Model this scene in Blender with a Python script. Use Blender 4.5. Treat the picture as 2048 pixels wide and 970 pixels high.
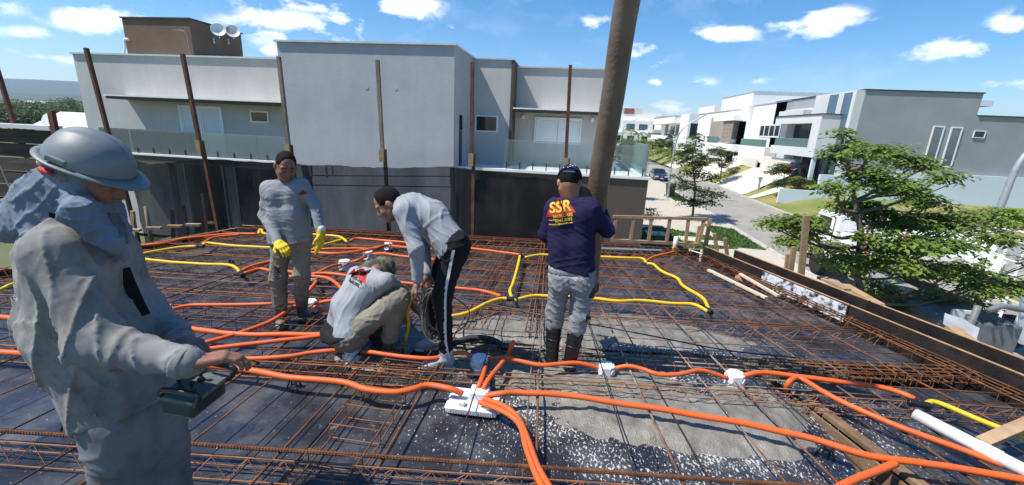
import bpy, bmesh, math, random
import numpy as np
from mathutils import Vector, Matrix, noise
from mathutils.bvhtree import BVHTree
random.seed(7)
rng = np.random.default_rng(11)
for o in list(bpy.data.objects): bpy.data.objects.remove(o)
scn = bpy.context.scene
COL = scn.collection
R = math.radians
# ------------------------------------------------------------------ camera
FPX, CX, CY, HCAM = 856.0, 1024.0, 485.0, 1.92
_n = Vector((-144.0, -3176.0, -856.0)).normalized()
ZC = -_n
_yy = -(_n[0]*126.0 + _n[2]*-856.0)/_n[1]
YC = Vector((126.0, _yy, -856.0)).normalized()
XC = YC.cross(ZC)
RM = Matrix((XC, YC, ZC))                      # camera axes -> world axes
cam_d = bpy.data.cameras.new('camera'); cam = bpy.data.objects.new('camera', cam_d); COL.objects.link(cam)
cam.matrix_world = Matrix.Translation((0, 0, HCAM)) @ RM.to_4x4()
cam_d.sensor_width = 36.0; cam_d.lens = FPX/2048*36.0
cam_d.clip_start = 0.05; cam_d.clip_end = 12000
scn.camera = cam
scn.render.resolution_x, scn.render.resolution_y = 1024, 485
# ------------------------------------------------------------------ sun and sky
SUN_DIR = Vector((1.0, 0.42, -1.78)).normalized()       # the way light travels
sd = bpy.data.lights.new('sun', 'SUN'); sd.energy = 5.0; sd.angle = R(0.53); sd.color = (1.0, 0.955, 0.88)
sun = bpy.data.objects.new('sun', sd); COL.objects.link(sun)
sun.rotation_euler = SUN_DIR.to_track_quat('-Z', 'Y').to_euler()
to_sun = -SUN_DIR
elev = math.asin(to_sun.z); azim = math.atan2(to_sun.x, to_sun.y)
W = bpy.data.worlds.new('World'); scn.world = W; W.use_nodes = True
nt = W.node_tree; nt.nodes.clear()
def N(t, kind, **kw):
    n = t.nodes.new(kind)
    for k, v in kw.items():
        if k.startswith('i_'): n.inputs[k[2:].replace('_', ' ')].default_value = v
        elif k.startswith('n_'): n.inputs[int(k[2:])].default_value = v
        else: setattr(n, k, v)
    return n
sky = N(nt, 'ShaderNodeTexSky', sky_type='NISHITA', sun_disc=False)
sky.sun_elevation = elev; sky.sun_rotation = azim; sky.air_density = 1.0; sky.dust_density = 0.35; sky.ozone_density = 3.0; sky.altitude = 600
tc = N(nt, 'ShaderNodeTexCoord')
def wmath(op, a, b=None, c=None, clamp=False):
    n = N(nt, 'ShaderNodeMath', operation=op, use_clamp=clamp)
    for i, v in enumerate((a, b, c)):
        if v is None: continue
        if isinstance(v, (int, float)): n.inputs[i].default_value = v
        else: nt.links.new(v, n.inputs[i])
    return n.outputs[0]
def ray(px, py): return RM @ Vector((px-CX, -(py-CY), -FPX))
# cloud banks standing in the sky (direction, width, height), broken up by noise
banks = [(600,42,.15,.05,1.0),(195,38,.075,.028,.9),(805,15,.08,.035,.9),(905,55,.03,.012,.7),(1640,48,.085,.03,1),(1450,68,.075,.022,.8),(1900,98,.06,.024,1.0),
         (1285,105,.05,.035,.95),(1310,165,.018,.009,.9),(1515,160,.035,.012,.95),(1195,42,.04,.018,.7),(1310,68,.035,.014,.6),(35,65,.05,.012,.55),(20,100,.04,.012,.6),
         (110,112,.06,.016,.7),(545,100,.025,.012,.7),(2030,45,.03,.02,.8),(2010,170,.10,.012,.5),(1160,125,.05,.012,.5),(1350,215,.05,.018,.8),(1240,225,.03,.02,.6),(30,10,.06,.02,.4),(1400,160,.05,.014,.45)]
sx = N(nt, 'ShaderNodeSeparateXYZ'); nt.links.new(tc.outputs['Generated'], sx.inputs[0])
fwd = wmath('MAXIMUM', sx.outputs[1], 0.08)
cu = N(nt, 'ShaderNodeCombineXYZ'); nt.links.new(wmath('DIVIDE', sx.outputs[0], fwd), cu.inputs[0]); nt.links.new(wmath('DIVIDE', sx.outputs[2], fwd), cu.inputs[1])
near = None
for (px, py, w, h, a) in banks:
    d = ray(px, py); u0, v0 = d.x/d.y, d.z/d.y; w *= 1.25*(1+u0*u0); h *= 1.25*math.sqrt(1+u0*u0)
    q = N(nt, 'ShaderNodeVectorMath', operation='MULTIPLY_ADD'); nt.links.new(cu.outputs[0], q.inputs[0]); q.inputs[1].default_value = (1/w, 1/h, 0); q.inputs[2].default_value = (-u0/w, -v0/h, 1-a)
    e = N(nt, 'ShaderNodeVectorMath', operation='LENGTH'); nt.links.new(q.outputs[0], e.inputs[0])
    near = e.outputs['Value'] if near is None else wmath('MINIMUM', near, e.outputs['Value'])
acc = wmath('SUBTRACT', 1.0, near, clamp=True)
mp = N(nt, 'ShaderNodeMapping'); mp.inputs['Scale'].default_value = (1.0, 1.0, 2.2); nt.links.new(tc.outputs['Generated'], mp.inputs[0])
cn = N(nt, 'ShaderNodeTexNoise', i_Scale=11.0, i_Detail=7.0, i_Roughness=.60); cn.inputs['Distortion'].default_value = .25; nt.links.new(mp.outputs[0], cn.inputs['Vector'])
cn2 = N(nt, 'ShaderNodeTexNoise', i_Scale=2.2, i_Detail=6.0, i_Roughness=.6); nt.links.new(mp.outputs[0], cn2.inputs['Vector'])
mask = wmath('ADD', wmath('MULTIPLY', acc, 1.25), wmath('MULTIPLY', wmath('SUBTRACT', cn.outputs[0], .60), 4.6))
mask = wmath('MULTIPLY', wmath('MAXIMUM', mask, 0.0), wmath('MULTIPLY', acc, 2.2, clamp=True))
thin = wmath('MULTIPLY', wmath('SUBTRACT', wmath('MULTIPLY', cn2.outputs[0], cn.outputs[0]), .27), 1.6, clamp=True)
mask = wmath('ADD', wmath('MULTIPLY', mask, 1.5, clamp=True), wmath('MULTIPLY', thin, .5), clamp=True)
mix = N(nt, 'ShaderNodeMix', data_type='RGBA'); nt.links.new(mask, mix.inputs['Factor'])
hs = N(nt, 'ShaderNodeHueSaturation'); hs.inputs['Saturation'].default_value = 1.35; hs.inputs['Value'].default_value = 1.0
nt.links.new(sky.outputs[0], hs.inputs['Color'])
nt.links.new(hs.outputs[0], mix.inputs['A']); mix.inputs['B'].default_value = (8.4, 8.8, 9.6, 1)
bg = N(nt, 'ShaderNodeBackground'); bg.inputs['Strength'].default_value = 0.13
nt.links.new(mix.outputs['Result'], bg.inputs['Color'])
nt.links.new(bg.outputs[0], N(nt, 'ShaderNodeOutputWorld').inputs[0])
vs = scn.view_settings; vs.view_transform = 'Standard'; vs.look = 'None'; vs.exposure = 0.4; vs.gamma = 1.0; vs.use_curve_mapping = False
scn.render.engine = 'CYCLES'
# ------------------------------------------------------------------ where a sight line meets a level or an upright plane
EYE = Vector((0, 0, HCAM))
def gz(px, py, z=0.0):
    d = ray(px, py); return EYE + d*((z-HCAM)/d.z)
def gy(px, py, Y):
    d = ray(px, py); return EYE + d*(Y/d.y)
def gx(px, py, X):
    d = ray(px, py); return EYE + d*(X/d.x)
def gv(px, py, v, s=0.1):                                 # upright plane Y = v + s*X (the slab's own cross direction)
    d = ray(px, py); return EYE + d*(v/(d.y - s*d.x))
# ------------------------------------------------------------------ materials
MATS = {}
def mat(name, col, rough=.7, var=.18, scale=4.0, bump=0.0, bscale=60.0, metal=0.0, col2=None, rnd=0.0, spec=.5, alpha=1.0, stretch=None, trans=0.0, coat=0.0, lo=.35, hi=.65, coords='Object'):
    if name in MATS: return MATS[name]
    m = bpy.data.materials.new(name); m.use_nodes = True; t = m.node_tree; b = t.nodes['Principled BSDF']
    c = N(t, 'ShaderNodeTexCoord'); vec = c.outputs[coords]
    if stretch:
        q = N(t, 'ShaderNodeMapping'); q.inputs['Scale'].default_value = stretch; t.links.new(vec, q.inputs[0]); vec = q.outputs[0]
    n1 = N(t, 'ShaderNodeTexNoise', i_Scale=scale, i_Detail=6.0, i_Roughness=.6); t.links.new(vec, n1.inputs['Vector'])
    mr = N(t, 'ShaderNodeMapRange'); mr.inputs[1].default_value = lo; mr.inputs[2].default_value = hi; t.links.new(n1.outputs[0], mr.inputs[0])
    mx = N(t, 'ShaderNodeMix', data_type='RGBA'); t.links.new(mr.outputs[0], mx.inputs['Factor'])
    if col2 is None: a = [x*(1-var) for x in col[:3]]; bb = [min(1, x*(1+var)) for x in col[:3]]
    else: a, bb = col[:3], col2[:3]
    mx.inputs['A'].default_value = (*a, 1); mx.inputs['B'].default_value = (*bb, 1)
    out = mx.outputs['Result']
    if rnd:
        oi = N(t, 'ShaderNodeObjectInfo'); h = N(t, 'ShaderNodeHueSaturation')
        r2 = N(t, 'ShaderNodeMapRange'); r2.inputs[3].default_value = 1-rnd; r2.inputs[4].default_value = 1+rnd
        t.links.new(oi.outputs['Random'], r2.inputs[0]); t.links.new(r2.outputs[0], h.inputs['Value']); t.links.new(out, h.inputs['Color']); out = h.outputs[0]
    t.links.new(out, b.inputs['Base Color'])
    b.inputs['Roughness'].default_value = rough; b.inputs['Metallic'].default_value = metal; b.inputs['Alpha'].default_value = alpha
    b.inputs['Specular IOR Level'].default_value = spec; b.inputs['Transmission Weight'].default_value = trans; b.inputs['Coat Weight'].default_value = coat
    if bump:
        n2 = N(t, 'ShaderNodeTexNoise', i_Scale=bscale, i_Detail=5.0); t.links.new(vec, n2.inputs['Vector'])
        bp = N(t, 'ShaderNodeBump'); bp.inputs['Strength'].default_value = bump; bp.inputs['Distance'].default_value = .02
        t.links.new(n2.outputs[0], bp.inputs['Height']); t.links.new(bp.outputs[0], b.inputs['Normal'])
    MATS[name] = m
    return m
def glass(name, tint, alpha=.25, rough=.04):
    if name in MATS: return MATS[name]
    m = bpy.data.materials.new(name); m.use_nodes = True; t = m.node_tree; t.nodes.clear()
    tr = N(t, 'ShaderNodeBsdfTransparent'); tr.inputs[0].default_value = (*tint, 1)
    gl = N(t, 'ShaderNodeBsdfGlossy'); gl.inputs['Roughness'].default_value = rough
    fr = N(t, 'ShaderNodeFresnel'); fr.inputs[0].default_value = 1.45
    mul = N(t, 'ShaderNodeMath', operation='ADD', use_clamp=True); mul.inputs[1].default_value = alpha*.3; t.links.new(fr.outputs[0], mul.inputs[0])
    mx = N(t, 'ShaderNodeMixShader'); t.links.new(mul.outputs[0], mx.inputs[0]); t.links.new(tr.outputs[0], mx.inputs[1]); t.links.new(gl.outputs[0], mx.inputs[2])
    df = N(t, 'ShaderNodeBsdfDiffuse'); df.inputs[0].default_value = (*tint, 1)
    m2 = N(t, 'ShaderNodeMixShader'); m2.inputs[0].default_value = alpha; t.links.new(mx.outputs[0], m2.inputs[1]); t.links.new(df.outputs[0], m2.inputs[2])
    t.links.new(m2.outputs[0], N(t, 'ShaderNodeOutputMaterial').inputs[0])
    MATS[name] = m; return m
# ------------------------------------------------------------------ meshes and objects
class MB:
    def __init__(s): s.v = []; s.f = []
    def add(s, vs, fs):
        k = len(s.v); s.v += [tuple(p) for p in vs]; s.f += [tuple(i+k for i in f) for f in fs]; return s
    def box(s, x0, x1, y0, y1, z0, z1):
        return s.add([(x,y,z) for z in (z0,z1) for y in (y0,y1) for x in (x0,x1)], [(0,2,3,1),(4,5,7,6),(0,1,5,4),(2,6,7,3),(0,4,6,2),(1,3,7,5)])
    def obox(s, c, ax, ay, az):                               # centre and three half-axis vectors
        c = Vector(c); ax, ay, az = Vector(ax), Vector(ay), Vector(az)
        return s.add([c+ax*i+ay*j+az*k for k in (-1,1) for j in (-1,1) for i in (-1,1)], [(0,2,3,1),(4,5,7,6),(0,1,5,4),(2,6,7,3),(0,4,6,2),(1,3,7,5)])
    def beam(s, a, b, w, h, up=(0,0,1)):                      # a bar of w x h from a to b
        a, b = Vector(a), Vector(b); d = b-a; L = d.length; d.normalize()
        sd_ = d.cross(Vector(up)); sd_ = sd_.normalized() if sd_.length > 1e-4 else Vector((1,0,0)); u = sd_.cross(d)
        return s.obox((a+b)/2, d*(L/2), sd_*(w/2), u*(h/2))
    def tube(s, pts, r, n=6, caps=True):
        pts = [Vector(p) for p in pts]; m = len(pts); rs = r if isinstance(r, (list, tuple)) else [r]*m
        t0 = (pts[1]-pts[0]).normalized(); ref = Vector((0,0,1)) if abs(t0.z) < .9 else Vector((1,0,0))
        u = t0.cross(ref).normalized(); k = len(s.v)
        for i, p in enumerate(pts):
            t = (pts[min(i+1, m-1)]-pts[max(i-1, 0)])
            t = t.normalized() if t.length > 1e-9 else t0
            u = (u - t*u.dot(t)).normalized(); w = t.cross(u)
            for j in range(n):
                a = 2*math.pi*j/n; s.v.append(tuple(p + (u*math.cos(a)+w*math.sin(a))*rs[i]))
        for i in range(m-1):
            for j in range(n):
                j2 = (j+1) % n; s.f.append((k+i*n+j, k+i*n+j2, k+(i+1)*n+j2, k+(i+1)*n+j))
        if caps:
            s.f.append(tuple(k+j for j in range(n))[::-1]); s.f.append(tuple(k+(m-1)*n+j for j in range(n)))
        return s
    def lathe(s, prof, c=(0,0,0), n=16, axis=(0,0,1)):         # profile of (radius, height)
        ax = Vector(axis).normalized(); ref = Vector((1,0,0)) if abs(ax.x) < .9 else Vector((0,1,0)); u = ax.cross(ref).normalized(); w = ax.cross(u); c = Vector(c); k = len(s.v)
        for (r, h) in prof:
            for j in range(n):
                a = 2*math.pi*j/n; s.v.append(tuple(c + ax*h + (u*math.cos(a)+w*math.sin(a))*max(r, 1e-4)))
        for i in range(len(prof)-1):
            for j in range(n):
                j2 = (j+1) % n; s.f.append((k+i*n+j, k+i*n+j2, k+(i+1)*n+j2, k+(i+1)*n+j))
        s.f.append(tuple(k+j for j in range(n))[::-1]); s.f.append(tuple(k+(len(prof)-1)*n+j for j in range(n)))
        return s
    def prism(s, poly, z0, z1):                               # poly of (x, y)
        n = len(poly); return s.add([(x,y,z0) for x,y in poly]+[(x,y,z1) for x,y in poly],
            [tuple(range(n))[::-1], tuple(range(n,2*n))]+[(i,(i+1)%n,n+(i+1)%n,n+i) for i in range(n)])
    def extr(s, poly, d):                                     # poly of 3D points, extruded along d
        n = len(poly); d = Vector(d); P = [Vector(p) for p in poly]
        return s.add(P+[p+d for p in P], [tuple(range(n))[::-1], tuple(range(n,2*n))]+[(i,(i+1)%n,n+(i+1)%n,n+i) for i in range(n)])
    def mesh(s, name, m, smooth=False, fix=True):
        me = bpy.data.meshes.new(name); me.from_pydata(s.v, [], s.f)
        if fix:
            b = bmesh.new(); b.from_mesh(me); bmesh.ops.recalc_face_normals(b, faces=b.faces); b.to_mesh(me); b.free()
        if m: me.materials.append(m)
        if smooth: me.polygons.foreach_set('use_smooth', [True]*len(me.polygons))
        me.update(); return me
    def build(s, name, m, parent=None, smooth=False, bevel=0.0, label=None, fix=True):
        o = link(name, s.mesh(name, m, smooth, fix), parent)
        if bevel:
            bv = o.modifiers.new('bevel', 'BEVEL'); bv.width = bevel; bv.segments = 2; bv.limit_method = 'ANGLE'
        if label: o['label'] = label
        return o
def base(o): return o['_b'] if '_b' in o else None
BASES = {}
def link(name, me, parent=None):
    o = bpy.data.objects.new(name, me); COL.objects.link(o)
    if parent is not None:
        o.parent = parent; o.matrix_parent_inverse = BASES.get(parent.name, Matrix.Identity(4)).inverted()
        if parent.name in BASES: BASES[o.name] = BASES[parent.name] if False else Matrix.Identity(4)
    return o
def thing(name, loc, label, cat, group=None):
    o = bpy.data.objects.new(name, None); COL.objects.link(o); o.location = loc; o.empty_display_size = .1
    BASES[o.name] = Matrix.Translation(loc)
    return tag(o, label, cat, group)
def tag(o, label=None, cat=None, group=None, kind=None):
    if label: o['label'] = label
    if cat: o['category'] = cat
    if group: o['group'] = group
    if kind: o['kind'] = kind
    return o
def sub(name, me, parent, root=None):                          # a part of a part: geometry in world coordinates
    o = bpy.data.objects.new(name, me); COL.objects.link(o); o.parent = parent
    return o
def copy_tree(o, parent=None):
    c = o.copy(); COL.objects.link(c)
    if parent is not None: c.parent = parent
    for ch in o.children: copy_tree(ch, c)
    return c
def spline(pts, step=.05):                                      # Catmull-Rom through the points
    P = [Vector(p) for p in pts]; P = [P[0]*2-P[1]] + P + [P[-1]*2-P[-2]]; out = []
    for i in range(1, len(P)-2):
        a, b, c, d = P[i-1:i+3]; n = max(2, int((c-b).length/step))
        for k in range(n):
            t = k/n; out.append(.5*((2*b)+(c-a)*t+(2*a-5*b+4*c-d)*t*t+(3*b-a-3*c+d)*t**3))
    out.append(P[-2]); return out
# ================================================================== SETTING: ground, road, pavements, hills
GZ = -4.0
def sheet(name, poly, z, m, sub_n=0, kind='structure'):
    o = MB().add([(x,y,z) for x,y in poly], [tuple(range(len(poly)))]).build(name, m); return tag(o, kind=kind)
def grid_sheet(name, x0, x1, y0, y1, nx, ny, zf, m, kind='structure', label=None):
    b = MB(); xs = np.linspace(x0, x1, nx+1); ys = np.linspace(y0, y1, ny+1)
    b.v = [(x, y, zf(x, y)) for y in ys for x in xs]; k = nx+1
    b.f = [(j*k+i, j*k+i+1, (j+1)*k+i+1, (j+1)*k+i) for j in range(ny) for i in range(nx)]
    o = b.build(name, m, smooth=True); tag(o, kind=kind)
    if label: o['label'] = label
    return o
m_dirt = mat('field_ground', (.16,.15,.07), .95, .3, .05, col2=(.07,.10,.03))
m_asph = mat('asphalt', (.29,.265,.23), .9, .12, .5, bump=.15, bscale=40)
m_kerb = mat('kerb_concrete', (.46,.43,.37), .85, .15, 2, bump=.1)
m_grass = mat('lawn_grass', (.045,.10,.018), .95, .3, 1.4, bump=.8, bscale=25, col2=(.085,.15,.03))
m_lot = mat('dry_lawn', (.14,.18,.032), .95, .3, .28, bump=.6, bscale=9, col2=(.31,.24,.09), lo=.40, hi=.66)
m_drive = mat('pale_driveway', (.62,.56,.45), .85, .08, .6)
def paver_mat():
    m = bpy.data.materials.new('pale_pavers'); m.use_nodes = True; t = m.node_tree; b = t.nodes['Principled BSDF']
    c = N(t, 'ShaderNodeTexCoord'); br = N(t, 'ShaderNodeTexBrick'); t.links.new(c.outputs['Object'], br.inputs[0])
    br.inputs['Scale'].default_value = 2.4; br.inputs['Color1'].default_value = (.50,.44,.35,1); br.inputs['Color2'].default_value = (.58,.52,.42,1); br.inputs['Mortar'].default_value = (.30,.27,.2,1); br.inputs['Mortar Size'].default_value = .02
    t.links.new(br.outputs[0], b.inputs['Base Color']); b.inputs['Roughness'].default_value = .9
    bp = N(t, 'ShaderNodeBump'); bp.inputs['Strength'].default_value = .5; bp.inputs['Distance'].default_value = .02; bp.invert = True
    t.links.new(br.outputs['Fac'], bp.inputs['Height']); t.links.new(bp.outputs[0], b.inputs['Normal']); return m
m_pav = paver_mat()
tag(grid_sheet('ground', -4000, 4000, -300, 6000, 40, 40, lambda x,y: -4.16, m_dirt), kind='structure')
sheet('road', [(11.35,-20),(18.0,-20),(18.0,75),(16.5,110),(12,150),(5,150),(9.5,110),(11.35,75)], -4.1, m_asph)
sheet('pavement', [(2.5,-14),(11.3,-14),(11.3,95),(2.5,95)], -4.0, m_pav)
for nm, x0, x1 in (('kerb', 11.08, 11.36), ('kerb', 17.95, 18.2)):
    b = MB()
    for i in range(60): b.box(x0, x1, -14+i*1.6, -14+i*1.6+1.585, -4.2, -3.97)
    tag(b.build('kerb', m_kerb), kind='structure')
# verge strips with rough grass
def tuft_strip(name, poly, z, n, h, m, seed=3):
    r = random.Random(seed); b = MB(); xs=[p[0] for p in poly]; ys=[p[1] for p in poly]
    def inside(x,y):
        c=False; j=len(poly)-1
        for i in range(len(poly)):
            (xi,yi),(xj,yj)=poly[i],poly[j]
            if (yi>y)!=(yj>y) and x<(xj-xi)*(y-yi)/(yj-yi)+xi: c=not c
            j=i
        return c
    b.add([(x,y,z) for x,y in poly],[tuple(range(len(poly)))])
    while n>0:
        x,y=r.uniform(min(xs),max(xs)),r.uniform(min(ys),max(ys))
        if not inside(x,y): n-=1; continue
        n-=1; a=r.uniform(0,6.28); w=h*.5; t=r.uniform(-.5,.5)*h; u=r.uniform(-.5,.5)*h
        b.add([(x-math.cos(a)*w,y-math.sin(a)*w,z),(x+math.cos(a)*w,y+math.sin(a)*w,z),(x+t,y+u,z+h*r.uniform(.5,1.2))],[(0,1,2)])
    return tag(b.build(name, m, fix=False), kind='stuff')
g1=[gz(*p,-3.985).to_2d() for p in ((1212,470),(1300,440),(1350,458),(1440,462),(1385,476),(1240,482))]
gs=tuft_strip('verge_grass',[(3.2,22.2),(9.4,24.2),(9.7,26.2),(6.0,28.6),(3.5,27.0)],-3.985,5000,.10,m_grass); gs['label']='bright green lawn between the pale paving and the wooden guard frame'
gs=tuft_strip('verge_grass',[(8.9,24.6),(10.9,24.4),(10.9,29.5),(9.3,30.5)],-3.98,2500,.10,m_grass,4); gs['label']='strip of grass along the near kerb under the street tree'
gs=tuft_strip('verge_grass',[(9.6,41.5),(10.95,41.0),(10.95,46.8),(10.0,47)],-3.98,1200,.12,m_grass,5); gs['label']='small grass patch on the pavement beside the wheeled bin'
for i,(x,y) in enumerate(((5.4,26.4),(7.2,25.6),(8.4,25.0))):
    o=MB().box(x-.6,x+.6,y-.55,y+.55,-3.98,-3.93).build('stepping_stone',m_drive); tag(o,'pale square stepping stone set in the green lawn','paving slab','stepping stones across the lawn')
# the empty lot and the ground rising to the houses across the road
def lot_z(x,y):
    e=min(1,max(0,(x-18.2)/7.0)); up=min(1,max(0,(y-42)/6.0)); e2=min(1,max(0,(x-18.2)/4.2))
    return -3.99+.9*e*e*(3-2*e)*(1-up)+2.3*e2*up+.05*noise.noise(Vector((x*.6,y*.6,1)))*(1 if x>18.5 else 0)
grid_sheet('grass_lot',18.2,90,-14,140,90,120,lot_z,m_lot)
def slope_quad(name,x0,x1,y0,y1,m,dz=.03,kind='structure'):
    return grid_sheet(name,x0,x1,y0,y1,14,6,lambda x,y:lot_z(x,y)+dz+.02,m,kind)
slope_quad('driveway',18.1,23.2,48.2,58,m_drive,.05); slope_quad('driveway',18.1,24,62,72,m_drive,.05); slope_quad('driveway',18.1,24,80,88,m_drive,.05)
slope_quad('footpath',18.1,21,45.6,46.8,m_drive,.05)
# hills far to the left
m_hill=mat('forested_hill',(.030,.050,.022),.95,.4,.004,col2=(.05,.07,.03))
m_hill2=mat('wooded_slope',(.035,.062,.020),.95,.4,.02,col2=(.06,.09,.03))
def ridge(name,Y,x0,x1,hf,m,depth=500,n=120):
    b=MB(); xs=np.linspace(x0,x1,n)
    for k,(dy,fr) in enumerate(((0,0),(depth*.25,.45),(depth*.6,.85),(depth,1.0),(depth*1.6,.7))):
        b.v+=[(x,Y+dy,-6+(hf(x)+6)*fr+ (6*noise.noise(Vector((x*.01,dy*.01+k,3))) if 0<fr<1 else 2.0*noise.noise(Vector((x*.03,7,k))))) for x in xs]
    for k in range(4): b.f+=[(k*n+i,k*n+i+1,(k+1)*n+i+1,(k+1)*n+i) for i in range(n-1)]
    return tag(b.build(name,m,smooth=True),kind='structure')
ridge('far_hills',2600,-5200,1500,lambda x:232+ (25*noise.noise(Vector((x*.0006,2,0))))-max(0,(x+3300))*.085,m_hill,900)
ridge('wooded_hills',1500,-3200,900,lambda x:62+14*noise.noise(Vector((x*.0015,5,0)))-max(0,x+1500)*.02,m_hill2,500)
# ================================================================== house builder helpers
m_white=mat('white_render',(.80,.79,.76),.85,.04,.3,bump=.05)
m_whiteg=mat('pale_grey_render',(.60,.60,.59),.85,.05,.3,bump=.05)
m_offw=mat('cream_render',(.66,.62,.54),.85,.05,.3,bump=.05)
m_taupe=mat('taupe_render',(.33,.28,.23),.85,.06,.3)
m_dgrey=mat('dark_grey_render',(.29,.305,.32),.85,.08,.35,bump=.1,bscale=20)
m_lblue=mat('pale_blue_render',(.60,.68,.72),.85,.05,.2)
m_wood=mat('warm_wood',(.25,.16,.09),.7,.25,3,stretch=(1,1,9))
m_frame_w=mat('white_frame',(.78,.79,.80),.4,.02,1)
m_dframe=mat('dark_frame',(.03,.03,.035),.4,.1,1)
m_pane=mat('dark_glass_pane',(.014,.018,.024),.08,.2,.5,spec=.45)
m_paneb=mat('sky_glass_pane',(.07,.12,.17),.05,.2,.5,spec=1.0)
m_cop=mat('zinc_coping',(.55,.58,.58),.45,.1,2,metal=.3)
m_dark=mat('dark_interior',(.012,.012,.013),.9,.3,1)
m_alu=mat('aluminium',(.55,.56,.57),.35,.08,3,metal=.8)
g_rail=glass('rail_glass',(.82,.89,.88),.10)
g_green=glass('green_glass',(.55,.80,.74),.16)
def win_y(p,x0,x1,z0,z1,Y,n=1,mf=None,mp_=None,t=.05):
    mf=mf or m_frame_w; mp_=mp_ or m_pane
    b=MB(); b.box(x0,x1,Y-.05,Y+.02,z0,z0+t).box(x0,x1,Y-.05,Y+.02,z1-t,z1).box(x0,x0+t,Y-.05,Y+.02,z0+t,z1-t).box(x1-t,x1,Y-.05,Y+.02,z0+t,z1-t)
    for i in range(1,n): xx=x0+(x1-x0)*i/n; b.box(xx-t*.5,xx+t*.5,Y-.045,Y+.02,z0+t,z1-t)
    f=b.build('window',mf,p)
    for i in range(n):
        a=x0+t+(x1-x0-2*t)*i/n; c=x0+t+(x1-x0-2*t)*(i+1)/n
        MB().box(a+.01,c-.01,Y-.02,Y+.01,z0+t,z1-t).build('pane',mp_,f)
    return f
def win_x(p,y0,y1,z0,z1,X,n=1,mf=None,mp_=None,t=.08):
    mf=mf or m_frame_w; mp_=mp_ or m_pane
    b=MB(); b.box(X-.06,X+.02,y0,y1,z0,z0+t).box(X-.06,X+.02,y0,y1,z1-t,z1).box(X-.06,X+.02,y0,y0+t,z0+t,z1-t).box(X-.06,X+.02,y1-t,y1,z0+t,z1-t)
    for i in range(1,n): yy=y0+(y1-y0)*i/n; b.box(X-.05,X+.02,yy-t*.5,yy+t*.5,z0+t,z1-t)
    f=b.build('window',mf,p)
    for i in range(n):
        a=y0+t+(y1-y0-2*t)*i/n; c=y0+t+(y1-y0-2*t)*(i+1)/n
        MB().box(X-.02,X+.015,a+.02,c-.02,z0+t,z1-t).build('pane',mp_,f)
    return f
def part(p,name,m,*boxes,**k):
    b=MB()
    for q in boxes: b.box(*q)
    return b.build(name,m,p,**k)
# ================================================================== houses across the road
h=thing('house',(30,50,-3),'grey and white modern house with two tall slit windows behind the leafy tree','house')
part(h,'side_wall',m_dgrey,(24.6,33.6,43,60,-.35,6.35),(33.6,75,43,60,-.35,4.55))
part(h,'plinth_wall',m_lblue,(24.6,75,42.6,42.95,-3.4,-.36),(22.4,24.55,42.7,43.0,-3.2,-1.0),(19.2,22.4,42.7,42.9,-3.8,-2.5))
part(h,'coping',m_dframe,(24.5,33.7,42.9,60.1,6.352,6.44),(33.7,75.1,42.9,60.1,4.552,4.64))
part(h,'front_wall',m_whiteg,(23.9,24.59,43.02,49.6,-1.7,6.34),(24.0,24.59,49.6,56,-1.7,5.2),(23.2,24.0,50,55.5,4.3,5.0))
for (a,c) in ((43.5,44.7),(45.6,47.0)):
    MB().box(23.86,23.94,a,c,-1.6,6.2).build('strip_window',m_paneb,h)
bb=part(h,'balcony_box',m_whiteg,(22.2,24.0,44.3,53.6,3.55,4.3),(22.2,24.0,44.3,53.6,.4,1.25),(22.2,24.0,44.3,45.7,1.25,3.55),(23.0,24.0,52.4,53.6,1.25,3.55))
MB().box(22.1,24.1,44.2,53.7,4.302,4.38).build('coping',m_dframe,bb)
MB().box(23.7,23.88,46.0,52.2,1.26,3.54).build('balcony_glazing',m_pane,bb)
MB().box(22.5,22.54,45.9,53.5,1.252,2.1).build('glass_rail',g_green,bb)
part(h,'garage_recess',m_dark,(23.1,23.89,44.4,48.0,-1.65,.38)); part(h,'porch_post',m_lblue,(22.3,22.6,44.4,44.7,-1.7,.39)); part(h,'porch_glazing',m_pane,(22.9,23.0,43.1,44.3,-1.6,.38))
part(h,'low_wall',m_offw,(22.6,22.9,48.3,56.5,-1.8,-.1)); win_x(h,50.2,51.6,-.05,.35,23.98,1,m_dframe)
p_=gy(1955,268,42.9); w=gy(1880,250,42.9); 
for (pxa,pya,pyb) in ((1880,252,330),(1916,254,336)):
    a=gy(pxa,pya,42.9); c=gy(pxa,pyb,42.9); win_y(h,a.x-.45,a.x+.45,c.z,a.z,42.96,1,m_frame_w,m_paneb,.1)
a=gy(1950,261,42.9); win_y(h,a.x,a.x+.9,a.z-.6,a.z,42.96,1,m_frame_w,m_pane,.06)
MB().lathe([(.2,0),(.2,.7),(.3,.72),(.3,.85)],(36,50,4.6),10).build('chimney_pipe',m_dframe,h)
# white cubic house
h=thing('house',(25,60,-3),'white cubic house with a long window band beside the grey house','house')
part(h,'wall',m_white,(24.6,40,57.2,67,-2,6.3),(23.2,24.6,57.5,66,-1.0,.9),(24.0,24.6,67,70,-2,4.2))
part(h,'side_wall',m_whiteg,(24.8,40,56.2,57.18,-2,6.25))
part(h,'coping',m_cop,(24.5,40.1,56.1,67.1,6.3,6.4))
part(h,'rear_block',m_white,(33,45,56.0,63,6.41,7.0))
win_x(h,57.6,63.6,2.1,3.7,24.58,4,m_frame_w,m_pane,.16)
win_y(h,24.9,30,2.1,3.9,56.15,3,m_frame_w,m_pane,.14)
MB().box(23.25,23.29,57.6,65.9,.91,1.8).build('glass_rail',g_green,h)
part(h,'door_recess',m_dark,(24.3,24.59,60,64.5,-1.9,-.95)); part(h,'garden_wall',m_offw,(22.9,23.1,58.6,67,-2.2,-.6))
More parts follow.
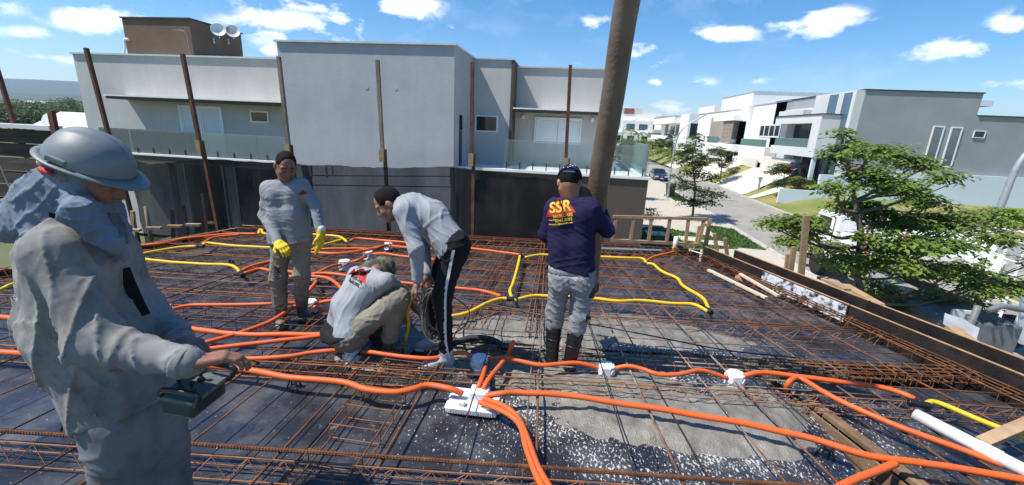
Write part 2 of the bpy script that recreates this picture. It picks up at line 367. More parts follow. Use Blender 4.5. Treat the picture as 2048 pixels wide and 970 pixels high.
# louvred white and taupe house
h=thing('house',(25,75,-3),'white house with a wooden louvre screen and a taupe recess','house')
part(h,'wall',m_white,(25.0,40,70.2,96,-2,6.1),(24.0,25.0,67.2,70.2,-2,6.3),(26,40,72,86,6.1,8.6))
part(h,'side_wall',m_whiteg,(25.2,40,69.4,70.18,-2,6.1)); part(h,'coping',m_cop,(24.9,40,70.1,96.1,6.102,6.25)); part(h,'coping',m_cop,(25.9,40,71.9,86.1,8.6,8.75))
part(h,'taupe_recess',m_taupe,(24.6,24.99,72,86,1.6,5.2),(24.7,24.99,76,86,-2,1.2))
b=MB()
part(h,'canopy',m_white,(22.6,25,68.5,78,4.3,4.9),(22.4,25,66.9,79.5,-.1,.9))
sc=part(h,'screen_frame',m_dframe,(22.95,23.0,69.0,73.5,1.0,4.25))
for i in range(16): MB().box(22.86,22.94,69.0,73.5,1.02+i*.2,1.02+i*.2+.14).build('louvre',mat('weathered_louvre',(.36,.31,.25),.8,.15,3),sc)
part(h,'porch_glazing',m_pane,(24.5,24.68,69.0,71,1.0,4.2),(24.4,24.68,70,75,-2,-.12)); MB().box(22.5,22.54,73.6,79.3,.9,1.9).build('glass_rail',g_green,h)
part(h,'gate_wall',m_offw,(23.0,23.3,71,84,-2.4,-.3))
# farther houses closing the street
m_roofd=mat('dark_roof',(.05,.05,.05),.8,.2,1)
h=thing('house',(25,120,-3),'far white flat roofed house with wood panels above its balcony','house')
part(h,'wall',m_white,(25,42,104,112,-3,6.6),(24,42,112,140,-3,1.2),(26,42,112,140,1.2,4.6),(23.5,42,111.9,140,4.6,6.3)); part(h,'balcony_wall',m_white,(23.2,24,112,140,.4,1.6))
part(h,'wood_panel',m_wood,(25.9,25.99,130,134,1.7,4.5)); part(h,'carport_recess',m_dark,(23.9,23.99,124,136,-3,.3)); part(h,'rear_block',m_offw,(34,42,118,132,6.3,9.4)); part(h,'coping',m_cop,(23.4,42,111.8,140,6.3,6.42))
win_x(h,114,120,1.7,4.3,25.98,2,m_dframe,m_paneb,.2); win_x(h,121,127,1.7,4.3,25.98,2,m_frame_w,m_pane,.2); win_y(h,25.5,28,1.5,4.5,103.95,1,m_dframe,m_pane,.15)
h=thing('house',(20,170,-3),'far white house with stepped blocks at the end of the street','house')
part(h,'wall',m_white,(14,34,165,180,-3,2.0),(17,34,167,180,2.0,6.2),(15,25,170,180,6.2,8.5)); part(h,'brick_panel',mat('brick_red_panel',(.28,.10,.06),.8,.2,1),(17.5,21,169.8,169.98,8.6,10.5)); part(h,'roof_block',m_offw,(16,24,170,178,8.5,10.6))
for x in (15,19,24,29): win_y(h,x,x+2.4,-1.6,.8,164.96,1,m_dframe,m_pane,.2)
for x in (18.5,23,28): win_y(h,x,x+3,3,5,166.96,2,m_dframe,m_paneb,.2)
h=thing('house',(32,160,-3),'far cream house with dark doors half hidden by palms','house')
part(h,'wall',m_offw,(26,44,150,164,-3,3.0),(28,44,152,164,3,7.5),(25,44,148,164,2.2,3.2)); part(h,'coping',m_cop,(27.9,44,151.9,164,7.5,7.7))
for x in (28.5,34): win_y(h,x,x+3.5,-2.5,1.5,149.95,2,m_dframe,m_pane,.2)
for x in (29.5,36): win_y(h,x,x+3,3.8,6.3,151.95,2,m_frame_w,m_paneb,.2)
h=thing('house',(-6,230,-3),'distant pale block with roof tanks above the far trees','house')
part(h,'wall',m_white,(15,60,215,240,-3,7),(24,40,220,240,7,11.5)); part(h,'roof_block',m_offw,(42,52,220,236,7,10.5))
for i in range(7): win_y(h,17+i*5.6,20+i*5.6,1.5,4.5,214.9,1,m_dframe,m_pane,.3)
# pale sheds in the valley on the left
m_shed=mat('pale_shed_roof',(.62,.62,.60),.7,.08,.5)
def shed(px0,px1,pyt,pyb,Y,label,m):
    a=gy(px0,pyb,Y); c=gy(px1,pyt,Y); d=(c.x-a.x)*.7+2
    o=thing('shed',(a.x,Y,a.z),label,'shed')
    x0,x1=min(a.x,c.x),max(a.x,c.x); z1=c.z; z0=a.z-3; zm=z0+(z1-z0)*.55
    MB().box(x0,x1,Y,Y+d,z0-4,zm).build('wall',m_white,o)
    MB().extr([(x0-.4,Y-.4,zm),(x0-.4,Y+d*.5,z1),(x0-.4,Y+d+.4,zm),(x0-.4,Y+d+.4,zm-.2),(x0-.4,Y+d*.5,z1-.25),(x0-.4,Y-.4,zm-.2)],(x1-x0+.8,0,0)).build('roof',m,o)
    return o
s1=shed(68,165,226,250,55,'white low building with a satellite dish behind the grey helmet',m_shed)
MB().lathe([(.02,0),(.5,.05),(.9,.22),(.93,.24)],(gy(92,243,54).x,54.3,gy(92,243,54).z+.2),14,(-.1,-1,.35)).build('satellite_dish',m_whiteg,s1)
shed(42,62,201,209,520,'small pale shed roof among far trees, leftmost of three',m_shed); shed(64,74,203,209,540,'small pale shed roof among far trees, middle of three',m_shed); shed(74,88,202,209,530,'small pale shed roof among far trees, right of three',m_shed)
# ================================================================== neighbour's house behind the slab
def render_mat(name,c1,c2,sc=.55):
    m=mat(name,c1,.9,.1,sc,bump=.25,bscale=6,col2=c2,lo=.3,hi=.7)
    t=m.node_tree; b=t.nodes['Principled BSDF']                      # vertical streaks left by rain
    c=N(t,'ShaderNodeTexCoord'); q=N(t,'ShaderNodeMapping'); q.inputs['Scale'].default_value=(2.6,2.6,.35); t.links.new(c.outputs['Object'],q.inputs[0])
    n=N(t,'ShaderNodeTexNoise',i_Scale=1.6,i_Detail=8.0,i_Roughness=.7); t.links.new(q.outputs[0],n.inputs['Vector'])
    r=N(t,'ShaderNodeMapRange'); r.inputs[1].default_value=.35; r.inputs[2].default_value=.7; r.inputs[3].default_value=.965; r.inputs[4].default_value=1.03; t.links.new(n.outputs[0],r.inputs[0])
    src=b.inputs['Base Color'].links[0].from_socket; hh=N(t,'ShaderNodeHueSaturation'); t.links.new(src,hh.inputs['Color']); t.links.new(r.outputs[0],hh.inputs['Value']); t.links.new(hh.outputs[0],b.inputs['Base Color'])
    return m
m_nb=render_mat('lavender_grey_render',(.365,.36,.385),(.45,.445,.465))
m_nb2=render_mat('warm_grey_render',(.455,.432,.405),(.54,.515,.485))
m_brown=render_mat('brown_render',(.135,.090,.058),(.185,.125,.082),1.2)
m_dbrown=mat('dark_brown_render',(.085,.066,.052),.9,.12,.6,bump=.3,bscale=14)
m_ledge=mat('white_stone_ledge',(.78,.77,.73),.6,.05,1)
m_shut=mat('white_shutter',(.74,.80,.86),.45,.03,1)
h=thing('house',(-9,18,-4),'long grey rendered house with glass balconies behind the building site','house')
part(h,'left_wing_wall',m_nb2,(-22.9,-11.5,18,27,-.05,4.26),(-22.9,-18.9,18.002,27,-4,-.052),(-12.6,-11.5,18.002,27,-4,-.052))
part(h,'tall_block_wall',m_nb,(-11.67,-4.6,16.5,27,-4,4.70))
part(h,'recess_wall',m_nb2,(-4.598,-2.87,19.5,27,-4,4.68))
part(h,'right_wing_wall',m_nb2,(-2.868,1.45,20.5,27,-4,4.52))
part(h,'pilaster',m_dbrown,(-2.90,-2.78,19.45,20.49,.2,4.675))
part(h,'coping',m_cop,(-22.97,-11.68,17.92,27.1,4.262,4.33)); part(h,'coping',m_cop,(-11.75,-4.52,16.41,27.1,4.702,4.77)); part(h,'coping',m_cop,(-4.5,-2.80,19.42,27.1,4.682,4.74)); part(h,'coping',m_cop,(-2.78,1.5,20.42,27.1,4.522,4.58))
c=part(h,'canopy',m_dbrown,(-20.45,-11.69,17.05,17.998,2.36,2.47)); MB().box(-20.5,-11.69,17.0,18.0-.003,2.472,2.53).build('capping',m_ledge,c)
c=part(h,'canopy',m_dbrown,(-2.77,1.1,19.5,20.498,2.60,2.70)); MB().box(-2.77,1.15,19.45,20.495,2.702,2.76).build('capping',m_ledge,c)
# left balcony
part(h,'balcony_slab',m_dbrown,(-21.0,-11.69,16.75,17.998,-.26,.02)); part(h,'balcony_ledge',m_ledge,(-21.0,-11.69,16.70,17.0,.022,.10))
gr=None
for i in range(6):
    x0=-20.9+i*1.535; MB().box(x0,x0+1.52,16.83,16.845,.13,1.12).build('glass_panel',g_rail,h)
for i in range(12): MB().box(-20.6+i*.78-.02,-20.6+i*.78+.02,16.80,16.828,.1,.34).build('glass_clamp',m_dframe,h)
# shutter door and small windows
def shutter(p,x0,x1,z0,z1,Y,n):
    f=MB().box(x0-.07,x0,Y-.06,Y,z0,z1+.07).box(x1,x1+.07,Y-.06,Y,z0,z1+.07).box(x0,x1,Y-.06,Y,z1,z1+.07).build('shutter_frame',m_frame_w,p)
    for k in range(n):
        a=x0+(x1-x0)*k/n+.015; b_=x0+(x1-x0)*(k+1)/n-.015
        q=MB().add([(x_,y_,z_) for y_ in (Y-.05,Y-.005) for (x_,z_) in ((a,z0),(b_,z0),(b_,z1),(a,z1),(a+.06,z0+.05),(b_-.06,z0+.05),(b_-.06,z1-.05),(a+.06,z1-.05))],[(i_,(i_+1)%4,4+(i_+1)%4,4+i_) for i_ in range(4)]+[(8+i_,8+(i_+1)%4,12+(i_+1)%4,12+i_) for i_ in range(4)]+[(i_,(i_+1)%4,8+(i_+1)%4,8+i_) for i_ in range(4)]+[(4+i_,4+(i_+1)%4,12+(i_+1)%4,12+i_) for i_ in range(4)]).build('shutter_leaf',m_frame_w,f)
        s=MB(); nn=int((z1-z0)/.075)
        for j in range(nn):
            zz=z0+(z1-z0)*j/nn; s.add([(a+.06,Y-.012,zz),(b_-.06,Y-.012,zz),(b_-.06,Y-.04,zz+.07),(a+.06,Y-.04,zz+.07)],[(0,1,2,3)])
        so=s.build('slats',m_shut,f); so['kind']='stuff'
shutter(h,-17.78,-15.75,.03,2.16,18,2)
win_y(h,-14.3,-13.42,1.62,2.12,17.998,1,m_frame_w,m_pane,.06); win_y(h,-4.45,-3.42,1.66,2.38,19.498,1,m_frame_w,m_pane,.06)
shutter(h,-1.80,.22,1.27,2.36,20.498,2)
MB().box(-4.598,-4.56,17.3,17.65,-.5,2.3).build('side_window',m_pane,h)
for x in (-2.4,.75): MB().box(x-.06,x+.06,20.40,20.497,2.30,2.48).build('wall_lamp',m_frame_w,h)
for x in (-8.05,-6.9): MB().lathe([(.075,0),(.075,.01),(.05,.012)],(x,16.5,3.14),10,(0,-1,0)).build('vent_cap',m_nb,h)
# ground floor seen through the netting
part(h,'ground_floor_back_wall',m_dark,(-18.9,-12.6,24,24.2,-4,-.27)); part(h,'ground_floor_ceiling',m_offw,(-18.9,-12.6,18.1,24,-.40,-.30)); part(h,'ground_floor_tiles',m_drive,(-18.9,-12.6,17,24,-3.98,-3.9))
m_curt=mat('pale_green_curtain',(.45,.55,.50),.9,.15,4)
for (x0,x1) in ((-18.85,-18.2),(-16.2,-15.6),(-13.2,-12.65)):
    b=MB(); n=14
    b.add([(x0+(x1-x0)*i/n,18.3+.05*math.sin(i*1.7),z) for z in (-3.9,-.42) for i in range(n+1)],[(i,i+1,n+2+i,n+1+i) for i in range(n)]); b.build('curtain',m_curt,h,smooth=True)
for x in (-18.2,-16.2,-15.55,-13.2): MB().box(x-.03,x+.03,18.12,18.18,-3.9,-.41).build('door_frame',m_alu,h)
# right terrace with pool
part(h,'terrace_wall',m_dbrown,(-4.598,2.93,17.02,19.49,-4,.20),(-2.86,2.93,19.5,20.495,-4,.20),(1.46,2.93,20.496,27,-4,.05))
part(h,'terrace_ledge',m_ledge,(-4.595,3.0,16.95,17.3,.202,.30),(2.62,3.0,17.302,27,.202,.30),(1.46,1.8,20.5,27,.202,.29),(-4.59,2.6,17.31,20.49,.21,.215))
MB().box(1.82,2.6,18.2,26.9,.10,.16).build('pool_water',mat('pool_water_blue',(.03,.16,.30),.06,.2,3,bump=.2,bscale=8),h)
for i in range(5):
    MB().box(-2.7+i*1.12,-2.7+i*1.12+1.1,17.12,17.135,.34,1.45).build('glass_panel',g_rail,h)
for i in range(6): MB().box(2.80,2.815,17.14+i*1.5,17.14+i*1.5+1.48,.34,1.5).build('glass_panel',g_green,h)
for i in range(11): MB().box(-2.6+i*.53-.02,-2.6+i*.53+.02,17.09,17.118,.3,.60).build('glass_clamp',m_dframe,h)
# water tank tower on the roof
t=part(h,'roof_tower',m_brown,(-20.9,-17.46,18.8,21.9,4.26,5.95)); MB().box(-20.97,-17.39,18.73,21.97,5.952,6.0).build('coping',m_dbrown,t)
dp=[gy(250,118,18.75),gy(256,95,18.75),gy(254,82,18.75),gy(258,79,18.75),gy(263,80,18.75)]
MB().tube(spline([(p.x,18.62,p.z) for p in dp],.05),.05,8).build('drain_pipe',m_frame_w,t,smooth=True)
b=MB(); p=gy(372,68,18.7); b.beam((p.x,18.8,p.z),(p.x,18.55,p.z+.12),.02,.02).beam((p.x-.45,18.55,p.z+.13),(p.x+.1,18.55,p.z+.10),.015,.015)
for k in range(4): b.beam((p.x-.4+k*.12,18.40,p.z+.13),(p.x-.4+k*.12,18.7,p.z+.13),.01,.01)
b.tube([(p.x,18.7,p.z),(p.x+.02,18.75,p.z-.8)],.008,5); b.build('aerial',m_alu,t)
def dish(px,py,Y,m,label):
    c=gx(px,py,-17.05); c=Vector((-17.05,c.y,c.z)); d=Vector((.55,-.75,.38)).normalized()
    o=thing('satellite_dish',c,label,'satellite dish')
    MB().lathe([(.02,-.015),(.13,.0),(.24,.045),(.31,.085),(.317,.085),(.24,.033),(.13,-.012),(.02,-.027)],c,20,d).build('reflector',m,o,smooth=True)
    MB().tube([c-d*.02,c-d*.12-Vector((.0,0,.25)),Vector((-17.44,c.y+.1,c.z-.42))],.022,6).tube([Vector((-17.45,c.y+.1,c.z-.32)),Vector((-17.45,c.y+.1,c.z-.55))],.035,6).build('mount',m_alu,o)
    f=c+d*.42-Vector((0,0,.22)); MB().tube([c-Vector((0,0,.40))+d*.08,f],.012,5).tube([f,f-d*.08],.035,8).build('feed_arm',m_alu,o)
m_dish=mat('white_dish',(.72,.73,.74),.5,.1,3); m_dishr=mat('rust_stained_dish',(.70,.68,.64),.6,.2,3.5,col2=(.55,.22,.06),lo=.50,hi=.62)
dish(437,61,20.0,m_dish,'clean white satellite dish on the brown roof tower'); dish(466,64,21.2,m_dishr,'rust stained satellite dish at the brown roof tower corner')
# meter cabinet wall beside the pavement
h=thing('meter_wall',(3.4,22,-4),'grey meter wall with two white meter boxes by the pavement','meter cabinet')
a=gz(1222,466,-3.9); Y=a.y; x0=gy(1200,430,Y).x; x1=gy(1257,430,Y).x; zt=gy(1230,398,Y).z
part(h,'wall',m_whiteg,(x0,x1,Y,Y+.4,-4,zt-.08)); part(h,'cap',m_ledge,(x0-.08,x1+.08,Y-.1,Y+.5,zt-.078,zt))
for i,(pa,pb,ya,yb) in enumerate(((1212,1227,408,419),(1233,1252,404,422))):
    q=MB().box(gy(pa,ya,Y).x,gy(pb,ya,Y).x,Y-.16,Y-.002,gy(pa,yb,Y).z,gy(pa,ya,Y).z).build('meter_box',m_frame_w,h,bevel=.01)
    MB().box(gy(pa,ya,Y).x+.08,gy(pb,ya,Y).x-.08,Y-.175,Y-.162,gy(pa,yb,Y).z+.1,gy(pa,ya,Y).z-.06).build('meter_window',m_alu,q)
# ================================================================== BUILDING SITE: deck of film-faced plywood
def clip(poly,nx,ny,c):                                       # keep nx*x+ny*y<=c
    out=[]
    for i in range(len(poly)):
        p,q=poly[i],poly[(i+1)%len(poly)]; a=nx*p[0]+ny*p[1]-c; b=nx*q[0]+ny*q[1]-c
        if a<=0: out.append(p)
        if (a<0)!=(b<0) and abs(a-b)>1e-9: t=a/(a-b); out.append((p[0]+(q[0]-p[0])*t,p[1]+(q[1]-p[1])*t))
    return out
def edge_l(Y): return -5.43+(Y-6.29)*.362
def edge_r(Y): return 2.20-(Y-7.13)*.415
def vy(x,v): return v+.1*x
V_FAR=6.92
def splash(t,cx=.8,cy=3.0,rx=2.0,ry=1.6):
    g=N(t,'ShaderNodeNewGeometry'); s=N(t,'ShaderNodeVectorMath',operation='MULTIPLY_ADD'); t.links.new(g.outputs['Position'],s.inputs[0]); s.inputs[1].default_value=(1/rx,1/ry,0); s.inputs[2].default_value=(-cx/rx,-cy/ry,0)
    l=N(t,'ShaderNodeVectorMath',operation='LENGTH'); t.links.new(s.outputs[0],l.inputs[0])
    r=N(t,'ShaderNodeMapRange'); r.inputs[1].default_value=1.25; r.inputs[2].default_value=.25; t.links.new(l.outputs['Value'],r.inputs[0]); return g.outputs['Position'],r.outputs[0]
def deck_mat():
    m=mat('film_faced_plywood',(.020,.022,.030),.30,.3,1.3,bump=.06,bscale=8,col2=(.044,.045,.054),rnd=.25,spec=.55)  # lighter bluish tone paints part of the sky sheen into the film colour
    t=m.node_tree; b=t.nodes['Principled BSDF']; pos,sp=splash(t)
    def mth(op,a,c=None,cl=False):
        n=N(t,'ShaderNodeMath',operation=op,use_clamp=cl)
        for i,v in enumerate((a,c)):
            if v is None: continue
            if isinstance(v,(int,float)): n.inputs[i].default_value=v
            else: t.links.new(v,n.inputs[i])
        return n.outputs[0]
    mp1=N(t,'ShaderNodeMapping'); mp1.inputs['Scale'].default_value=(1.0,.55,1); mp1.inputs['Rotation'].default_value=(0,0,.35); t.links.new(pos,mp1.inputs[0])
    n=N(t,'ShaderNodeTexNoise',i_Scale=64.0,i_Detail=5.0,i_Roughness=.65); t.links.new(mp1.outputs[0],n.inputs['Vector'])
    n3=N(t,'ShaderNodeTexNoise',i_Scale=2.6,i_Detail=5.0,i_Roughness=.65); t.links.new(pos,n3.inputs['Vector'])
    n4=N(t,'ShaderNodeTexNoise',i_Scale=9.0,i_Detail=6.0,i_Roughness=.7); t.links.new(pos,n4.inputs['Vector'])
    sp2=mth('MULTIPLY',sp,mth('MULTIPLY',mth('SUBTRACT',n3.outputs[0],.28),2.6,True))
    thr=mth('SUBTRACT',.665,mth('ADD',mth('MULTIPLY',sp2,.20),mth('MULTIPLY',sp,.03)))
    spk=mth('MULTIPLY',mth('SUBTRACT',n.outputs[0],thr),22.0,True)
    smear=mth('MULTIPLY',mth('SUBTRACT',n4.outputs[0],.60),6.0,True); smear=mth('MULTIPLY',smear,.38)
    dust_sheen=mth('MULTIPLY',mth('SUBTRACT',n3.outputs[0],.46),.55,True)  # pale film in the colour: dust plus painted sky sheen
    f=mth('MAXIMUM',spk,mth('MAXIMUM',smear,dust_sheen))
    mx=N(t,'ShaderNodeMix',data_type='RGBA'); t.links.new(f,mx.inputs['Factor']); src=b.inputs['Base Color'].links[0].from_socket; t.links.new(src,mx.inputs['A']); mx.inputs['B'].default_value=(.50,.49,.46,1); t.links.new(mx.outputs['Result'],b.inputs['Base Color'])
    rr=N(t,'ShaderNodeMapRange'); t.links.new(f,rr.inputs[0]); rr.inputs[3].default_value=.27; rr.inputs[4].default_value=.85; t.links.new(rr.outputs[0],b.inputs['Roughness'])
    return m
m_deck=deck_mat()
m_ply=mat('black_form_ply',(.011,.009,.009),.5,.4,6,bump=.2,bscale=40,col2=(.032,.022,.018),rnd=.2)
m_plyedge=mat('raw_plywood_edge',(.40,.24,.12),.85,.25,12,stretch=(1,1,6))
m_plyred=mat('red_film_ply',(.16,.022,.018),.5,.3,3)
m_oldtimber=mat('old_timber',(.13,.075,.04),.85,.3,5,bump=.3,bscale=30,col2=(.24,.15,.085),rnd=.2)
m_plank=mat('weathered_plank',(.30,.185,.10),.85,.3,5,bump=.3,bscale=30,col2=(.42,.28,.16),rnd=.2)
m_conc=mat('wet_concrete',(.150,.140,.120),.42,.2,5,bump=.5,bscale=70,col2=(.245,.228,.194))
deck=tag(MB().prism([(-8.6,-1.2),(5.9,-1.2),(2.3,7.2),(-5.6,6.35)],-.62,-.60).build('formwork_soffit',m_plank),kind='structure')
TR0,TR1=3.25,3.56
rows=[(-1.3,-.08),(-.08,1.14),(1.14,2.03),(2.03,TR0),(TR1,4.60),(4.60,5.80),(5.80,6.90)]
cuts=[-9,-6.6,-4.2,-1.75,.65,1.86,4.3,6.6]; cnt=0
def slot(Y): return 1.83-(Y-3.2)*.30
for ri,(v0,v1) in enumerate(rows):
    off=(.0,.9,.35,.0,-.5,.6,.1)[ri]
    near_=ri<4
    for i in range(len(cuts)-1):
        x0,x1=cuts[i]+(off if i and not near_ else 0),cuts[i+1]+(off if i+1<len(cuts)-1 and not near_ else 0)
        poly=[(x0+.003,vy(x0,v0)+.003),(x1-.003,vy(x1,v0)+.003),(x1-.003,vy(x1,v1)-.003),(x0+.003,vy(x0,v1)-.003)]
        poly=clip(poly,1,.415,2.20+7.13*.415-.22); poly=clip(poly,-1,.362,5.43+6.29*.362-.02)
        if near_ and i==4: poly=clip(poly,1,.30,1.83+3.2*.30-.05)
        if near_ and i==5: poly=clip([(1.4,vy(1.4,v0)+.003),(4.3,vy(4.3,v0)+.003),(4.3,vy(4.3,v1)-.003),(1.4,vy(1.4,v1)-.003)],1,.415,2.20+7.13*.415-.22); poly=clip(poly,-1,-.30,-(1.83+3.2*.30)-.05)
        if near_ and i==6: poly=[]
        if near_ and i==4: pass
        if len(poly)>=3: MB().prism(poly,-.018,random.uniform(-.0008,.0008)).build('plywood_panel',m_deck,deck)
# trench filler west of the beam, trench sides and bottom
poly=clip([(-9,vy(-9,TR0)+.003),(-1.25,vy(-1.25,TR0)+.003),(-1.25,vy(-1.25,TR1)-.003),(-9,vy(-9,TR1)-.003)],-1,.362,5.43+6.29*.362-.02); MB().prism(poly,-.018,0).build('plywood_panel',m_deck,deck)
for v in (TR0-.012,TR1+.012): MB().beam((-2.2,vy(-2.2,v),-.24),(3.75,vy(3.75,v),-.24),.018,.44).build('trench_side_board',m_ply,deck)
MB().beam((-2.2,vy(-2.2,3.405),-.44),(3.75,vy(3.75,3.405),-.44),.34,.018).build('trench_bottom_board',m_ply,deck)
for s_,dz in ((.055,.012),(.105,.006),(-.045,-.05)):
    a=Vector((slot(-1)+s_,-1,dz)); b=Vector((slot(3.12)+s_,3.12,dz)); MB().beam(a,b,.036 if s_>0 else .02,.03 if s_>0 else .16).build('timber_strip',m_oldtimber,deck)
# ---- perimeter boards, each board a thing
def board(a,b,h,th,label,group=None,m=None,edge=True,z0=-.3,cat='formwork board',name='form_board'):
    a,b=Vector((*a,0)),Vector((*b,0)); m=m or m_ply
    o=thing(name,(a+b)/2,label,cat,group)
    MB().beam(a+Vector((0,0,(z0+h-.006)/2)),b+Vector((0,0,(z0+h-.006)/2)),th,h-.006-z0).build('panel',m,o)
    if edge: MB().beam(a+Vector((0,0,h-.003)),b+Vector((0,0,h-.003)),th*.98,.006).build('top_edge',m_plyedge,o)
    return o
def RE(Y,off=0): return (edge_r(Y)+off,Y)
segs=[(7.05,5.95,'black board of the right slab edge, the farthest piece'),(5.94,4.86,'right slab edge board whose inner face is splashed white'),(4.85,3.2,'black board of the right slab edge behind the middle cage'),(3.19,1.0,'black board of the right slab edge, the nearest piece')]
m_splash=mat('white_splashed_ply',(.035,.035,.04),.6,.3,9,col2=(.66,.68,.70),lo=.44,hi=.54,bump=.2)
for k,(y0,y1,l) in enumerate(segs):
    o=board(RE(y0),RE(y1),.20,.022,l,None,m_ply)
    if k==1:
        a,b=RE(y0,-.02),RE(y1,-.02); MB().beam((a[0],a[1],.085),(b[0],b[1],.085),.012,.19).build('splashed_face',m_splash,o)
for k,(y0,y1,l) in enumerate([(6.9,5.0,'outer black board beyond the right slab edge, far piece'),(4.99,2.9,'outer black board beyond the right slab edge, middle piece')]):
    board(RE(y0,.34),RE(y1,.34),.22,.025,l,None,m_ply)
board(RE(2.89+.4,.50),(edge_r(1.6)+.55,1.9),.20,.025,'red film faced board with a knot at the right edge of the picture',None,m_plyred)
board((edge_r(3.6)+.62,3.75),(edge_r(2.2)+.95,2.4),.47,.03,'tall black panel standing outside the red board',None,m_ply)
# rail of loose planks caught between boards on the right
for k,(pa,pb,z,w) in enumerate((((1905,655),(1950,690),.12,.12),((1640,555),(1695,580),.02,.10),((1690,570),(1760,610),-.05,.12))):
    a,b=gz(*pa,z),gz(*pb,z); o=MB().beam(a,b,w,.035).build('plank',m_plank); tag(o,('short pale plank wedged between the boards at far right','short plank lying beyond the white splashed board','second short plank near the leafy tree trunk')[k],'plank')
board((edge_l(6.25)-.01,6.25),(edge_l(4.3)-.01,4.3),.10,.022,'black board along the left slab edge by the stakes',None)
board((edge_l(4.29)-.01,4.29),(edge_l(1.0)-.01,1.0),.10,.022,'black board along the left slab edge, nearest piece',None)
xs=[-5.45,-3.0,-.55,2.2]
for i in range(3): board((xs[i],vy(xs[i],V_FAR)),(xs[i+1]-.01,vy(xs[i+1],V_FAR)),.12,.025,('far slab edge board behind the gloved worker','far slab edge board under the netting, middle piece','far slab edge board below the wooden guard frame')[i],None)
o=MB().beam((-4.6,vy(-4.6,V_FAR+.04),.128),(1.1,vy(1.1,V_FAR+.04),.128),.03,.016).build('red_batten',m_plyred); tag(o,'thin dark red batten along the top of the far boards','batten')
# ================================================================== wet concrete
def smooth(e): e=min(1,max(0,e)); return e*e*(3-2*e)
blobs=[(.85,2.75,1.00,.40),(.35,3.0,.95,.36),(-.45,3.12,.7,.22),(1.45,2.95,.40,.36),(.9,4.05,1.05,.32),(-.15,3.85,.85,.34),(-.75,3.72,.5,.22),(-1.55,2.98,.32,.14),(-1.75,3.3,.4,.15),(.75,4.28,.45,.16)]
def field(x,y):
    f=-1
    w=.10*noise.noise(Vector((x*3,y*3,0)))+.06*noise.noise(Vector((x*9,y*9,4)))+.035*noise.noise(Vector((x*26,y*26,9)))
    for (cx,cy,rx,ry) in blobs: f=max(f,1-math.hypot((x-cx)/rx,(y-cy)/ry))
    return f+w*1.6
b=MB(); X0,X1,Y0,Y1,st=-2.19,2.7,2.1,4.6,.02; nx=int((X1-X0)/st); ny=int((Y1-Y0)/st); hid=np.zeros((ny+1,nx+1),bool)
for j in range(ny+1):
    for i in range(nx+1):
        x,y=X0+i*st,Y0+j*st; v=y-.1*x; f=field(x,y)
        rough=.017*noise.noise(Vector((x*13,y*13,2)))+.006*noise.noise(Vector((x*42,y*42,5)))
        z=-.012+.055*smooth(f*1.8+.12)+rough*smooth(f*4)
        if TR0<v<TR1:
            d=min(v-TR0,TR1-v)/(TR1-TR0)*2; dip=smooth((v-TR0)/.16)*smooth(min(1,(TR1+.0-v)/.09)); fl=smooth((x+1.4)/.6); fr=smooth((2.2-x)/.6)
            zt=-.14*dip-.22*(1-fr)-.1*(1-fl)+rough*2.2+.02*noise.noise(Vector((x*6,y*6,8)))
            z=min(z,zt) if f>0 else zt-.02
        elif f<=0: hid[j,i]=True
        b.v.append((x,y,z))
k=nx+1
for j in range(ny):
    for i in range(nx):
        if hid[j,i] and hid[j,i+1] and hid[j+1,i] and hid[j+1,i+1]: continue
        b.f.append((j*k+i,j*k+i+1,(j+1)*k+i+1,(j+1)*k+i))
o=b.build('wet_concrete',m_conc,smooth=True,fix=False); tag(o,'wet grey concrete poured around the open beam trench','concrete',kind='stuff')
# loose crumbs of concrete thrown beyond the edge
b=MB(); r=random.Random(5); n=0
while n<1100:
    x,y=r.uniform(-1.9,2.6),r.uniform(1.7,4.7); v=y-.1*x; f=field(x,y)
    if f>.02 or TR0<v<TR1 or r.random()>math.exp(f*5.5): 
        if f>.02 or r.random()>.02: continue
    s_=r.uniform(.0015,.005); c=Vector((x,y,s_*.2)); 
    P=[c+Vector((r.uniform(.6,1)*s_*q[0],r.uniform(.6,1.8)*s_*q[1],q[2]*s_*.4)) for q in ((1,0,-.4),(-.5,.9,-.4),(-.5,-.9,-.4),(0,0,1))]
    b.add(P,[(0,1,3),(1,2,3),(2,0,3)]); n+=1
o=b.build('concrete_crumbs',mat('dry_splash',(.42,.41,.38),.9,.15,20),fix=False); tag(o,'pale crumbs of splashed concrete on the black deck','concrete',kind='stuff')
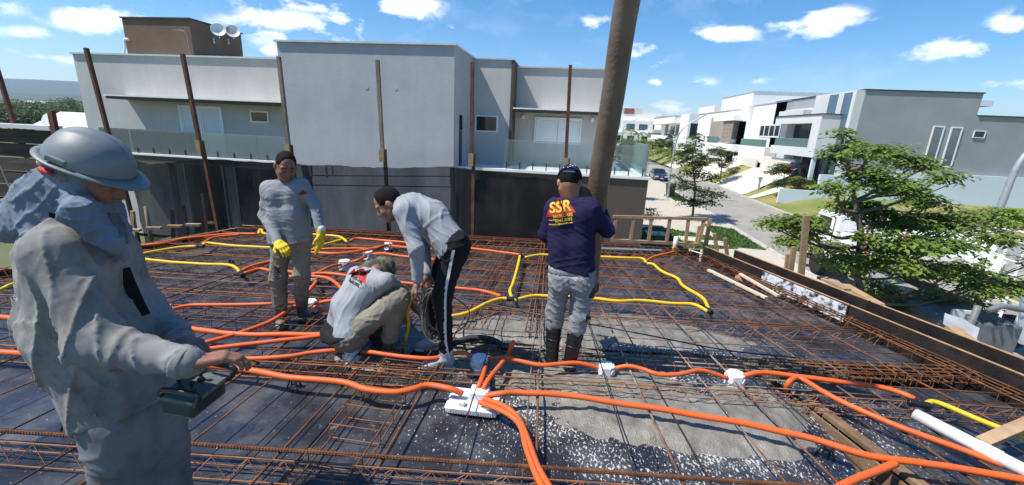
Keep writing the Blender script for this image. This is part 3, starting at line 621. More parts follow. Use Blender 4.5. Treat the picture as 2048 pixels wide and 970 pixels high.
# ================================================================== reinforcement
def rebar_mat():
    m=mat('rusty_steel',(.080,.032,.015),.75,.3,9,bump=.4,bscale=120,col2=(.23,.085,.028),rnd=.28,metal=.15)
    t=m.node_tree; b=t.nodes['Principled BSDF']; pos,sp=splash(t,.7,3.3,1.5,1.0)
    n=N(t,'ShaderNodeTexNoise',i_Scale=14.0,i_Detail=4.0); t.links.new(pos,n.inputs['Vector'])
    a=N(t,'ShaderNodeMath',operation='MULTIPLY'); t.links.new(sp,a.inputs[0]); a.inputs[1].default_value=.85
    s=N(t,'ShaderNodeMath',operation='SUBTRACT'); t.links.new(n.outputs[0],s.inputs[0]); s.inputs[1].default_value=.42
    q=N(t,'ShaderNodeMath',operation='MULTIPLY_ADD',use_clamp=True); t.links.new(s.outputs[0],q.inputs[0]); q.inputs[1].default_value=4.0; q.inputs[2].default_value=.35
    u=N(t,'ShaderNodeMath',operation='MULTIPLY',use_clamp=True); t.links.new(q.outputs[0],u.inputs[0]); t.links.new(a.outputs[0],u.inputs[1])
    mx=N(t,'ShaderNodeMix',data_type='RGBA'); t.links.new(u.outputs[0],mx.inputs['Factor']); t.links.new(b.inputs['Base Color'].links[0].from_socket,mx.inputs['A']); mx.inputs['B'].default_value=(.40,.37,.32,1); t.links.new(mx.outputs['Result'],b.inputs['Base Color'])
    return m
m_rust=rebar_mat()
m_steel=mat('dark_steel_wire',(.045,.036,.032),.5,.4,8,metal=.5,col2=(.10,.055,.032),rnd=.2)
m_truss=mat('rusty_truss_wire',(.15,.055,.02),.7,.3,7,bump=.2,bscale=120,col2=(.34,.135,.045),rnd=.15,metal=.1)
def jig(a,b,n,amp,seed):
    r=random.Random(seed); a,b=Vector(a),Vector(b); return [a+(b-a)*(i/n)+Vector((r.uniform(-amp,amp),r.uniform(-amp,amp),r.uniform(-amp*.5,amp*.5))) for i in range(n+1)]
def ribs(pts,r,step=.018):                                    # raised ribs of a deformed bar, joined with it
    b=MB().tube(pts,r,7); 
    L=[0]; 
    for i in range(1,len(pts)): L.append(L[-1]+(pts[i]-pts[i-1]).length)
    s=0
    while s<L[-1]-.02:
        i=max(k for k in range(len(L)) if L[k]<=s); i=min(i,len(pts)-2); t=(s-L[i])/(L[i+1]-L[i]); p=pts[i].lerp(pts[i+1],t); d=(pts[i+1]-pts[i]).normalized()
        b.tube([p-d*.0025,p+d*.0025],r*1.22,7); s+=step
    return b
slope=lambda x:float(np.interp(x,[-6.6,-4,-2,-1,-.2,.67,1.5,3,4.0],[.36,.16,.03,.0,-.05,-.135,-.225,-.33,-.41]))
def depth_bar(x3,r,z,name,label,group,m,y0=-.3,y1=None,seed=0):
    s=slope(x3); y1=y1 or (V_FAR+.1*x3-.05)/(1-.1*s*0)
    x_a,x_b=x3+s*(y0-3),x3+s*(y1-3)
    if x_b<edge_l(y1)+.1: return
    o=MB().tube(jig((x_a,y0,z),(x_b,y1,z),9,.006,seed),r,6).build(name,m,smooth=True); tag(o,label,'rebar',group); return o
thin=[-6.1,-5.65,-5.2,-4.75,-4.3,-3.85,-3.4,-2.95,-2.5,-1.98,-1.58,-.56,-.19,.37,.74,1.12,1.62,2.0,2.42,2.8,3.2,3.55]
for i,x in enumerate(thin): depth_bar(x,.0052,.112+.004*(i%2),'rebar','thin dark steel bar running away across the slab','thin bars running away from the camera',m_steel if i%3 else m_rust,seed=i)
thick=[-4.05,-2.24,-1.48,-.92,-.13,.60,1.42,2.22,3.03]
for i,x in enumerate(thick): depth_bar(x,.0085,.098,'rebar','thick rusty bar running away across the slab','thick rusty bars running away from the camera',m_rust,seed=50+i)
def span(v): 
    Y=v
    for _ in range(5): xl=edge_l(Y); Y=vy(xl,v)
    xl=edge_l(Y)+.08; Y=v
    for _ in range(5): xr=edge_r(Y); Y=vy(xr,v)
    return xl,edge_r(Y)-.10
def truss(v,x0,x1,label,group=None,hgt=.105,z=.022):
    mid=(x0+x1)/2; o=thing('lattice_truss',(mid,vy(mid,v),0),label,'rebar truss',group)
    D=Vector((1,.1,0)).normalized(); S=Vector((-D.y,D.x,0)); A=Vector((x0,vy(x0,v),z)); L=(Vector((x1,vy(x1,v),z))-A).length
    sd_=int(v*100)
    MB().tube(jig(A+Vector((0,0,hgt)),A+D*L+Vector((0,0,hgt)),8,.004,sd_),.0048,6).build('top_chord',m_truss,o,smooth=True)
    for s in (-1,1):
        MB().tube(jig(A+S*s*.05,A+D*L+S*s*.05,8,.003,sd_+s),.0042,6).build('bottom_chord',m_truss,o,smooth=True)
        n=int(L/.1); MB().tube([A+D*(i*.1)+(S*s*.048 if i%2 else S*s*.005+Vector((0,0,hgt))) for i in range(n+1)],.0030,4).build('lacing',m_truss,o)
    return o
ORD=dict(zip((3.98,4.38,4.85,5.25,5.65,6.05,6.40,6.72),('first','second','third','fourth','fifth','sixth','seventh','eighth')))
tl={1.885:'lattice truss nearest the camera beside the ribbed bar',2.83:'lattice truss just in front of the beam trench'}
for v in (1.885,2.83,3.98,4.38,4.85,5.25,5.65,6.05,6.40,6.72):
    x0,x1=span(v)
    if v<2: x0,x1=-3.6,x1
    truss(v,x0,x1,tl.get(v) or ORD[v]+' lattice truss behind the beam trench, counting away from the camera')
b=ribs(jig((-4.2,vy(-4.2,1.967),.122),(3.6,vy(3.6,1.967),.122),12,.004,3),.0115); o=b.build('ribbed_rebar',m_rust); tag(o,'thick ribbed rusty bar lying across the slab nearest the camera','rebar')
for i,v in enumerate((2.78,2.90,2.96,3.08,3.66,4.12,4.17,4.62,5.05,5.45,5.85,6.22,6.56)):
    x0,x1=span(v); o=MB().tube(jig((x0,vy(x0,v),.085),(x1,vy(x1,v),.085),10,.008,i),(.0065 if i%2 else .0052),6).build('rebar',m_rust,smooth=True)
    tag(o,'rusty bar lying across the slab from side to side','rebar','rusty bars lying across the slab')
def cage(A,B,w,h,z0,label,step=.16,r=.0055,nb=(2,2),m=None,stir=.0032):
    A,B=Vector((*A,0)),Vector((*B,0)); D=(B-A); L=D.length; D.normalize(); S=Vector((-D.y,D.x,0)); m=m or m_rust
    o=thing('rebar_cage',(A+B)/2,label,'rebar cage')
    for zi,zz in enumerate((z0,z0+h)):
        for k in range(nb[zi]):
            s=(k/(nb[zi]-1)-.5)*w; MB().tube(jig(A+S*s+Vector((0,0,zz)),B+S*s+Vector((0,0,zz)),8,.004,k),r,6).build('long_bar',m,o,smooth=True)
    n=int(L/step); first=None; rr=random.Random(int(L*100))
    for i in range(n+1):
        p=A+D*(i*step+.03+rr.uniform(-.02,.02)); t=S*(w/2+.008); P=[p-t+Vector((0,0,z0-.006)),p+t+Vector((0,0,z0-.006)),p+t+Vector((0,0,z0+h+.006))+D*rr.uniform(-.015,.015),p-t+Vector((0,0,z0+h+.006)),p-t+Vector((0,0,z0-.006))]
        q=MB(); 
        for a_,b_ in zip(P,P[1:]): q.tube([a_,b_],stir,5)
        q.build('stirrup',m_truss if m is m_rust else m,o)
    return o
cage((-1.18,1.62),(-1.18,3.15),.31,.085,.035,'flat ladder like stirrup cage in front of the crouching worker',.2)
cage((-1.15,vy(-1.15,3.41)),(3.55,vy(3.55,3.41)),.22,.30,-.27,'beam cage standing in the concrete filled trench',.15,.0065,(3,4))
cage((-5.6,vy(-5.6,3.60)),(-1.5,vy(-1.5,3.60)),.22,.07,.03,'stirrup cage lying behind the gloved worker on the left',.22)
cage((-3.9,vy(-3.9,2.98)),(-.9,vy(-.9,2.98)),.16,.07,.03,'narrow cage under the orange conduits by the crouching worker',.25)
cage((-.80,3.62),(-.80,6.6),.13,.08,.05,'narrow cage running away behind the bending worker',.28,.005)
cage((-.28,3.6),(-.36,6.7),.05,.03,.10,'pair of tied bars running away beside the navy shirted worker',.5,.006)
a=RE(6.9,-.12); b_=RE(1.2,-.12); cage(a,b_,.13,.30,-.22,'edge beam cage along the right slab edge',.2,.006,(2,3))
o=cage((1.75,vy(1.75,3.30)),(3.45,vy(3.45,3.36)),.16,.06,.05,'rusty cage bundle at the right end of the trench',.12,.006,(3,4))
a=(edge_l(6.1)+.14,6.1); b_=(edge_l(3.0)+.14,3.0); cage(a,b_,.12,.10,.03,'edge cage along the left slab edge by the stakes',.2,.005)
cage((-5.2,vy(-5.2,6.82)),(2.0,vy(2.0,6.82)),.12,.10,.03,'edge cage along the far slab edge',.2,.005)
for i,(x,v) in enumerate(((-2.9,2.12),(-2.6,2.35),(-1.9,2.72),(-3.3,3.05),(-3.0,4.7),(1.72,2.35),(-4.3,5.2),(2.6,2.1))):
    y=vy(x,v); s=MB()
    for dx in (-.035,.035):
        for dy in (-.02,.02): s.beam((x+dx*1.15,y+dy*1.3,0),(x+dx*.7,y+dy*.6,.06),.010,.010)
    s.box(x-.03,x+.03,y-.016,y+.016,.055,.068).box(x-.03,x-.02,y-.016,y+.016,.068,.088).box(x+.02,x+.03,y-.016,y+.016,.068,.088)
    o=s.build('bar_spacer',m_dframe); tag(o,'small black plastic spacer chair holding the bars up','bar spacer','plastic bar spacers')
# ================================================================== conduits laid over the bars
def conduit_mat(name,c,c2):
    return mat(name,c,.52,.1,5,bump=.04,bscale=160,col2=c2,lo=.35,hi=.8,spec=.45)
m_or=conduit_mat('orange_conduit',(.80,.120,.014),(.50,.110,.038))
m_ye=conduit_mat('yellow_conduit',(.78,.50,.012),(.60,.40,.03))
m_wp=mat('white_plastic',(.74,.75,.76),.45,.05,4,col2=(.58,.58,.57),lo=.45,hi=.8)
m_bp=mat('black_plastic',(.012,.012,.014),.4,.2,4)
def conduit(pts,label,m,r=.022,z=.137,rib=False,cat='conduit'):
    r0=random.Random(len(label)*7+int(pts[0][0])); P=[gz(p[0],p[1],p[2] if len(p)>2 else z) for p in pts]; r*=.92
    Q=spline(P,.011 if rib else .03); Q=[q+Vector((0,0,.006*noise.noise(q*4.0))) for q in Q]
    rs=[r*(1.035 if i%2 else .965) for i in range(len(Q))] if rib else r
    o=MB().tube(Q,rs,10 if rib else 8).build('conduit',m,smooth=True); tag(o,label,cat); return o
O=[
([(-60,700),(60,707),(250,722),(462,735),(578,755),(683,764),(733,779),(787,784),(823,779),(856,770),(900,777),(925,787,.10)],'long orange conduit from the left edge to the flat white box',.0235,1),
([(970,792,.10),(1000,787),(1030,784),(1067,786),(1139,791),(1211,802),(1319,818),(1450,840),(1497,849),(1618,876),(1739,912),(1836,926),(1933,939),(2090,968)],'long orange conduit from the flat white box to the right corner',.0225,1),
([(968,797,.10),(1012,815),(1038,840),(1056,880),(1074,930),(1096,970),(1120,1010),(1170,1120),(1230,1300)],'upper of two orange conduits curving from the flat box to the bottom',.020,1),
([(960,804,.09),(1012,826),(1040,851),(1052,894),(1070,945),(1085,975),(1105,1015),(1150,1120),(1200,1300)],'lower of two orange conduits curving from the flat box to the bottom',.020,1),
([(955,782,.08),(958,770),(966,750),(972,730,.08)],'short orange conduit joining the flat box to the octagonal box',.019,0),
([(966,783,.08),(969,773),(980,754),(1002,728),(1016,710,.12),(1027,683,.26)],'orange conduit rising from the flat box beside the navy worker',.02,0),
([(974,718,.09),(1012,716),(1052,725),(1085,730),(1121,728),(1157,726),(1205,737,.08)],'orange conduit passing behind the black boots',.019,0),
([(1220,738,.08),(1254,731),(1283,737),(1319,748),(1363,748),(1402,741),(1455,757,.08)],'dirty orange conduit over the wet concrete',.019,0),
([(1476,755,.08),(1500,748),(1536,745),(1594,752),(1671,762),(1759,774),(1802,786),(1829,798)],'orange conduit from the last box towards the yellow tail',.021,0),
([(1572,780,.05),(1577,764),(1594,754),(1613,762),(1652,786),(1710,815),(1788,849),(1846,871),(1933,902),(2090,962)],'orange conduit looping down to the right edge of the picture',.021,0),
([(1560,1090),(1620,1020),(1660,988),(1686,970),(1730,951),(1790,928)],'short orange conduit end at the bottom right',.023,1),
([(430,719),(455,717),(517,717),(582,712),(625,705),(672,701),(700,705,.08)],'orange conduit running to the box below the crouching worker',.02,0),
([(714,704,.08),(740,704),(780,710),(823,715),(867,716),(908,707),(929,705),(951,718,.09)],'orange conduit under the bending worker\'s shoe',.019,0),
([(-60,628),(60,638),(250,645),(342,652),(398,660),(491,669),(570,669),(660,668)],'thick orange conduit crossing behind the helmeted worker',.025,0),
([(380,697),(398,690),(451,674),(497,660),(544,642),(575,622),(592,612)],'orange conduit slanting up past the muddy boots',.021,0),
([(410,700),(425,697),(504,687),(570,680),(655,669)],'orange conduit slanting to the crouching worker\'s hip',.021,0),
([(330,622),(342,619),(379,611),(425,610),(504,609),(550,607),(615,606,.09)],'orange conduit passing behind the gloved worker\'s knees',.02,0),
([(200,500),(261,492),(322,487),(372,477),(425,471),(471,468),(514,468)],'orange conduit along the far left edge of the slab',.021,0),
([(405,487),(425,476),(455,472),(480,470)],'short orange branch off the far left conduit',.02,0),
([(486,540),(504,532),(535,524),(580,512),(624,505),(669,507),(718,502),(755,494),(772,493,.08)],'orange conduit behind the gloved worker\'s thighs',.021,0),
([(488,547),(520,538),(544,542),(573,542),(590,545),(623,548),(652,547),(702,552),(770,562),(840,568),(912,576),(964,581),(1002,592)],'long orange conduit over the crouching worker to the yellow joint',.021,0),
([(573,552),(603,555),(629,553),(656,557),(676,570),(690,585)],'orange conduit bending behind the crouching worker',.02,0),
([(620,554),(643,542),(662,532),(685,528,.08)],'short orange conduit to the nearest far box',.019,0),
([(697,526,.08),(718,519),(733,512,.08)],'short orange conduit between the two far boxes',.019,0),
([(743,508,.08),(768,507),(800,512),(870,520)],'orange conduit from the far box behind the bending worker',.019,0),
([(612,588),(629,568),(633,560,.08)],'short orange conduit below the small box',.019,0),
([(628,607,.09),(656,602),(690,600)],'orange conduit stub behind the crouching worker, upper one',.019,0),
([(626,613,.09),(646,618),(672,628)],'orange conduit stub behind the crouching worker, lower one',.019,0),
([(600,503),(626,499),(702,497),(745,497),(768,491),(775,491,.08)],'straight orange conduit to the farthest box',.019,0),
([(702,481),(718,477),(800,484),(870,490),(944,497),(1002,504),(1040,510)],'orange conduit along the far edge to the yellow joint',.02,0),
([(784,492,.08),(830,496),(880,499)],'orange conduit leaving the farthest box',.019,0),
([(1291,523),(1304,515),(1325,509),(1348,503)],'orange conduit to the white pipe stub',.019,0)]
for p,l,r,rb in O: conduit(p,l,m_or,r,rib=rb)
Y_=[([(240,516),(273,510),(322,500),(365,494),(393,493)],'yellow conduit to the black coupling at far left'),
([(405,492),(415,486),(471,492),(537,495),(590,497)],'yellow conduit from the black coupling to the gloved worker'),
([(200,515),(276,517),(306,520),(355,525),(405,528),(454,530),(471,535),(481,546)],'yellow conduit in front of the left stakes ending in a coupling'),
([(517,468),(519,459),(524,460),(530,467),(580,468),(624,469),(669,472),(684,476),(694,484)],'yellow conduit along the far edge behind the gloved worker'),
([(600,505),(624,499),(646,490),(684,479)],'yellow conduit slanting by the yellow gloved hand'),
([(1040,511),(1036,531),(1026,566),(1020,581),(1023,594)],'yellow conduit running away between two black joints'),
([(880,637),(900,633),(935,626),(973,607),(1002,597),(1020,598)],'yellow conduit from the cable coil to the black joint'),
([(1029,600),(1064,592),(1093,592),(1140,594),(1190,597),(1237,603),(1281,601),(1340,606),(1384,608),(1404,616),(1415,623)],'long yellow conduit passing behind the grey trousers'),
([(1051,515),(1076,510),(1102,510),(1150,511),(1193,513),(1252,516),(1284,517),(1292,525)],'yellow conduit crossing behind the navy shirt'),
([(1294,527),(1307,529),(1325,543),(1354,556),(1366,572),(1404,595),(1417,616)],'yellow conduit slanting on the far right half of the slab'),
([(1846,811),(1865,804),(1894,813),(1957,839),(2048,873),(2090,890)],'yellow conduit end beside the white pipe'),
([(-40,590),(0,580),(30,568),(100,560)],'yellow conduit behind the helmeted worker\'s back')]
for p,l in Y_: conduit(p,l,m_ye,.0205)
for i,(px,py,d) in enumerate(((399,492,(1,.1)),(483,548,(.8,-.6)),(1046,512,(1,.1)),(1024,598,(1,.1)),(1416,621,(.3,-1)),(1838,808,(1,-.3)))):
    c=gz(px,py,.137); d=Vector((*d,0)).normalized(); L=.06
    o=MB().lathe([(.026,-L),(.028,-L+.004),(.028,-.012),(.024,-.01),(.024,.01),(.028,.012),(.028,L-.004),(.026,L)],c,10,d).build('conduit_coupling',m_bp,smooth=False)
    tag(o,('black coupling joining yellow conduits at far left','black coupling at the end of the left yellow conduit','black coupling where far orange meets yellow','black coupling behind the coil of cable','black coupling at the right end of the yellow loop','black coupling by the white pipe')[i],'coupling')
# octagonal ceiling boxes
def octo(px,py,s,label,hh=.095,tilt=0):
    c=gz(px,py,.012); o=thing('octagonal_box',c,label,'junction box'); r=.062*s; a0=math.pi/8+tilt
    ring=lambda rr,z:[(c.x+rr*math.cos(a0+k*math.pi/4),c.y+rr*math.sin(a0+k*math.pi/4),z) for k in range(8)]
    b=MB(); P=ring(r*1.04,c.z)+ring(r,c.z+.02)+ring(r,c.z+hh*s-.006)+ring(r*.94,c.z+hh*s); b.add(P,[(j*8+k,j*8+(k+1)%8,(j+1)*8+(k+1)%8,(j+1)*8+k) for j in range(3) for k in range(8)]+[tuple(range(24,32)),tuple(range(8))[::-1]]); b.build('housing',m_wp,o)
    for k in range(4):
        a=a0+math.pi/8+k*math.pi/2; d=Vector((math.cos(a),math.sin(a),0)); MB().lathe([(.019*s,0),(.021*s,.004),(.021*s,.010),(.012*s,.010)],c+d*(r*.925)+Vector((0,0,.055*s)),10,d).build('knockout',m_wp,o)
    for k in range(2):
        a=a0+math.pi/8+math.pi/4+k*math.pi; d=Vector((math.cos(a),math.sin(a),0)); t=Vector((-d.y,d.x,0)); MB().obox(c+d*(r*1.18)+Vector((0,0,.008)),d*.022*s,t*.02*s,Vector((0,0,.006))).build('fixing_ear',m_wp,o)
    for k in range(3): MB().obox(c+Vector(((k-1)*.03*s,0,hh*s+.002)),Vector((.009,0,0)),Vector((0,.03*s,0)),Vector((0,0,.0025))).build('lid_rib',m_wp,o)
for (px,py,s,l) in ((706,722,1.15,'octagonal white box in front of the crouching worker'),(959,738,1.15,'octagonal white box above the flat white panel'),(1211,752,1.1,'bluish white octagonal box right of the black boots'),(1467,770,1.15,'white octagonal box at the edge of the wet concrete'),
    (620,622,1.2,'white octagonal box behind the muddy rubber boots'),(690,537,1.2,'white octagonal box above the crouching worker\'s back'),(737,516,1.1,'white octagonal box second farthest from the camera'),(778,498,1.1,'white octagonal box farthest from the camera, by the bent head'),(633,563,.8,'small white octagonal box beside the gloved worker\'s knee'),(330,630,1.0,'white round topped box by the helmeted worker\'s chest')): octo(px,py,s,l)
# flat distribution panel
c=gz(950,812,.02); ux=Vector((1,.02,0)).normalized(); uy=Vector((-ux.y,ux.x,0)); o=thing('distribution_panel',c,'flat white distribution panel where the orange conduits meet','distribution panel')
def pb(name,x,y,z,a,b,h,par,m=None,bev=.006): return MB().obox(c+ux*x+uy*y+Vector((0,0,z)),ux*a,uy*b,Vector((0,0,h))).build(name,m or m_wp,par,bevel=bev)
pl=pb('base_tray',-.01,.02,.02,.175,.125,.018,o); 
for k in range(26): MB().obox(c+ux*(-.155+k*.0116)+uy*(-.108)+Vector((0,0,.022)),ux*.003,uy*.003,Vector((0,0,.017))).build('rib',m_wp,pl)
hb=pb('raised_housing',.02,.055,.068,.065,.055,.032,o)
for (x,y) in ((-.08,-.06),(.10,-.06)): pb('clip_block',x,y,.052,.022,.02,.018,o)
for (x,y) in ((-.13,.1),(-.05,.11),(.1,.12),(.14,.08),(-.12,.02)): MB().lathe([(.018,0),(.018,.004),(.014,.0045)],c+ux*x+uy*y+Vector((0,0,.0385)),12).build('knockout',m_wp,pl)
pb('flange',-.01,.02,.006,.195,.085,.006,o)
# pipes, sticks, loose things
def rod(name,pa,pb_,z0,z1,r,m,label,cat,n=12):
    o=MB().tube([gz(*pa,z0),gz(*pb_,z1)],r,n).build(name,m,smooth=False); return tag(o,label,cat)
c0,c1=gz(1830,828,.16),gz(2075,955,.16); d=(c1-c0).normalized(); o=thing('plastic_pipe',c0,'thick white plastic drain pipe lying at the right edge','pipe')
MB().lathe([(.036,0),(.040,0),(.040,(c1-c0).length),(.036,(c1-c0).length)],c0,18,d).build('pipe',mat('cream_pvc',(.70,.68,.62),.4,.08,3),o,smooth=True); MB().lathe([(.043,.32),(.0445,.325),(.0445,.42),(.043,.425)],c0,18,d).build('socket_collar',MATS['cream_pvc'],o)
o=MB().beam(gz(1965,885,.15),gz(2075,838,.22),.075,.035).build('wood_offcut',m_plank,bevel=.004); tag(o,'pale wooden offcut resting on the white pipe','wood offcut')
m_stick=mat('pale_batten',(.62,.52,.38),.8,.12,4,stretch=(1,1,1))
o=MB().beam(gz(1417,540,.13),gz(1533,596,.13),.05,.025).build('batten',m_stick); tag(o,'long pale batten lying near the right far corner','batten')
o=MB().beam(gz(1480,548,.14),gz(1557,592,.13),.04,.025).build('batten',m_stick); tag(o,'shorter pale batten beside the brown lump','batten')
b=MB(); cc=gz(1483,560,.05); r_=random.Random(2)
b.add([cc+Vector((math.cos(a)*.10*r_.uniform(.8,1.1),math.sin(a)*.08*r_.uniform(.8,1.1),z)) for z in (0,.05) for a in [k*math.pi/4 for k in range(8)]]+[cc+Vector((0,0,.09))],[(k,(k+1)%8,8+(k+1)%8,8+k) for k in range(8)]+[(8+k,8+(k+1)%8,16) for k in range(8)]); o=b.build('broken_brick',mat('clay_brick',(.34,.16,.09),.9,.2,8,bump=.3),smooth=True); tag(o,'broken clay brick lump under the pale battens','brick')
c=gz(1348,504,.05); o=thing('pipe_stub',c,'upright white pipe stub near the far right corner','pipe'); MB().lathe([(.030,0),(.034,0),(.034,.26),(.030,.26),(.030,.02)],c,14).build('pipe',MATS['cream_pvc'],o,smooth=True); MB().lathe([(.039,.03),(.044,.035),(.044,.075),(.039,.08)],c,12).build('yellow_tape',m_ye,o)
rod('steel_flat',(1197,497),(1323,501),.12,.12,.02,m_alu,'grey flat bar lying along the far right edge','steel bar',4)
rod('steel_flat',(1378,500),(1405,508),.13,.13,.012,m_alu,'short grey bar by the far right corner','steel bar',4)
o=MB().tube(spline([gz(900,594,.16),gz(1000,612,.15),gz(1127,640,.16),gz(1200,652,.15),gz(1300,671,.16),gz(1450,700,.14),gz(1600,716,.14)],.05),.006,6).build('loose_cable',m_bp,smooth=True); tag(o,'thin dark cable trailing from the coil across the slab','cable')
o=MB().tube(spline([gz(905,688,.05),gz(940,676,.07),gz(980,678,.06),gz(1005,692,.0),gz(1010,705,-.08)],.03),.028,8).build('dark_hose',mat('dark_rubber',(.03,.032,.03),.6,.2,5),smooth=True); tag(o,'short dark hose bending into the trench','hose')
# ================================================================== guard posts, netting, stakes
m_post=mat('rusted_post',(.085,.032,.018),.8,.35,7,bump=.3,bscale=40,col2=(.16,.060,.028),rnd=.15)
m_postg=mat('grey_wood_post',(.16,.12,.085),.85,.3,6,bump=.3,col2=(.26,.20,.15),stretch=(1,1,.3))
VN=V_FAR+.18
for i,(pt,pb_,wood) in enumerate((((-18,100),(33,262),0),((172,96),(211,245),0),((365,108),(402,300),0),((557,113),(577,290),1),((755,120),(765,300),1),((945,124),(943,310),0),((1141,130),(1131,335),0))):
    a=gv(*pt,VN); b_=gv(*pb_,VN); d=(b_-a).normalized(); e=a+d*((a.z+.7)/-d.z); s=a+d*((a.z-1.38)/-d.z)
    o=thing('guard_post',e,('rusted guard post at the left edge of the picture','rusted guard post behind the grey helmet','rusted guard post in front of the white shutter door','grey guard post at the left edge of the tall grey block','grey guard post before the middle of the tall grey block','rusted guard post before the recessed wall','rusted guard post before the white window shutter')[i],'post')
    MB().beam(a,s,.052,.052,(0,1,0)).build('upper_post',m_postg if wood else m_post,o); MB().beam(s+Vector((.035,.0,.1)),e+Vector((.035,0,0)),.05,.05,(0,1,0)).build('lower_post',m_post,o)
    MB().beam(s+Vector((.0,-.04,.10)),s+Vector((.0,-.04,-.10)),.085,.03,(0,1,0)).build('splice_block',m_plank,o)
def net_mat(name,d0,d1):
    m=bpy.data.materials.new(name); m.use_nodes=True; t=m.node_tree; t.nodes.clear()
    c=N(t,'ShaderNodeTexCoord'); q=N(t,'ShaderNodeMapping'); q.inputs['Scale'].default_value=(1,1,.35); t.links.new(c.outputs['Object'],q.inputs[0])
    n=N(t,'ShaderNodeTexNoise',i_Scale=1.8,i_Detail=7.0,i_Roughness=.6); t.links.new(q.outputs[0],n.inputs['Vector'])
    r=N(t,'ShaderNodeMapRange'); r.inputs[1].default_value=.3; r.inputs[2].default_value=.75; r.inputs[3].default_value=d0; r.inputs[4].default_value=d1; t.links.new(n.outputs[0],r.inputs[0])
    tr=N(t,'ShaderNodeBsdfTransparent'); df=N(t,'ShaderNodeBsdfDiffuse'); df.inputs[0].default_value=(.030,.031,.034,1); tl_=N(t,'ShaderNodeBsdfTranslucent'); tl_.inputs[0].default_value=(.02,.02,.02,1)
    ad=N(t,'ShaderNodeMixShader'); ad.inputs[0].default_value=.35; t.links.new(df.outputs[0],ad.inputs[1]); t.links.new(tl_.outputs[0],ad.inputs[2])
    mx=N(t,'ShaderNodeMixShader'); t.links.new(r.outputs[0],mx.inputs[0]); t.links.new(tr.outputs[0],mx.inputs[1]); t.links.new(ad.outputs[0],mx.inputs[2]); t.links.new(mx.outputs[0],N(t,'ShaderNodeOutputMaterial').inputs[0]); return m
m_net=net_mat('black_shade_net',.92,.76); m_net2=net_mat('thin_black_shade_net',.86,.68)
def net_piece(tops,zb,label,off,seed,m=None):
    P=[gv(*p,VN+off) for p in tops]; b=MB(); n=90; nz=16; L=[p.x for p in P]
    for i in range(n+1):
        x=L[0]+(L[-1]-L[0])*i/n; zt=float(np.interp(x,L,[p.z for p in P]))+.025*noise.noise(Vector((x*3,seed,0)))-.02*abs(math.sin((x+.2)*1.65))+.012*noise.noise(Vector((x*11,seed,3)))
        for j in range(nz+1):
            f=j/nz; z=zb+(zt-zb)*f
            y=vy(x,VN+off)+.09*math.sin(x*3.1+seed)*(.3+.7*math.sin(f*3.1))+.09*noise.noise(Vector((x*2.2+f*1.4,z*1.3,seed)))+.03*noise.noise(Vector((x*9+f*5,z*4,seed)))
            b.v.append((x,y,z))
    k=nz+1; b.f=[(i*k+j,(i+1)*k+j,(i+1)*k+j+1,i*k+j+1) for i in range(n) for j in range(nz)]
    o=b.build('shade_net',m or m_net,smooth=True,fix=False); return tag(o,label,'netting')
net_piece([(255,316),(300,326),(400,318),(500,320),(580,324),(620,330)],-1.1,'black shade netting on the left before the ground floor opening',.05,1)
net_piece([(600,329),(700,332),(757,331),(830,334),(908,333)],-.5,'black shade netting in front of the tall grey block',.02,2,m_net2)
net_piece([(900,334),(960,338),(1018,347),(1090,358),(1171,372),(1215,392)],-.7,'sagging black shade netting behind the navy shirted worker',.08,3)
for k,(pa,pb_) in enumerate((((625,351),(905,353)),((625,370),(905,374)))):
    a,b_=gv(*pa,VN+.14),gv(*pb_,VN+.14); o=MB().beam(a,b_,.02,.014).build('guard_rail',m_post); tag(o,('upper','lower')[k]+' thin dark rail behind the middle netting','rail')
for k,(pa,pb_) in enumerate((((615,331),(620,352)),((650,333),(652,356)),((662,331),(663,352)))):
    o=MB().extr([gv(*pa,VN-.05),gv(pa[0]+5,pa[1],VN-.05),gv(pb_[0]+4,pb_[1],VN-.07),gv(*pb_,VN-.07)],(0,.004,0)).build('net_shred',m_bp); tag(o,('torn black strip hanging from the net nearest the gloved worker','torn black strip, middle of three on the net','torn black strip, right of three on the net')[k],'net strip')
# stakes beyond the left edge
for i,(px,pt,pb_,dx,w,round_) in enumerate(((265,422,460,0,.06,0),(299,413,462,-8,.05,1),(342,420,452,2,.05,0),(373,410,447,-6,.045,1),(414,388,449,-9,.05,0))):
    a=gz(px,pb_,0)+Vector((-.10,.12,-.3)); Y=a.y; t=gy(px+dx,pt,Y); bm=gy(px,pb_,Y)
    if round_: o=MB().tube([bm-Vector((0,0,.3)),t],[.032,.028],8).build('stake',m_postg,smooth=True)
    else: o=MB().beam(bm-Vector((0,0,.3)),t,w,.04,(0,1,0)).build('stake',m_plank)
    tag(o,('flat wooden stake nearest the helmet, leftmost of five','round tilted stake, second from the left of five','dark upright stake, middle of the five by the left board','thin tilted stake, fourth of five by the left board','tall pale stake, rightmost of five by the left board')[i],'stake')
for i,(px,py) in enumerate(((262,463),(305,459),(348,455),(385,452),(426,447))):
    c=gz(px,py,.06)+Vector((-.06,.08,0)); o=MB().obox(c,Vector((.11,.03,0)),Vector((-.01,.035,0)),Vector((0,0,.02))).build('timber_block',m_plank); tag(o,'pale timber block behind the left board between the stakes','wood block','timber blocks behind the left board')
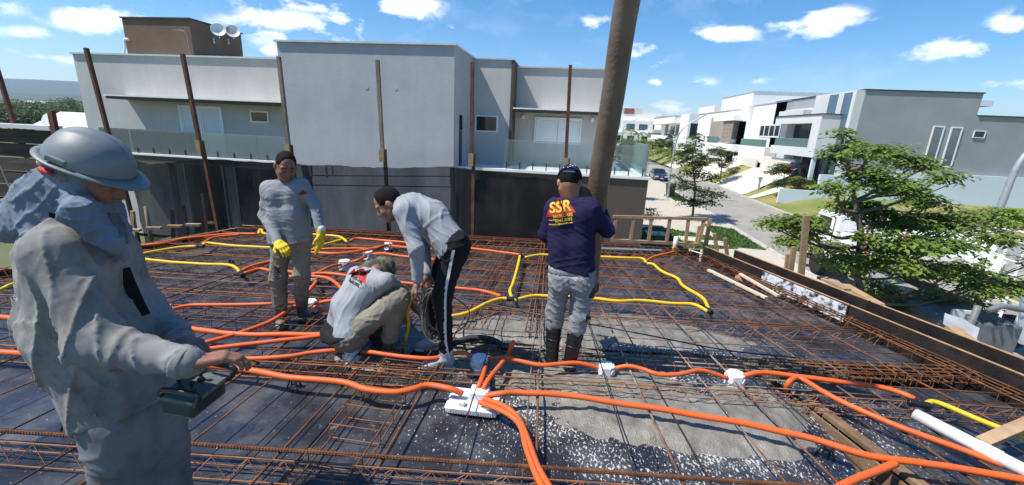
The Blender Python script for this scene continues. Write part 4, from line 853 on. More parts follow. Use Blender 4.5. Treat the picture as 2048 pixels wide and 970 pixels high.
# hoarding at far left
h=thing('hoarding',(-8.5,6.2,-1),'dark weathered board hoarding behind the grey helmet','hoarding')
m_old=mat('black_old_board',(.030,.024,.020),.9,.4,4,bump=.4,col2=(.075,.056,.042),rnd=.3,stretch=(.4,.4,3))
for i in range(7):
    z1=gy(30,256,6.1).z-.02-i*.235; MB().box(-10.5,gy(118,300,6.1).x+.03*(i%3),6.1+.01*(i%2),6.13+.01*(i%2),z1-.22,z1).build('hoarding_board',m_old,h)
MB().box(-10.5,gy(122,300,6.1).x,6.0,6.2,gy(30,254,6.1).z-.015,gy(30,254,6.1).z+.05).build('top_cap',m_whiteg,h); MB().beam((gy(110,225,6.05).x,6.0,gy(110,222,6.05).z),(gy(112,260,6.05).x,6.0,-1),.09,.06,(0,1,0)).build('post',m_post,h)
MB().tube(spline([gy(0,330,5.9),gy(12,360,5.9),gy(25,385,5.9)],.05),.012,5).build('rope',m_stick,h)
# wooden guard frame at the far right corner
h=thing('wooden_railing',(1.4,7.4,0),'pale wooden guard frame with uprights at the far right slab edge','guard rail')
VG=V_FAR+.22
def fp(px,py): return gv(px,py,VG)
MB().beam(fp(1226,433),fp(1416,438),.05,.045,(0,0,1)).build('top_rail',m_plank,h); MB().beam(fp(1222,480),fp(1394,489),.05,.05).build('bottom_rail',m_plank,h)
for (a,b_) in (((1232,437),(1225,478)),((1267,437),(1261,480)),((1303,438),(1297,482)),((1340,438),(1333,484)),((1377,440),(1371,486)),((1409,436),(1397,490))): MB().beam(fp(*a),fp(*b_),.05,.04,(0,1,0)).build('upright',m_plank,h)
for i,(pt,pb_,w) in enumerate((((1420,437),(1411,492),.06),((1429,467),(1434,500),.05),((1450,476),(1454,508),.05),((1613,431),(1601,562),.075),((1588,494),(1580,552),.06),((1576,508),(1572,548),.05),((1399,452),(1392,492),.05))):
    Yp=(7.45,7.2,7.0,6.2,6.35,6.45,7.5)[i]; a,b_=gy(*pt,Yp),gy(*pb_,Yp); d=(b_-a).normalized(); b_=b_+d*.4
    o=MB().beam(a,b_,w,.045,(0,1,0)).build('stake',m_plank); tag(o,('pale stake beside the guard frame corner post','short stake outside the right board, nearer the guard frame','short stake outside the right board, farther from the guard frame','tall pale timber post left of the leafy tree','dark stake beside the tall pale post','thin stake leaning by the tall pale post','stake at the inner corner of the guard frame')[i],'stake')
# concrete pump hose coming down from above
m_hose=mat('worn_steel_pipe',(.095,.068,.045),.55,.25,2.2,bump=.25,bscale=30,col2=(.185,.140,.098),metal=.05,lo=.3,hi=.7)
P=[gy(1300,-180,2.75),gy(1255,0,2.95),gy(1226,190,3.12),gy(1194,390,3.32),gy(1181,520,3.43),gy(1177,580,3.48)]
P=[P[0]*2.6-P[1]*1.6]+P
o=thing('pump_pipe',P[-1],'thick brown concrete pump pipe held by the navy shirted worker','pump pipe'); MB().tube(spline(P,.08),.078,20).build('pipe',m_hose,o,smooth=True)
d=(P[-1]-P[-2]).normalized(); MB().lathe([(.079,-.05),(.088,-.045),(.088,.01),(.079,.012)],P[-1]-d*.02,18,d).build('end_collar',m_post,o)
# ================================================================== PEOPLE: bodies and clothes grown as smooth blended volumes
def _v(p): return np.array(p,float)
class Vol:
    def __init__(s): s.ops=[]
    def cone(s,a,b,r1,r2,k=.03,op='add'): s.ops.append((op,'cone',(_v(a),_v(b),r1,r2),k)); return s
    def ball(s,a,r,k=.03,op='add'): return s.cone(a,_v(a)+[0,0,1e-4],r,r,k,op)
    def ell(s,c,ax,k=.03,op='add'): s.ops.append((op,'ell',(_v(c),[_v(x) for x in ax]),k)); return s
    def cut(s,p,n): s.ops.append(('cut','plane',(_v(p),_v(n)/np.linalg.norm(n)),0)); return s
    def prims(s,L):
        for q in L: s.cone(*q)
        return s
    def field(s,h,fold=None):
        lo=np.full(3,1e9); hi=np.full(3,-1e9)
        for op,kd,p,k in s.ops:
            if op!='add': continue
            if kd=='cone': a=np.minimum(p[0]-p[2],p[1]-p[3]); b=np.maximum(p[0]+p[2],p[1]+p[3])
            else: e=np.sqrt(sum(x*x for x in p[1])); a=p[0]-e; b=p[0]+e
            lo=np.minimum(lo,a); hi=np.maximum(hi,b)
        lo-=.05; hi+=.05; n=np.ceil((hi-lo)/h).astype(int)+1
        ax=[lo[i]+np.arange(n[i])*h for i in range(3)]; D=np.full(n,.5)
        for op,kd,p,k in s.ops:
            if kd=='plane':
                q=(ax[0][:,None,None]-p[0][0])*p[1][0]+(ax[1][None,:,None]-p[0][1])*p[1][1]+(ax[2][None,None,:]-p[0][2])*p[1][2]; D=np.maximum(D,q); continue
            if kd=='cone': a=np.minimum(p[0]-p[2],p[1]-p[3]); b=np.maximum(p[0]+p[2],p[1]+p[3])
            else: e=np.sqrt(sum(x*x for x in p[1])); a=p[0]-e; b=p[0]+e
            m=.06+k; i0=np.clip(((a-m-lo)/h).astype(int),0,n); i1=np.clip(((b+m-lo)/h).astype(int)+2,0,n)
            if np.any(i1<=i0): continue
            sl=tuple(slice(i0[i],i1[i]) for i in range(3)); X=ax[0][sl[0]][:,None,None]; Y=ax[1][sl[1]][None,:,None]; Z=ax[2][sl[2]][None,None,:]
            if kd=='cone':
                A,B,r1,r2=p; ba=B-A; L2=max(ba@ba,1e-12); px,py,pz=X-A[0],Y-A[1],Z-A[2]
                t=np.clip((px*ba[0]+py*ba[1]+pz*ba[2])/L2,0,1)
                d=np.sqrt((px-ba[0]*t)**2+(py-ba[1]*t)**2+(pz-ba[2]*t)**2)-(r1+(r2-r1)*t)
            else:
                C,E=p; px,py,pz=X-C[0],Y-C[1],Z-C[2]; q=0; g=0
                for e in E:
                    L2=e@e; w=(px*e[0]+py*e[1]+pz*e[2])/L2; q=q+w*w; g=g+w*w/L2
                q=np.sqrt(q); d=q*(q-1)/np.maximum(np.sqrt(g),1e-6)
            S=D[sl]
            if op=='add': hh=np.maximum(k-np.abs(S-d),0)/k; D[sl]=np.minimum(S,d)-hh*hh*k*.25
            else: d=-d; hh=np.maximum(k-np.abs(S-d),0)/k; D[sl]=np.maximum(S,d)+hh*hh*k*.25
        if fold is not None:
            I=np.argwhere(np.abs(D)<.045); P=lo+I*h; D[tuple(I.T)]+=fold(P)
        return D,lo
    def mesh(s,h,fold=None):
        D,lo=s.field(h,fold); neg=D<0; n=np.array(D.shape)-1
        def c(dx,dy,dz): return D[dx:dx+n[0],dy:dy+n[1],dz:dz+n[2]]
        cor=[(x,y,z) for x in (0,1) for y in (0,1) for z in (0,1)]
        cnt=sum((c(*q)<0).astype(np.int8) for q in cor); act=(cnt>0)&(cnt<8); idx=np.full(act.shape,-1,np.int64); I=np.argwhere(act); idx[act]=np.arange(len(I))
        V=[c(*q)[act] for q in cor]; acc=np.zeros((len(I),3)); num=np.zeros(len(I))
        for a in range(8):
            for b in range(a+1,8):
                df=np.array(cor[b])-np.array(cor[a])
                if np.abs(df).sum()!=1: continue
                m=(V[a]<0)!=(V[b]<0); t=np.where(m,V[a]/np.where(m,V[a]-V[b],1),0); acc+=np.where(m[:,None],np.array(cor[a])+t[:,None]*df,0); num+=m
        P=lo+(I+acc/num[:,None])*h; F=[]
        for axi in range(3):
            o1,o2=[(1,2),(2,0),(0,1)][axi]
            sl0=[slice(None)]*3; sl1=[slice(None)]*3; sl0[axi]=slice(0,-1); sl1[axi]=slice(1,None)
            a=neg[tuple(sl0)]; b=neg[tuple(sl1)]; E=np.argwhere(a!=b)
            ok=(E[:,o1]>0)&(E[:,o2]>0)&(E[:,o1]<D.shape[o1]-1)&(E[:,o2]<D.shape[o2]-1); E=E[ok]
            e1=np.zeros(3,int); e1[o1]=1; e2=np.zeros(3,int); e2[o2]=1
            q=[idx[tuple((E-x).T)] for x in (e1*0,e1,e1+e2,e2)]; q=np.stack(q,1); fl=neg[tuple(E.T)]; q=np.where(fl[:,None],q,q[:,::-1]); F.append(q)
        F=np.concatenate(F); F=F[(F>=0).all(1)]; return P,F
def vmesh(parts,name,m,parent=None,smooth_it=1):
    VS=[];FS=[];k=0
    for P,F in parts: VS.append(P); FS.append(F+k); k+=len(P)
    V=np.concatenate(VS); F=np.concatenate(FS)
    me=bpy.data.meshes.new(name); me.vertices.add(len(V)); me.vertices.foreach_set('co',V.ravel()); me.loops.add(F.size); me.loops.foreach_set('vertex_index',F.ravel().astype(np.int32)); me.polygons.add(len(F)); me.polygons.foreach_set('loop_start',np.arange(len(F))*4); me.polygons.foreach_set('use_smooth',[True]*len(F))
    me.update(calc_edges=True); me.materials.append(m); o=link(name,me,parent)
    if smooth_it:
        md=o.modifiers.new('relax','SMOOTH'); md.factor=.5; md.iterations=smooth_it
    return o
def folds(amp,freq,seed,ax=(0,0,1),warp=1.6):
    if freq<27:
        f_a=_folds(amp*1.0,freq*1.15,seed,ax,warp); f_b=_folds(amp*.95,freq*2.7,seed+500,ax,1.3); return lambda P: f_a(P)+f_b(P)
    return _folds(amp,freq,seed,ax,warp)
def _folds(amp,freq,seed,ax=(0,0,1),warp=1.6):
    r=np.random.default_rng(seed); ax=_v(ax); 
    def f(P):
        q=P*freq; d=[r2/np.linalg.norm(r2) for r2 in K]
        w=np.sin(q@d[0]*.6+ph[0])+np.sin(q@d[1]*.8+ph[1]); a=np.sin(q@d[2]+warp*w+ph[2]); b=np.sin(1.9*(q@d[3])+warp*.8*w+ph[3]); c=np.sin(3.7*(q@d[4])+w+ph[4])
        rdg=1.25*(1-np.abs(a))**3.5; rd2=1.25*(1-np.abs(b))**3.5
        msk=.5+.5*np.sin(q@d[1]*.5+ph[5])
        return -amp*(1.0*rdg*msk+.6*rd2*(1-msk)+.12*c)+amp*.25
    K=r.normal(size=(5,3))+0*ax; K[2]+=ax*1.6; K[3]+=ax*1.2; ph=r.uniform(0,6.28,6); return f
def nrm(v): v=_v(v); return v/np.linalg.norm(v)
def lerp(a,b,t): return _v(a)+(_v(b)-_v(a))*t
def J(px,py,Y): p=gy(px,py,Y); return np.array(p)
def torso(V,j,inf=0.0,k=.06,w=1.0,d=1.0):
    sc=lerp(j['shL'],j['shR'],.5); hc=lerp(j['hipL'],j['hipR'],.5); mid=j.get('mid',lerp(sc,hc,.55)); lat=nrm(nrm(_v(j['shR'])-j['shL'])+nrm(_v(j['hipR'])-j['hipL']))
    for s,sh,hp in ((-1,j['shL'],j['hipL']),(1,j['shR'],j['hipR'])):
        a=lerp(sc,sh,.55); a=a+nrm(mid-sc)*.06; m_=mid+lat*s*.065*w; b=lerp(hc,hp,.85)
        V.cone(a,m_,.096*d+inf,.088*d+inf,k).cone(m_,b,.088*d+inf,.100*d+inf,k)
        V.cone(lerp(sc,j['neck'],.45)+nrm(mid-sc)*.015,sh,.050+inf*.6,.048+inf*.6,.05)
    return sc,mid,hc,lat
def hand(w,d,n,t,curl=.5,s=1.0,spread=.0,thumb=.6):
    w,d=_v(w),nrm(d); n=nrm(_v(n)-d*(_v(n)@d)); t=nrm(_v(t)-d*(_v(t)@d)-n*(_v(t)@n)); L=[]
    L.append((w-d*.03,w+d*.02,.026*s,.024*s,.02))
    for i,o in enumerate((.030,.010,-.010,-.029)):
        kn=w+d*(.088-.004*abs(i-1))*s+t*o*s; L.append((w+d*.015*s+t*o*.7*s,kn,.0155*s,.0135*s,.012)); p=kn; a=curl*.8
        dd=d+t*spread*(1.5-i)*.12
        for ln,r in zip((.042,.026,.02),(.0098,.0088,.0078)):
            ln*= (.94,1.05,1.0,.8)[i]*s; dr=nrm(dd*math.cos(a)+n*math.sin(a)); q=p+dr*ln; L.append((p,q,r*s,(r-.001)*s,.004)); p=q; a+=curl
    tb=w+d*.028*s+t*.030*s; p1=tb+nrm(d*.62+t*.62+n*.35*thumb)*.042*s; p2=p1+nrm(d*.85+t*.15+n*.55*thumb)*.032*s
    L+= [(w+d*.02*s+t*.015*s,tb,.017*s,.0145*s,.012),(tb,p1,.0135*s,.0115*s,.008),(p1,p2,.0112*s,.009*s,.005)]
    return L
def head(V,c,f,u,s=1.0,ears=True):
    c,f=_v(c),nrm(f); u=nrm(_v(u)-f*(_v(u)@f)); r=np.cross(f,u); P=lambda a,b,e: c+(f*a+u*b+r*e)*s
    V.ell(P(-.006,.012,0),(f*.098*s,u*.092*s,r*.076*s),.03).ell(P(.030,-.060,0),(f*.066*s,u*.076*s,r*.059*s),.04)
    V.cone(P(.066,-.112,-.012),P(.066,-.112,.012),.026*s,.026*s,.03)
    for e in (-1,1):
        V.cone(P(.0,-.075,e*.052),P(.05,-.108,e*.03),.022*s,.022*s,.03); V.ell(P(-.012,-.028,e*.080),(f*.020*s,u*.032*s,r*.011*s),.008)
        V.ball(P(.098,-.016,e*.031),.014*s,.012,'sub'); V.cone(P(.086,.006,e*.014),P(.078,.006,e*.05),.012*s,.010*s,.014); V.ball(P(.066,-.05,e*.042),.020*s,.03)
        V.ball(P(.088,-.017,e*.031),.0115*s,.004)
    V.cone(P(.096,-.010,0),P(.112,-.048,0),.009*s,.0135*s,.012).cone(P(.104,-.052,-.012),P(.104,-.052,.012),.008*s,.008*s,.008)
    V.cone(P(.088,-.080,-.018),P(.088,-.080,.018),.0085*s,.0085*s,.008).cone(P(.086,-.092,-.014),P(.086,-.092,.014),.0095*s,.0095*s,.008)
    return P
def hair(name,parent,c,f,u,m,s=1.0,low=-.035,seed=1,front=.080,inf=.0045,h=.005):
    c,f=_v(c),nrm(f); u=nrm(_v(u)-f*(_v(u)@f)); r=np.cross(f,u); P=lambda a,b,e: c+(f*a+u*b+r*e)*s; V=Vol()
    V.ell(P(-.008,.014,0),(f*(.098+inf)*s,u*(.092+inf)*s,r*(.076+inf)*s),.02); V.cut(P(0,low,0),-(u*1.0-f*.75)); V.ell(P(.112,-.004,0),(f*.088*s,u*(.035+front)*s,r*.085*s),.01,'sub')
    for e in (-1,1): V.ball(P(-.008,-.035,e*.085),.034*s,.008,'sub')
    return vmesh([V.mesh(h,folds(.0025,120,seed))],name,m,parent)
def leg(V,hip,kn,an,r=(.088,.066,.050),k=.04,end=1.0):
    V.cone(hip,kn,r[0],r[1],k).cone(kn,lerp(kn,an,end),r[1],r[2],k)
def boot(name,parent,top,an,toe,m,r=(.060,.050),h=.009,z0=None,seed=3,low=False,fo=.004):
    top,an,toe=_v(top),_v(an),_v(toe); V=Vol(); f=toe-an; f[2]*=.3; f=nrm(f); zb=min(an[2]-.08,toe[2]-.03) if z0 is None else z0
    V.cone(top,an,r[0],r[1],.03).ball(an-f*.025-np.array([0,0,.045]),.040,.03); V.cone(an-np.array([0,0,.02]),lerp(an,toe,.62)-np.array([0,0,.008]),.046,.043,.03).cone(lerp(an,toe,.6)-np.array([0,0,.01]),toe,.043,.034,.03)
    V.cut((0,0,zb),(0,0,-1)); a=nrm(top-an); V.cut(top,a)
    return vmesh([V.mesh(h,folds(fo,30,seed))],name,m,parent)
def sole(name,parent,an,toe,m,zb,h=.008):
    an,toe=_v(an),_v(toe); f=toe-an; f[2]=0; f=nrm(f); V=Vol(); b=np.array([an[0],an[1],zb+.01])-f*.03; t=np.array([toe[0],toe[1],zb+.01]); V.cone(b,lerp(b,t,.7),.043,.048,.02).cone(lerp(b,t,.7),t,.048,.038,.02).cut((0,0,zb-.004),(0,0,-1)).cut((0,0,zb+.02),(0,0,1)); return vmesh([V.mesh(h)],name,m,parent,0)
def text_mesh(body,size,bold=0.0,shear=0.0):
    c=bpy.data.curves.new('t','FONT'); c.body=body; c.size=size; c.align_x='CENTER'; c.align_y='CENTER'; c.offset=bold; c.shear=shear; c.resolution_u=3; c.space_character=1.02
    o=bpy.data.objects.new('t',c); COL.objects.link(o); dg=bpy.context.evaluated_depsgraph_get(); me=bpy.data.meshes.new_from_object(o.evaluated_get(dg)); bpy.data.objects.remove(o); bpy.data.curves.remove(c); return me
BV={}
def bvh(o):
    if o.name not in BV:
        me=o.data; BV[o.name]=BVHTree.FromPolygons([v.co.copy() for v in me.vertices],[tuple(p.vertices) for p in me.polygons])
    return BV[o.name]
def project(name,me,target,org,ux,uy,m,parent,off=.004,cuts=1):
    ux,uy=Vector(ux).normalized(),Vector(uy); uy=(uy-ux*uy.dot(ux)).normalized(); n=ux.cross(uy); T=bvh(target); org=Vector(org); b=bmesh.new(); b.from_mesh(me)
    if cuts: bmesh.ops.subdivide_edges(b,edges=b.edges[:],cuts=cuts)
    for v in b.verts:
        p=org+ux*v.co.x+uy*v.co.y+n*.35; hit=T.ray_cast(p,-n,1.0)
        v.co=(hit[0] if hit[0] else p-n*.35)+n*off
    b.to_mesh(me); b.free(); me.materials.clear(); me.materials.append(m); o=link(name,me,parent); return o
def poly_mesh(pts):
    me=bpy.data.meshes.new('p'); b=bmesh.new(); f=b.faces.new([b.verts.new((x,y,0)) for x,y in pts]); bmesh.ops.triangulate(b,faces=[f]); bmesh.ops.subdivide_edges(b,edges=b.edges[:],cuts=3,use_grid_fill=True); b.to_mesh(me); b.free(); return me
def fabric(name,c,c2,sc=5,rough=.9,bump=.06,lo=.35,hi=.7): return mat(name,c,rough,.1,sc,bump=bump,bscale=500,col2=c2,lo=lo,hi=hi,spec=.25)
m_skin=mat('tanned_skin',(.235,.105,.060),.55,.12,14,bump=.08,bscale=90,col2=(.30,.145,.088)); m_skin2=mat('brown_skin',(.185,.085,.052),.5,.12,14,bump=.05,bscale=90,col2=(.24,.115,.072))
m_hair=mat('black_hair',(.010,.008,.007),.8,.3,60,bump=.3,bscale=400,spec=.15); m_grey=fabric('grey_marl_shirt',(.205,.215,.23),(.27,.28,.295),3); m_grey2=fabric('pale_grey_shirt',(.27,.282,.30),(.335,.345,.365),3)
m_khaki=fabric('dusty_khaki',(.165,.145,.108),(.275,.245,.19),4); m_navy=fabric('navy_shirt',(.013,.011,.042),(.020,.017,.060),3); m_sweat=fabric('grey_sweatpants',(.20,.20,.205),(.26,.26,.265),4); m_blk=fabric('black_track_pants',(.009,.009,.011),(.016,.016,.019),4)
m_rub=mat('black_rubber_boot',(.009,.009,.010),.38,.2,6,bump=.05,bscale=20,col2=(.020,.020,.021)); m_mud=mat('muddy_boot',(.06,.055,.046),.75,.3,9,bump=.3,col2=(.21,.19,.155)); m_glv=fabric('yellow_glove',(.72,.50,.018),(.62,.42,.02),8,.6); m_cuff=fabric('white_knit_cuff',(.55,.54,.50),(.62,.61,.58),20)
m_prt_r=mat('red_print',(.50,.025,.022),.7,.08,6); m_prt_y=mat('yellow_print',(.72,.46,.03),.7,.08,6); m_prt_k=mat('black_print',(.02,.02,.022),.7,.1,6); m_prt_w=mat('white_print',(.62,.62,.62),.7,.08,6)
UP=np.array([0,0,1.0])
# ------------------------------------------------------------------ worker with yellow gloves
Y=3.45
j=dict(hipL=J(562,487,Y),hipR=J(600,484,Y+.03),mid=J(577,430,Y+.01),shL=J(537,377,Y-.02),shR=J(603,369,Y+.02),neck=J(568,358,Y+.02))
kL,kR=J(556,556,Y-.05),J(603,548,Y-.01); aL,aR=J(562,640,Y-.0),J(604,622,Y+.14); tL,tR=J(561,655,Y-.16),J(617,640,Y+.02)
eL,eR=J(530,432,Y-.02),J(631,412,Y+.02); wL,wR=J(557,486,Y-.20),J(642,466,Y-.06)
hc=J(572,328,Y-.03); hf=nrm([.62,-.62,-.42]); hu=nrm([.25,-.1,1])
B=Vol(); torso(B,j,-.02); B.cone(j['shL'],eL,.045,.036).cone(eL,wL,.038,.026).cone(j['shR'],eR,.045,.036).cone(eR,wR,.038,.026); leg(B,j['hipL'],kL,aL,(.07,.05,.035)); leg(B,j['hipR'],kR,aR,(.07,.05,.035)); B.cut(j['neck']+UP*.02,UP)
Hd=Vol(); HP=head(Hd,hc,hf,hu); Hd.cone(hc-UP*.05-hf*.02,j['neck']-UP*.05,.052,.06,.03)
A=vmesh([B.mesh(.014),Hd.mesh(.0055)],'person',m_skin2); tag(A,'person in grey long sleeved shirt with yellow gloves looking down','person')
hair('hair',A,hc,hf,hu,m_hair,1.0,-.02,1)
for e in (-1,1):
    MB().lathe([(.001,-.0095),(.007,-.006),(.0095,0),(.007,.006),(.001,.0095)],Vector(HP(.0925,-.0175,e*.031)),8,Vector(hf)).build('eye',m_prt_k,A,smooth=True)
    MB().tube([Vector(HP(.098,.010,e*.012)),Vector(HP(.096,.016,e*.032)),Vector(HP(.082,.010,e*.052))],[.003,.004,.002],5).build('eyebrow',m_hair,A)
V=Vol(); sc,mid,hcc,lat=torso(V,j,.012); hem=J(580,484,Y); 
for s,hp in ((-1,j['hipL']),(1,j['hipR'])): V.cone(mid+lat*s*.055,lerp(hcc,hp,.85)-UP*.10,.100,.110,.06)
V.cut(hem,-UP*1+np.array([.08,0,0])).ball(j['neck']+UP*.05-np.array([-.0,.03,0]),.074,.012,'sub')
for sh,el,wr in ((j['shL'],eL,wL),(j['shR'],eR,wR)): V.cone(sh,el,.058,.050,.04).cone(el,wr,.050,.039,.03)
S=vmesh([V.mesh(.0075,folds(.0055,17,4,(0,.2,.4)))],'shirt',m_grey,A)
V=Vol(); V.cone(j['hipL']+UP*.07,j['hipR']+UP*.07,.112,.112,.04); leg(V,j['hipL'],kL,lerp(kL,aL,.62),(.092,.072,.064)); leg(V,j['hipR'],kR,lerp(kR,aR,.62),(.092,.072,.064)); V.cut(j['hipL']+UP*.13,UP)
T=vmesh([V.mesh(.0075,folds(.011,16,5,(0,0,.9)))],'trousers',m_khaki,A)
boot('boot',A,lerp(kL,aL,.55),aL,tL,m_mud,(.064,.05),seed=1); boot('boot',A,lerp(kR,aR,.55),aR,tR,m_mud,(.064,.05),seed=2)
for w_,d_,n_,t_,cu in ((wL,J(577,503,Y-.30)-wL,(.3,.1,-1),(-.2,-1,-.3),.75),(wR,J(641,492,Y-.08)-wR,(-1,0,.1),(0,-1,0),.28)):
    V=Vol(); V.prims(hand(w_,d_,n_,t_,cu,1.10)); V.cone(w_-nrm(d_)*.015,w_+nrm(d_)*.02,.036,.032,.02); g=vmesh([V.mesh(.0048)],'glove',m_glv,A)
    V=Vol(); V.cone(w_-nrm(d_)*.035,w_-nrm(d_)*.01,.037,.037,.01); vmesh([V.mesh(.006)],'knit_cuff',m_cuff,g)
lx=nrm(lat); c0=J(601,388,Y-.09)
project('logo_mountain',poly_mesh([(-.04,-.012),(-.018,.018),(-.012,.012),(0,.03),(.012,.012),(.018,.018),(.04,-.012)]),S,c0,lx,UP,m_prt_r,A); project('logo_lettering',text_mesh('SSR',.026,.001),S,c0,lx,UP,m_prt_k,A,.006)
c0=J(551,548,Y-.12); project('leg_lettering',text_mesh('0001',.062,.002),T,c0,-UP+np.array([-.12,0,0]),lx,m_prt_k,A,.005)
# ------------------------------------------------------------------ worker in the navy shirt
Y=3.17
j=dict(hipL=J(1122,560,Y),hipR=J(1163,561,Y),mid=J(1143,490,Y+.02),shL=J(1108,413,Y+.03),shR=J(1182,414,Y-.01),neck=J(1146,390,Y+.03))
kL,kR=J(1110,622,Y+.04),J(1158,632,Y-.02); aL,aR=J(1104,712,Y+.02),J(1139,728,Y-.02); tL,tR=J(1098,715,Y+.20),J(1118,738,Y+.14)
eL,eR=J(1091,468,Y+.10),J(1214,461,Y+.06); wL,wR=J(1108,490,Y+.33),J(1206,425,Y+.20)
hc=J(1139,361,Y+.05); hf=nrm([.05,.80,-.55]); hu=nrm([0,.45,1]); u0_=nrm(hu-hf*(hu@hf))
B=Vol(); torso(B,j,-.02); B.cone(j['shL'],eL,.045,.036).cone(eL,wL,.038,.027).cone(j['shR'],eR,.045,.036).cone(eR,wR,.038,.027); leg(B,j['hipL'],kL,aL,(.07,.05,.035)); leg(B,j['hipR'],kR,aR,(.07,.05,.035)); B.cut(j['neck']+UP*.0,UP)
Hd=Vol(); HP=head(Hd,hc,hf,hu); Hd.cone(hc-u0_*.05-hf*.02,j['neck']-UP*.05,.050,.060,.03)
HN=Vol().prims(hand(wR,(-.12,.06,.9),(-1,.25,0),(-.2,-1,.1),.30,1.05)); HL=Vol().prims(hand(wL,(.7,.6,.2),(.2,.2,-1),(0,1,.2),.5,1.0))
A=vmesh([B.mesh(.014),Hd.mesh(.0055),HN.mesh(.0048),HL.mesh(.0055)],'person',m_skin); tag(A,'person in navy shirt and grey trousers holding the pump pipe, seen from behind','person')
hair('hair',A,hc,hf,hu,m_hair,1.0,-.02,2,.055,.006)
V=Vol(); u=nrm(hu-hf*(hu@hf)); r=np.cross(hf,u); V.ell(hc+u*.018-hf*.008,(hf*.116,u*.098,r*.091),.02).cut(hc+u*.012,-u-hf*.18); V.ell(hc-hf*.125+u*.018,(hf*.05,u*.030,r*.038),.006,'sub'); cap=vmesh([V.mesh(.0055)],'cap',m_navy,A)
V=Vol(); V.ell(hc+hf*.13+u*.012,(hf*.085,u*.012,r*.075),.01); vmesh([V.mesh(.0055)],'visor',m_navy,cap)
V=Vol(); V.cone(hc-hf*.110+u*.010-r*.038,hc-hf*.110+u*.010+r*.038,.0085,.0085,.005); vmesh([V.mesh(.004)],'strap',mat('blue_strap',(.035,.05,.16),.6,.1,5),cap)
rr_=random.Random(4)
for k in range(26):
    a=rr_.uniform(-2.7,2.7); e_=rr_.uniform(.15,1.25); d_=(hf*math.cos(a)*-1*.116*math.cos(e_)+r*math.sin(a)*.091*math.cos(e_)+u*.098*math.sin(e_)); p=hc+u*.018-hf*.008+d_; MB().lathe([(.0045,0),(.0045,.0022),(.002,.003)],Vector(p),6,Vector(nrm(d_))).build('cap_dot',m_prt_w,cap)
V=Vol(); sc,mid,hcc,lat=torso(V,j,.010)
for s,hp in ((-1,j['hipL']),(1,j['hipR'])): V.cone(mid+lat*s*.055,lerp(hcc,hp,.8)+UP*.0,.100,.104,.06)
V.cut(J(1142,538,Y),-UP+np.array([-.16,0,0])).ball(j['neck']+UP*.055,.066,.015,'sub')
for sh,el,wr in ((j['shL'],eL,wL),(j['shR'],eR,wR)): V.cone(sh,el,.060,.055,.045).cone(el,wr,.055,.042,.03)
S=vmesh([V.mesh(.0075,folds(.0065,16,9,(.1,0,.3)))],'shirt',m_navy,A)
V=Vol(); sc,mid,hcc,lat=torso(V,j,.012); V.cut(J(1135,532,Y),UP).cut(J(1135,551,Y),-UP+np.array([-.16,0,0])); vmesh([V.mesh(.011)],'undershirt_hem',m_cuff,A)
V=Vol(); V.cone(j['hipL']+UP*.04,j['hipR']+UP*.04,.102,.102,.04).ball(j['hipL']-np.array([0,.03,.02]),.085,.05).ball(j['hipR']-np.array([0,.03,.02]),.085,.05); leg(V,j['hipL'],kL,lerp(kL,aL,.24),(.088,.074,.078),.03); leg(V,j['hipR'],kR,lerp(kR,aR,.24),(.088,.074,.078),.03); V.cut(j['hipL']+UP*.10,UP)
T=vmesh([V.mesh(.0075,folds(.011,17,12,(0,0,1.3)))],'trousers',m_sweat,A)
V=Vol(); V.cone(j['hipL']+UP*.085,j['hipR']+UP*.085,.106,.106,.02).cut(j['hipL']+UP*.11,UP).cut(j['hipL']+UP*.065,-UP); vmesh([V.mesh(.009,folds(.004,60,2,(2,0,0)))],'waistband',m_sweat,T)
for kn,an,to,sd2 in ((kL,aL,tL,4),(kR,aR,tR,5)):
    bo=boot('boot',A,lerp(kn,an,.26),an,to,m_rub,(.068,.052),seed=sd2,fo=.006)
    for f_ in (.42,.58): 
        c_=lerp(kn,an,f_); d_=nrm(an-kn); MB().lathe([(.060,-.004),(.068,0),(.060,.004)],Vector(c_),18,Vector(d_)).build('boot_rib',m_rub,bo,smooth=True)
lx=nrm(lat+np.array([.0,0,.16])); c0=J(1117,418,Y-.13); uy=UP
project('logo_mountain',poly_mesh([(-.115,-.062),(-.06,.04),(-.04,.0),(-.0,.075),(.04,.005),(.06,.04),(.115,-.050)]),S,c0,lx,uy,m_prt_r,A,.004,2); project('logo_lettering',text_mesh('SSR',.104,.003,.12),S,J(1117,418,Y-.13),lx,uy,m_prt_y,A,.008,2)
project('phone_print',text_mesh('99191-1482',.030,.0012),S,J(1124,434.5,Y-.13),lx,uy,m_prt_y,A,.005); project('phone_print',text_mesh('3243.2855',.030,.0012),S,J(1126,442.5,Y-.13),lx,uy,m_prt_y,A,.005); project('mail_print',text_mesh('ssrservice@hotmail.com',.018,.0008),S,J(1119,450.5,Y-.13),lx,uy,m_prt_y,A,.005); project('area_print',text_mesh('fone (19)',.014,.0006),S,J(1102,444,Y-.13),lx,uy,m_prt_y,A,.005)
c0=J(1176,640,Y-.10); project('leg_lettering',text_mesh('OC',.05,.002),T,c0,-UP,lx,m_prt_k,A,.005)
V=Vol(); V.cone(J(1185,570,Y-.03),J(1184,592,Y-.04),.022,.022,.01); vmesh([V.mesh(.008)],'pocket_phone',m_prt_k,A)
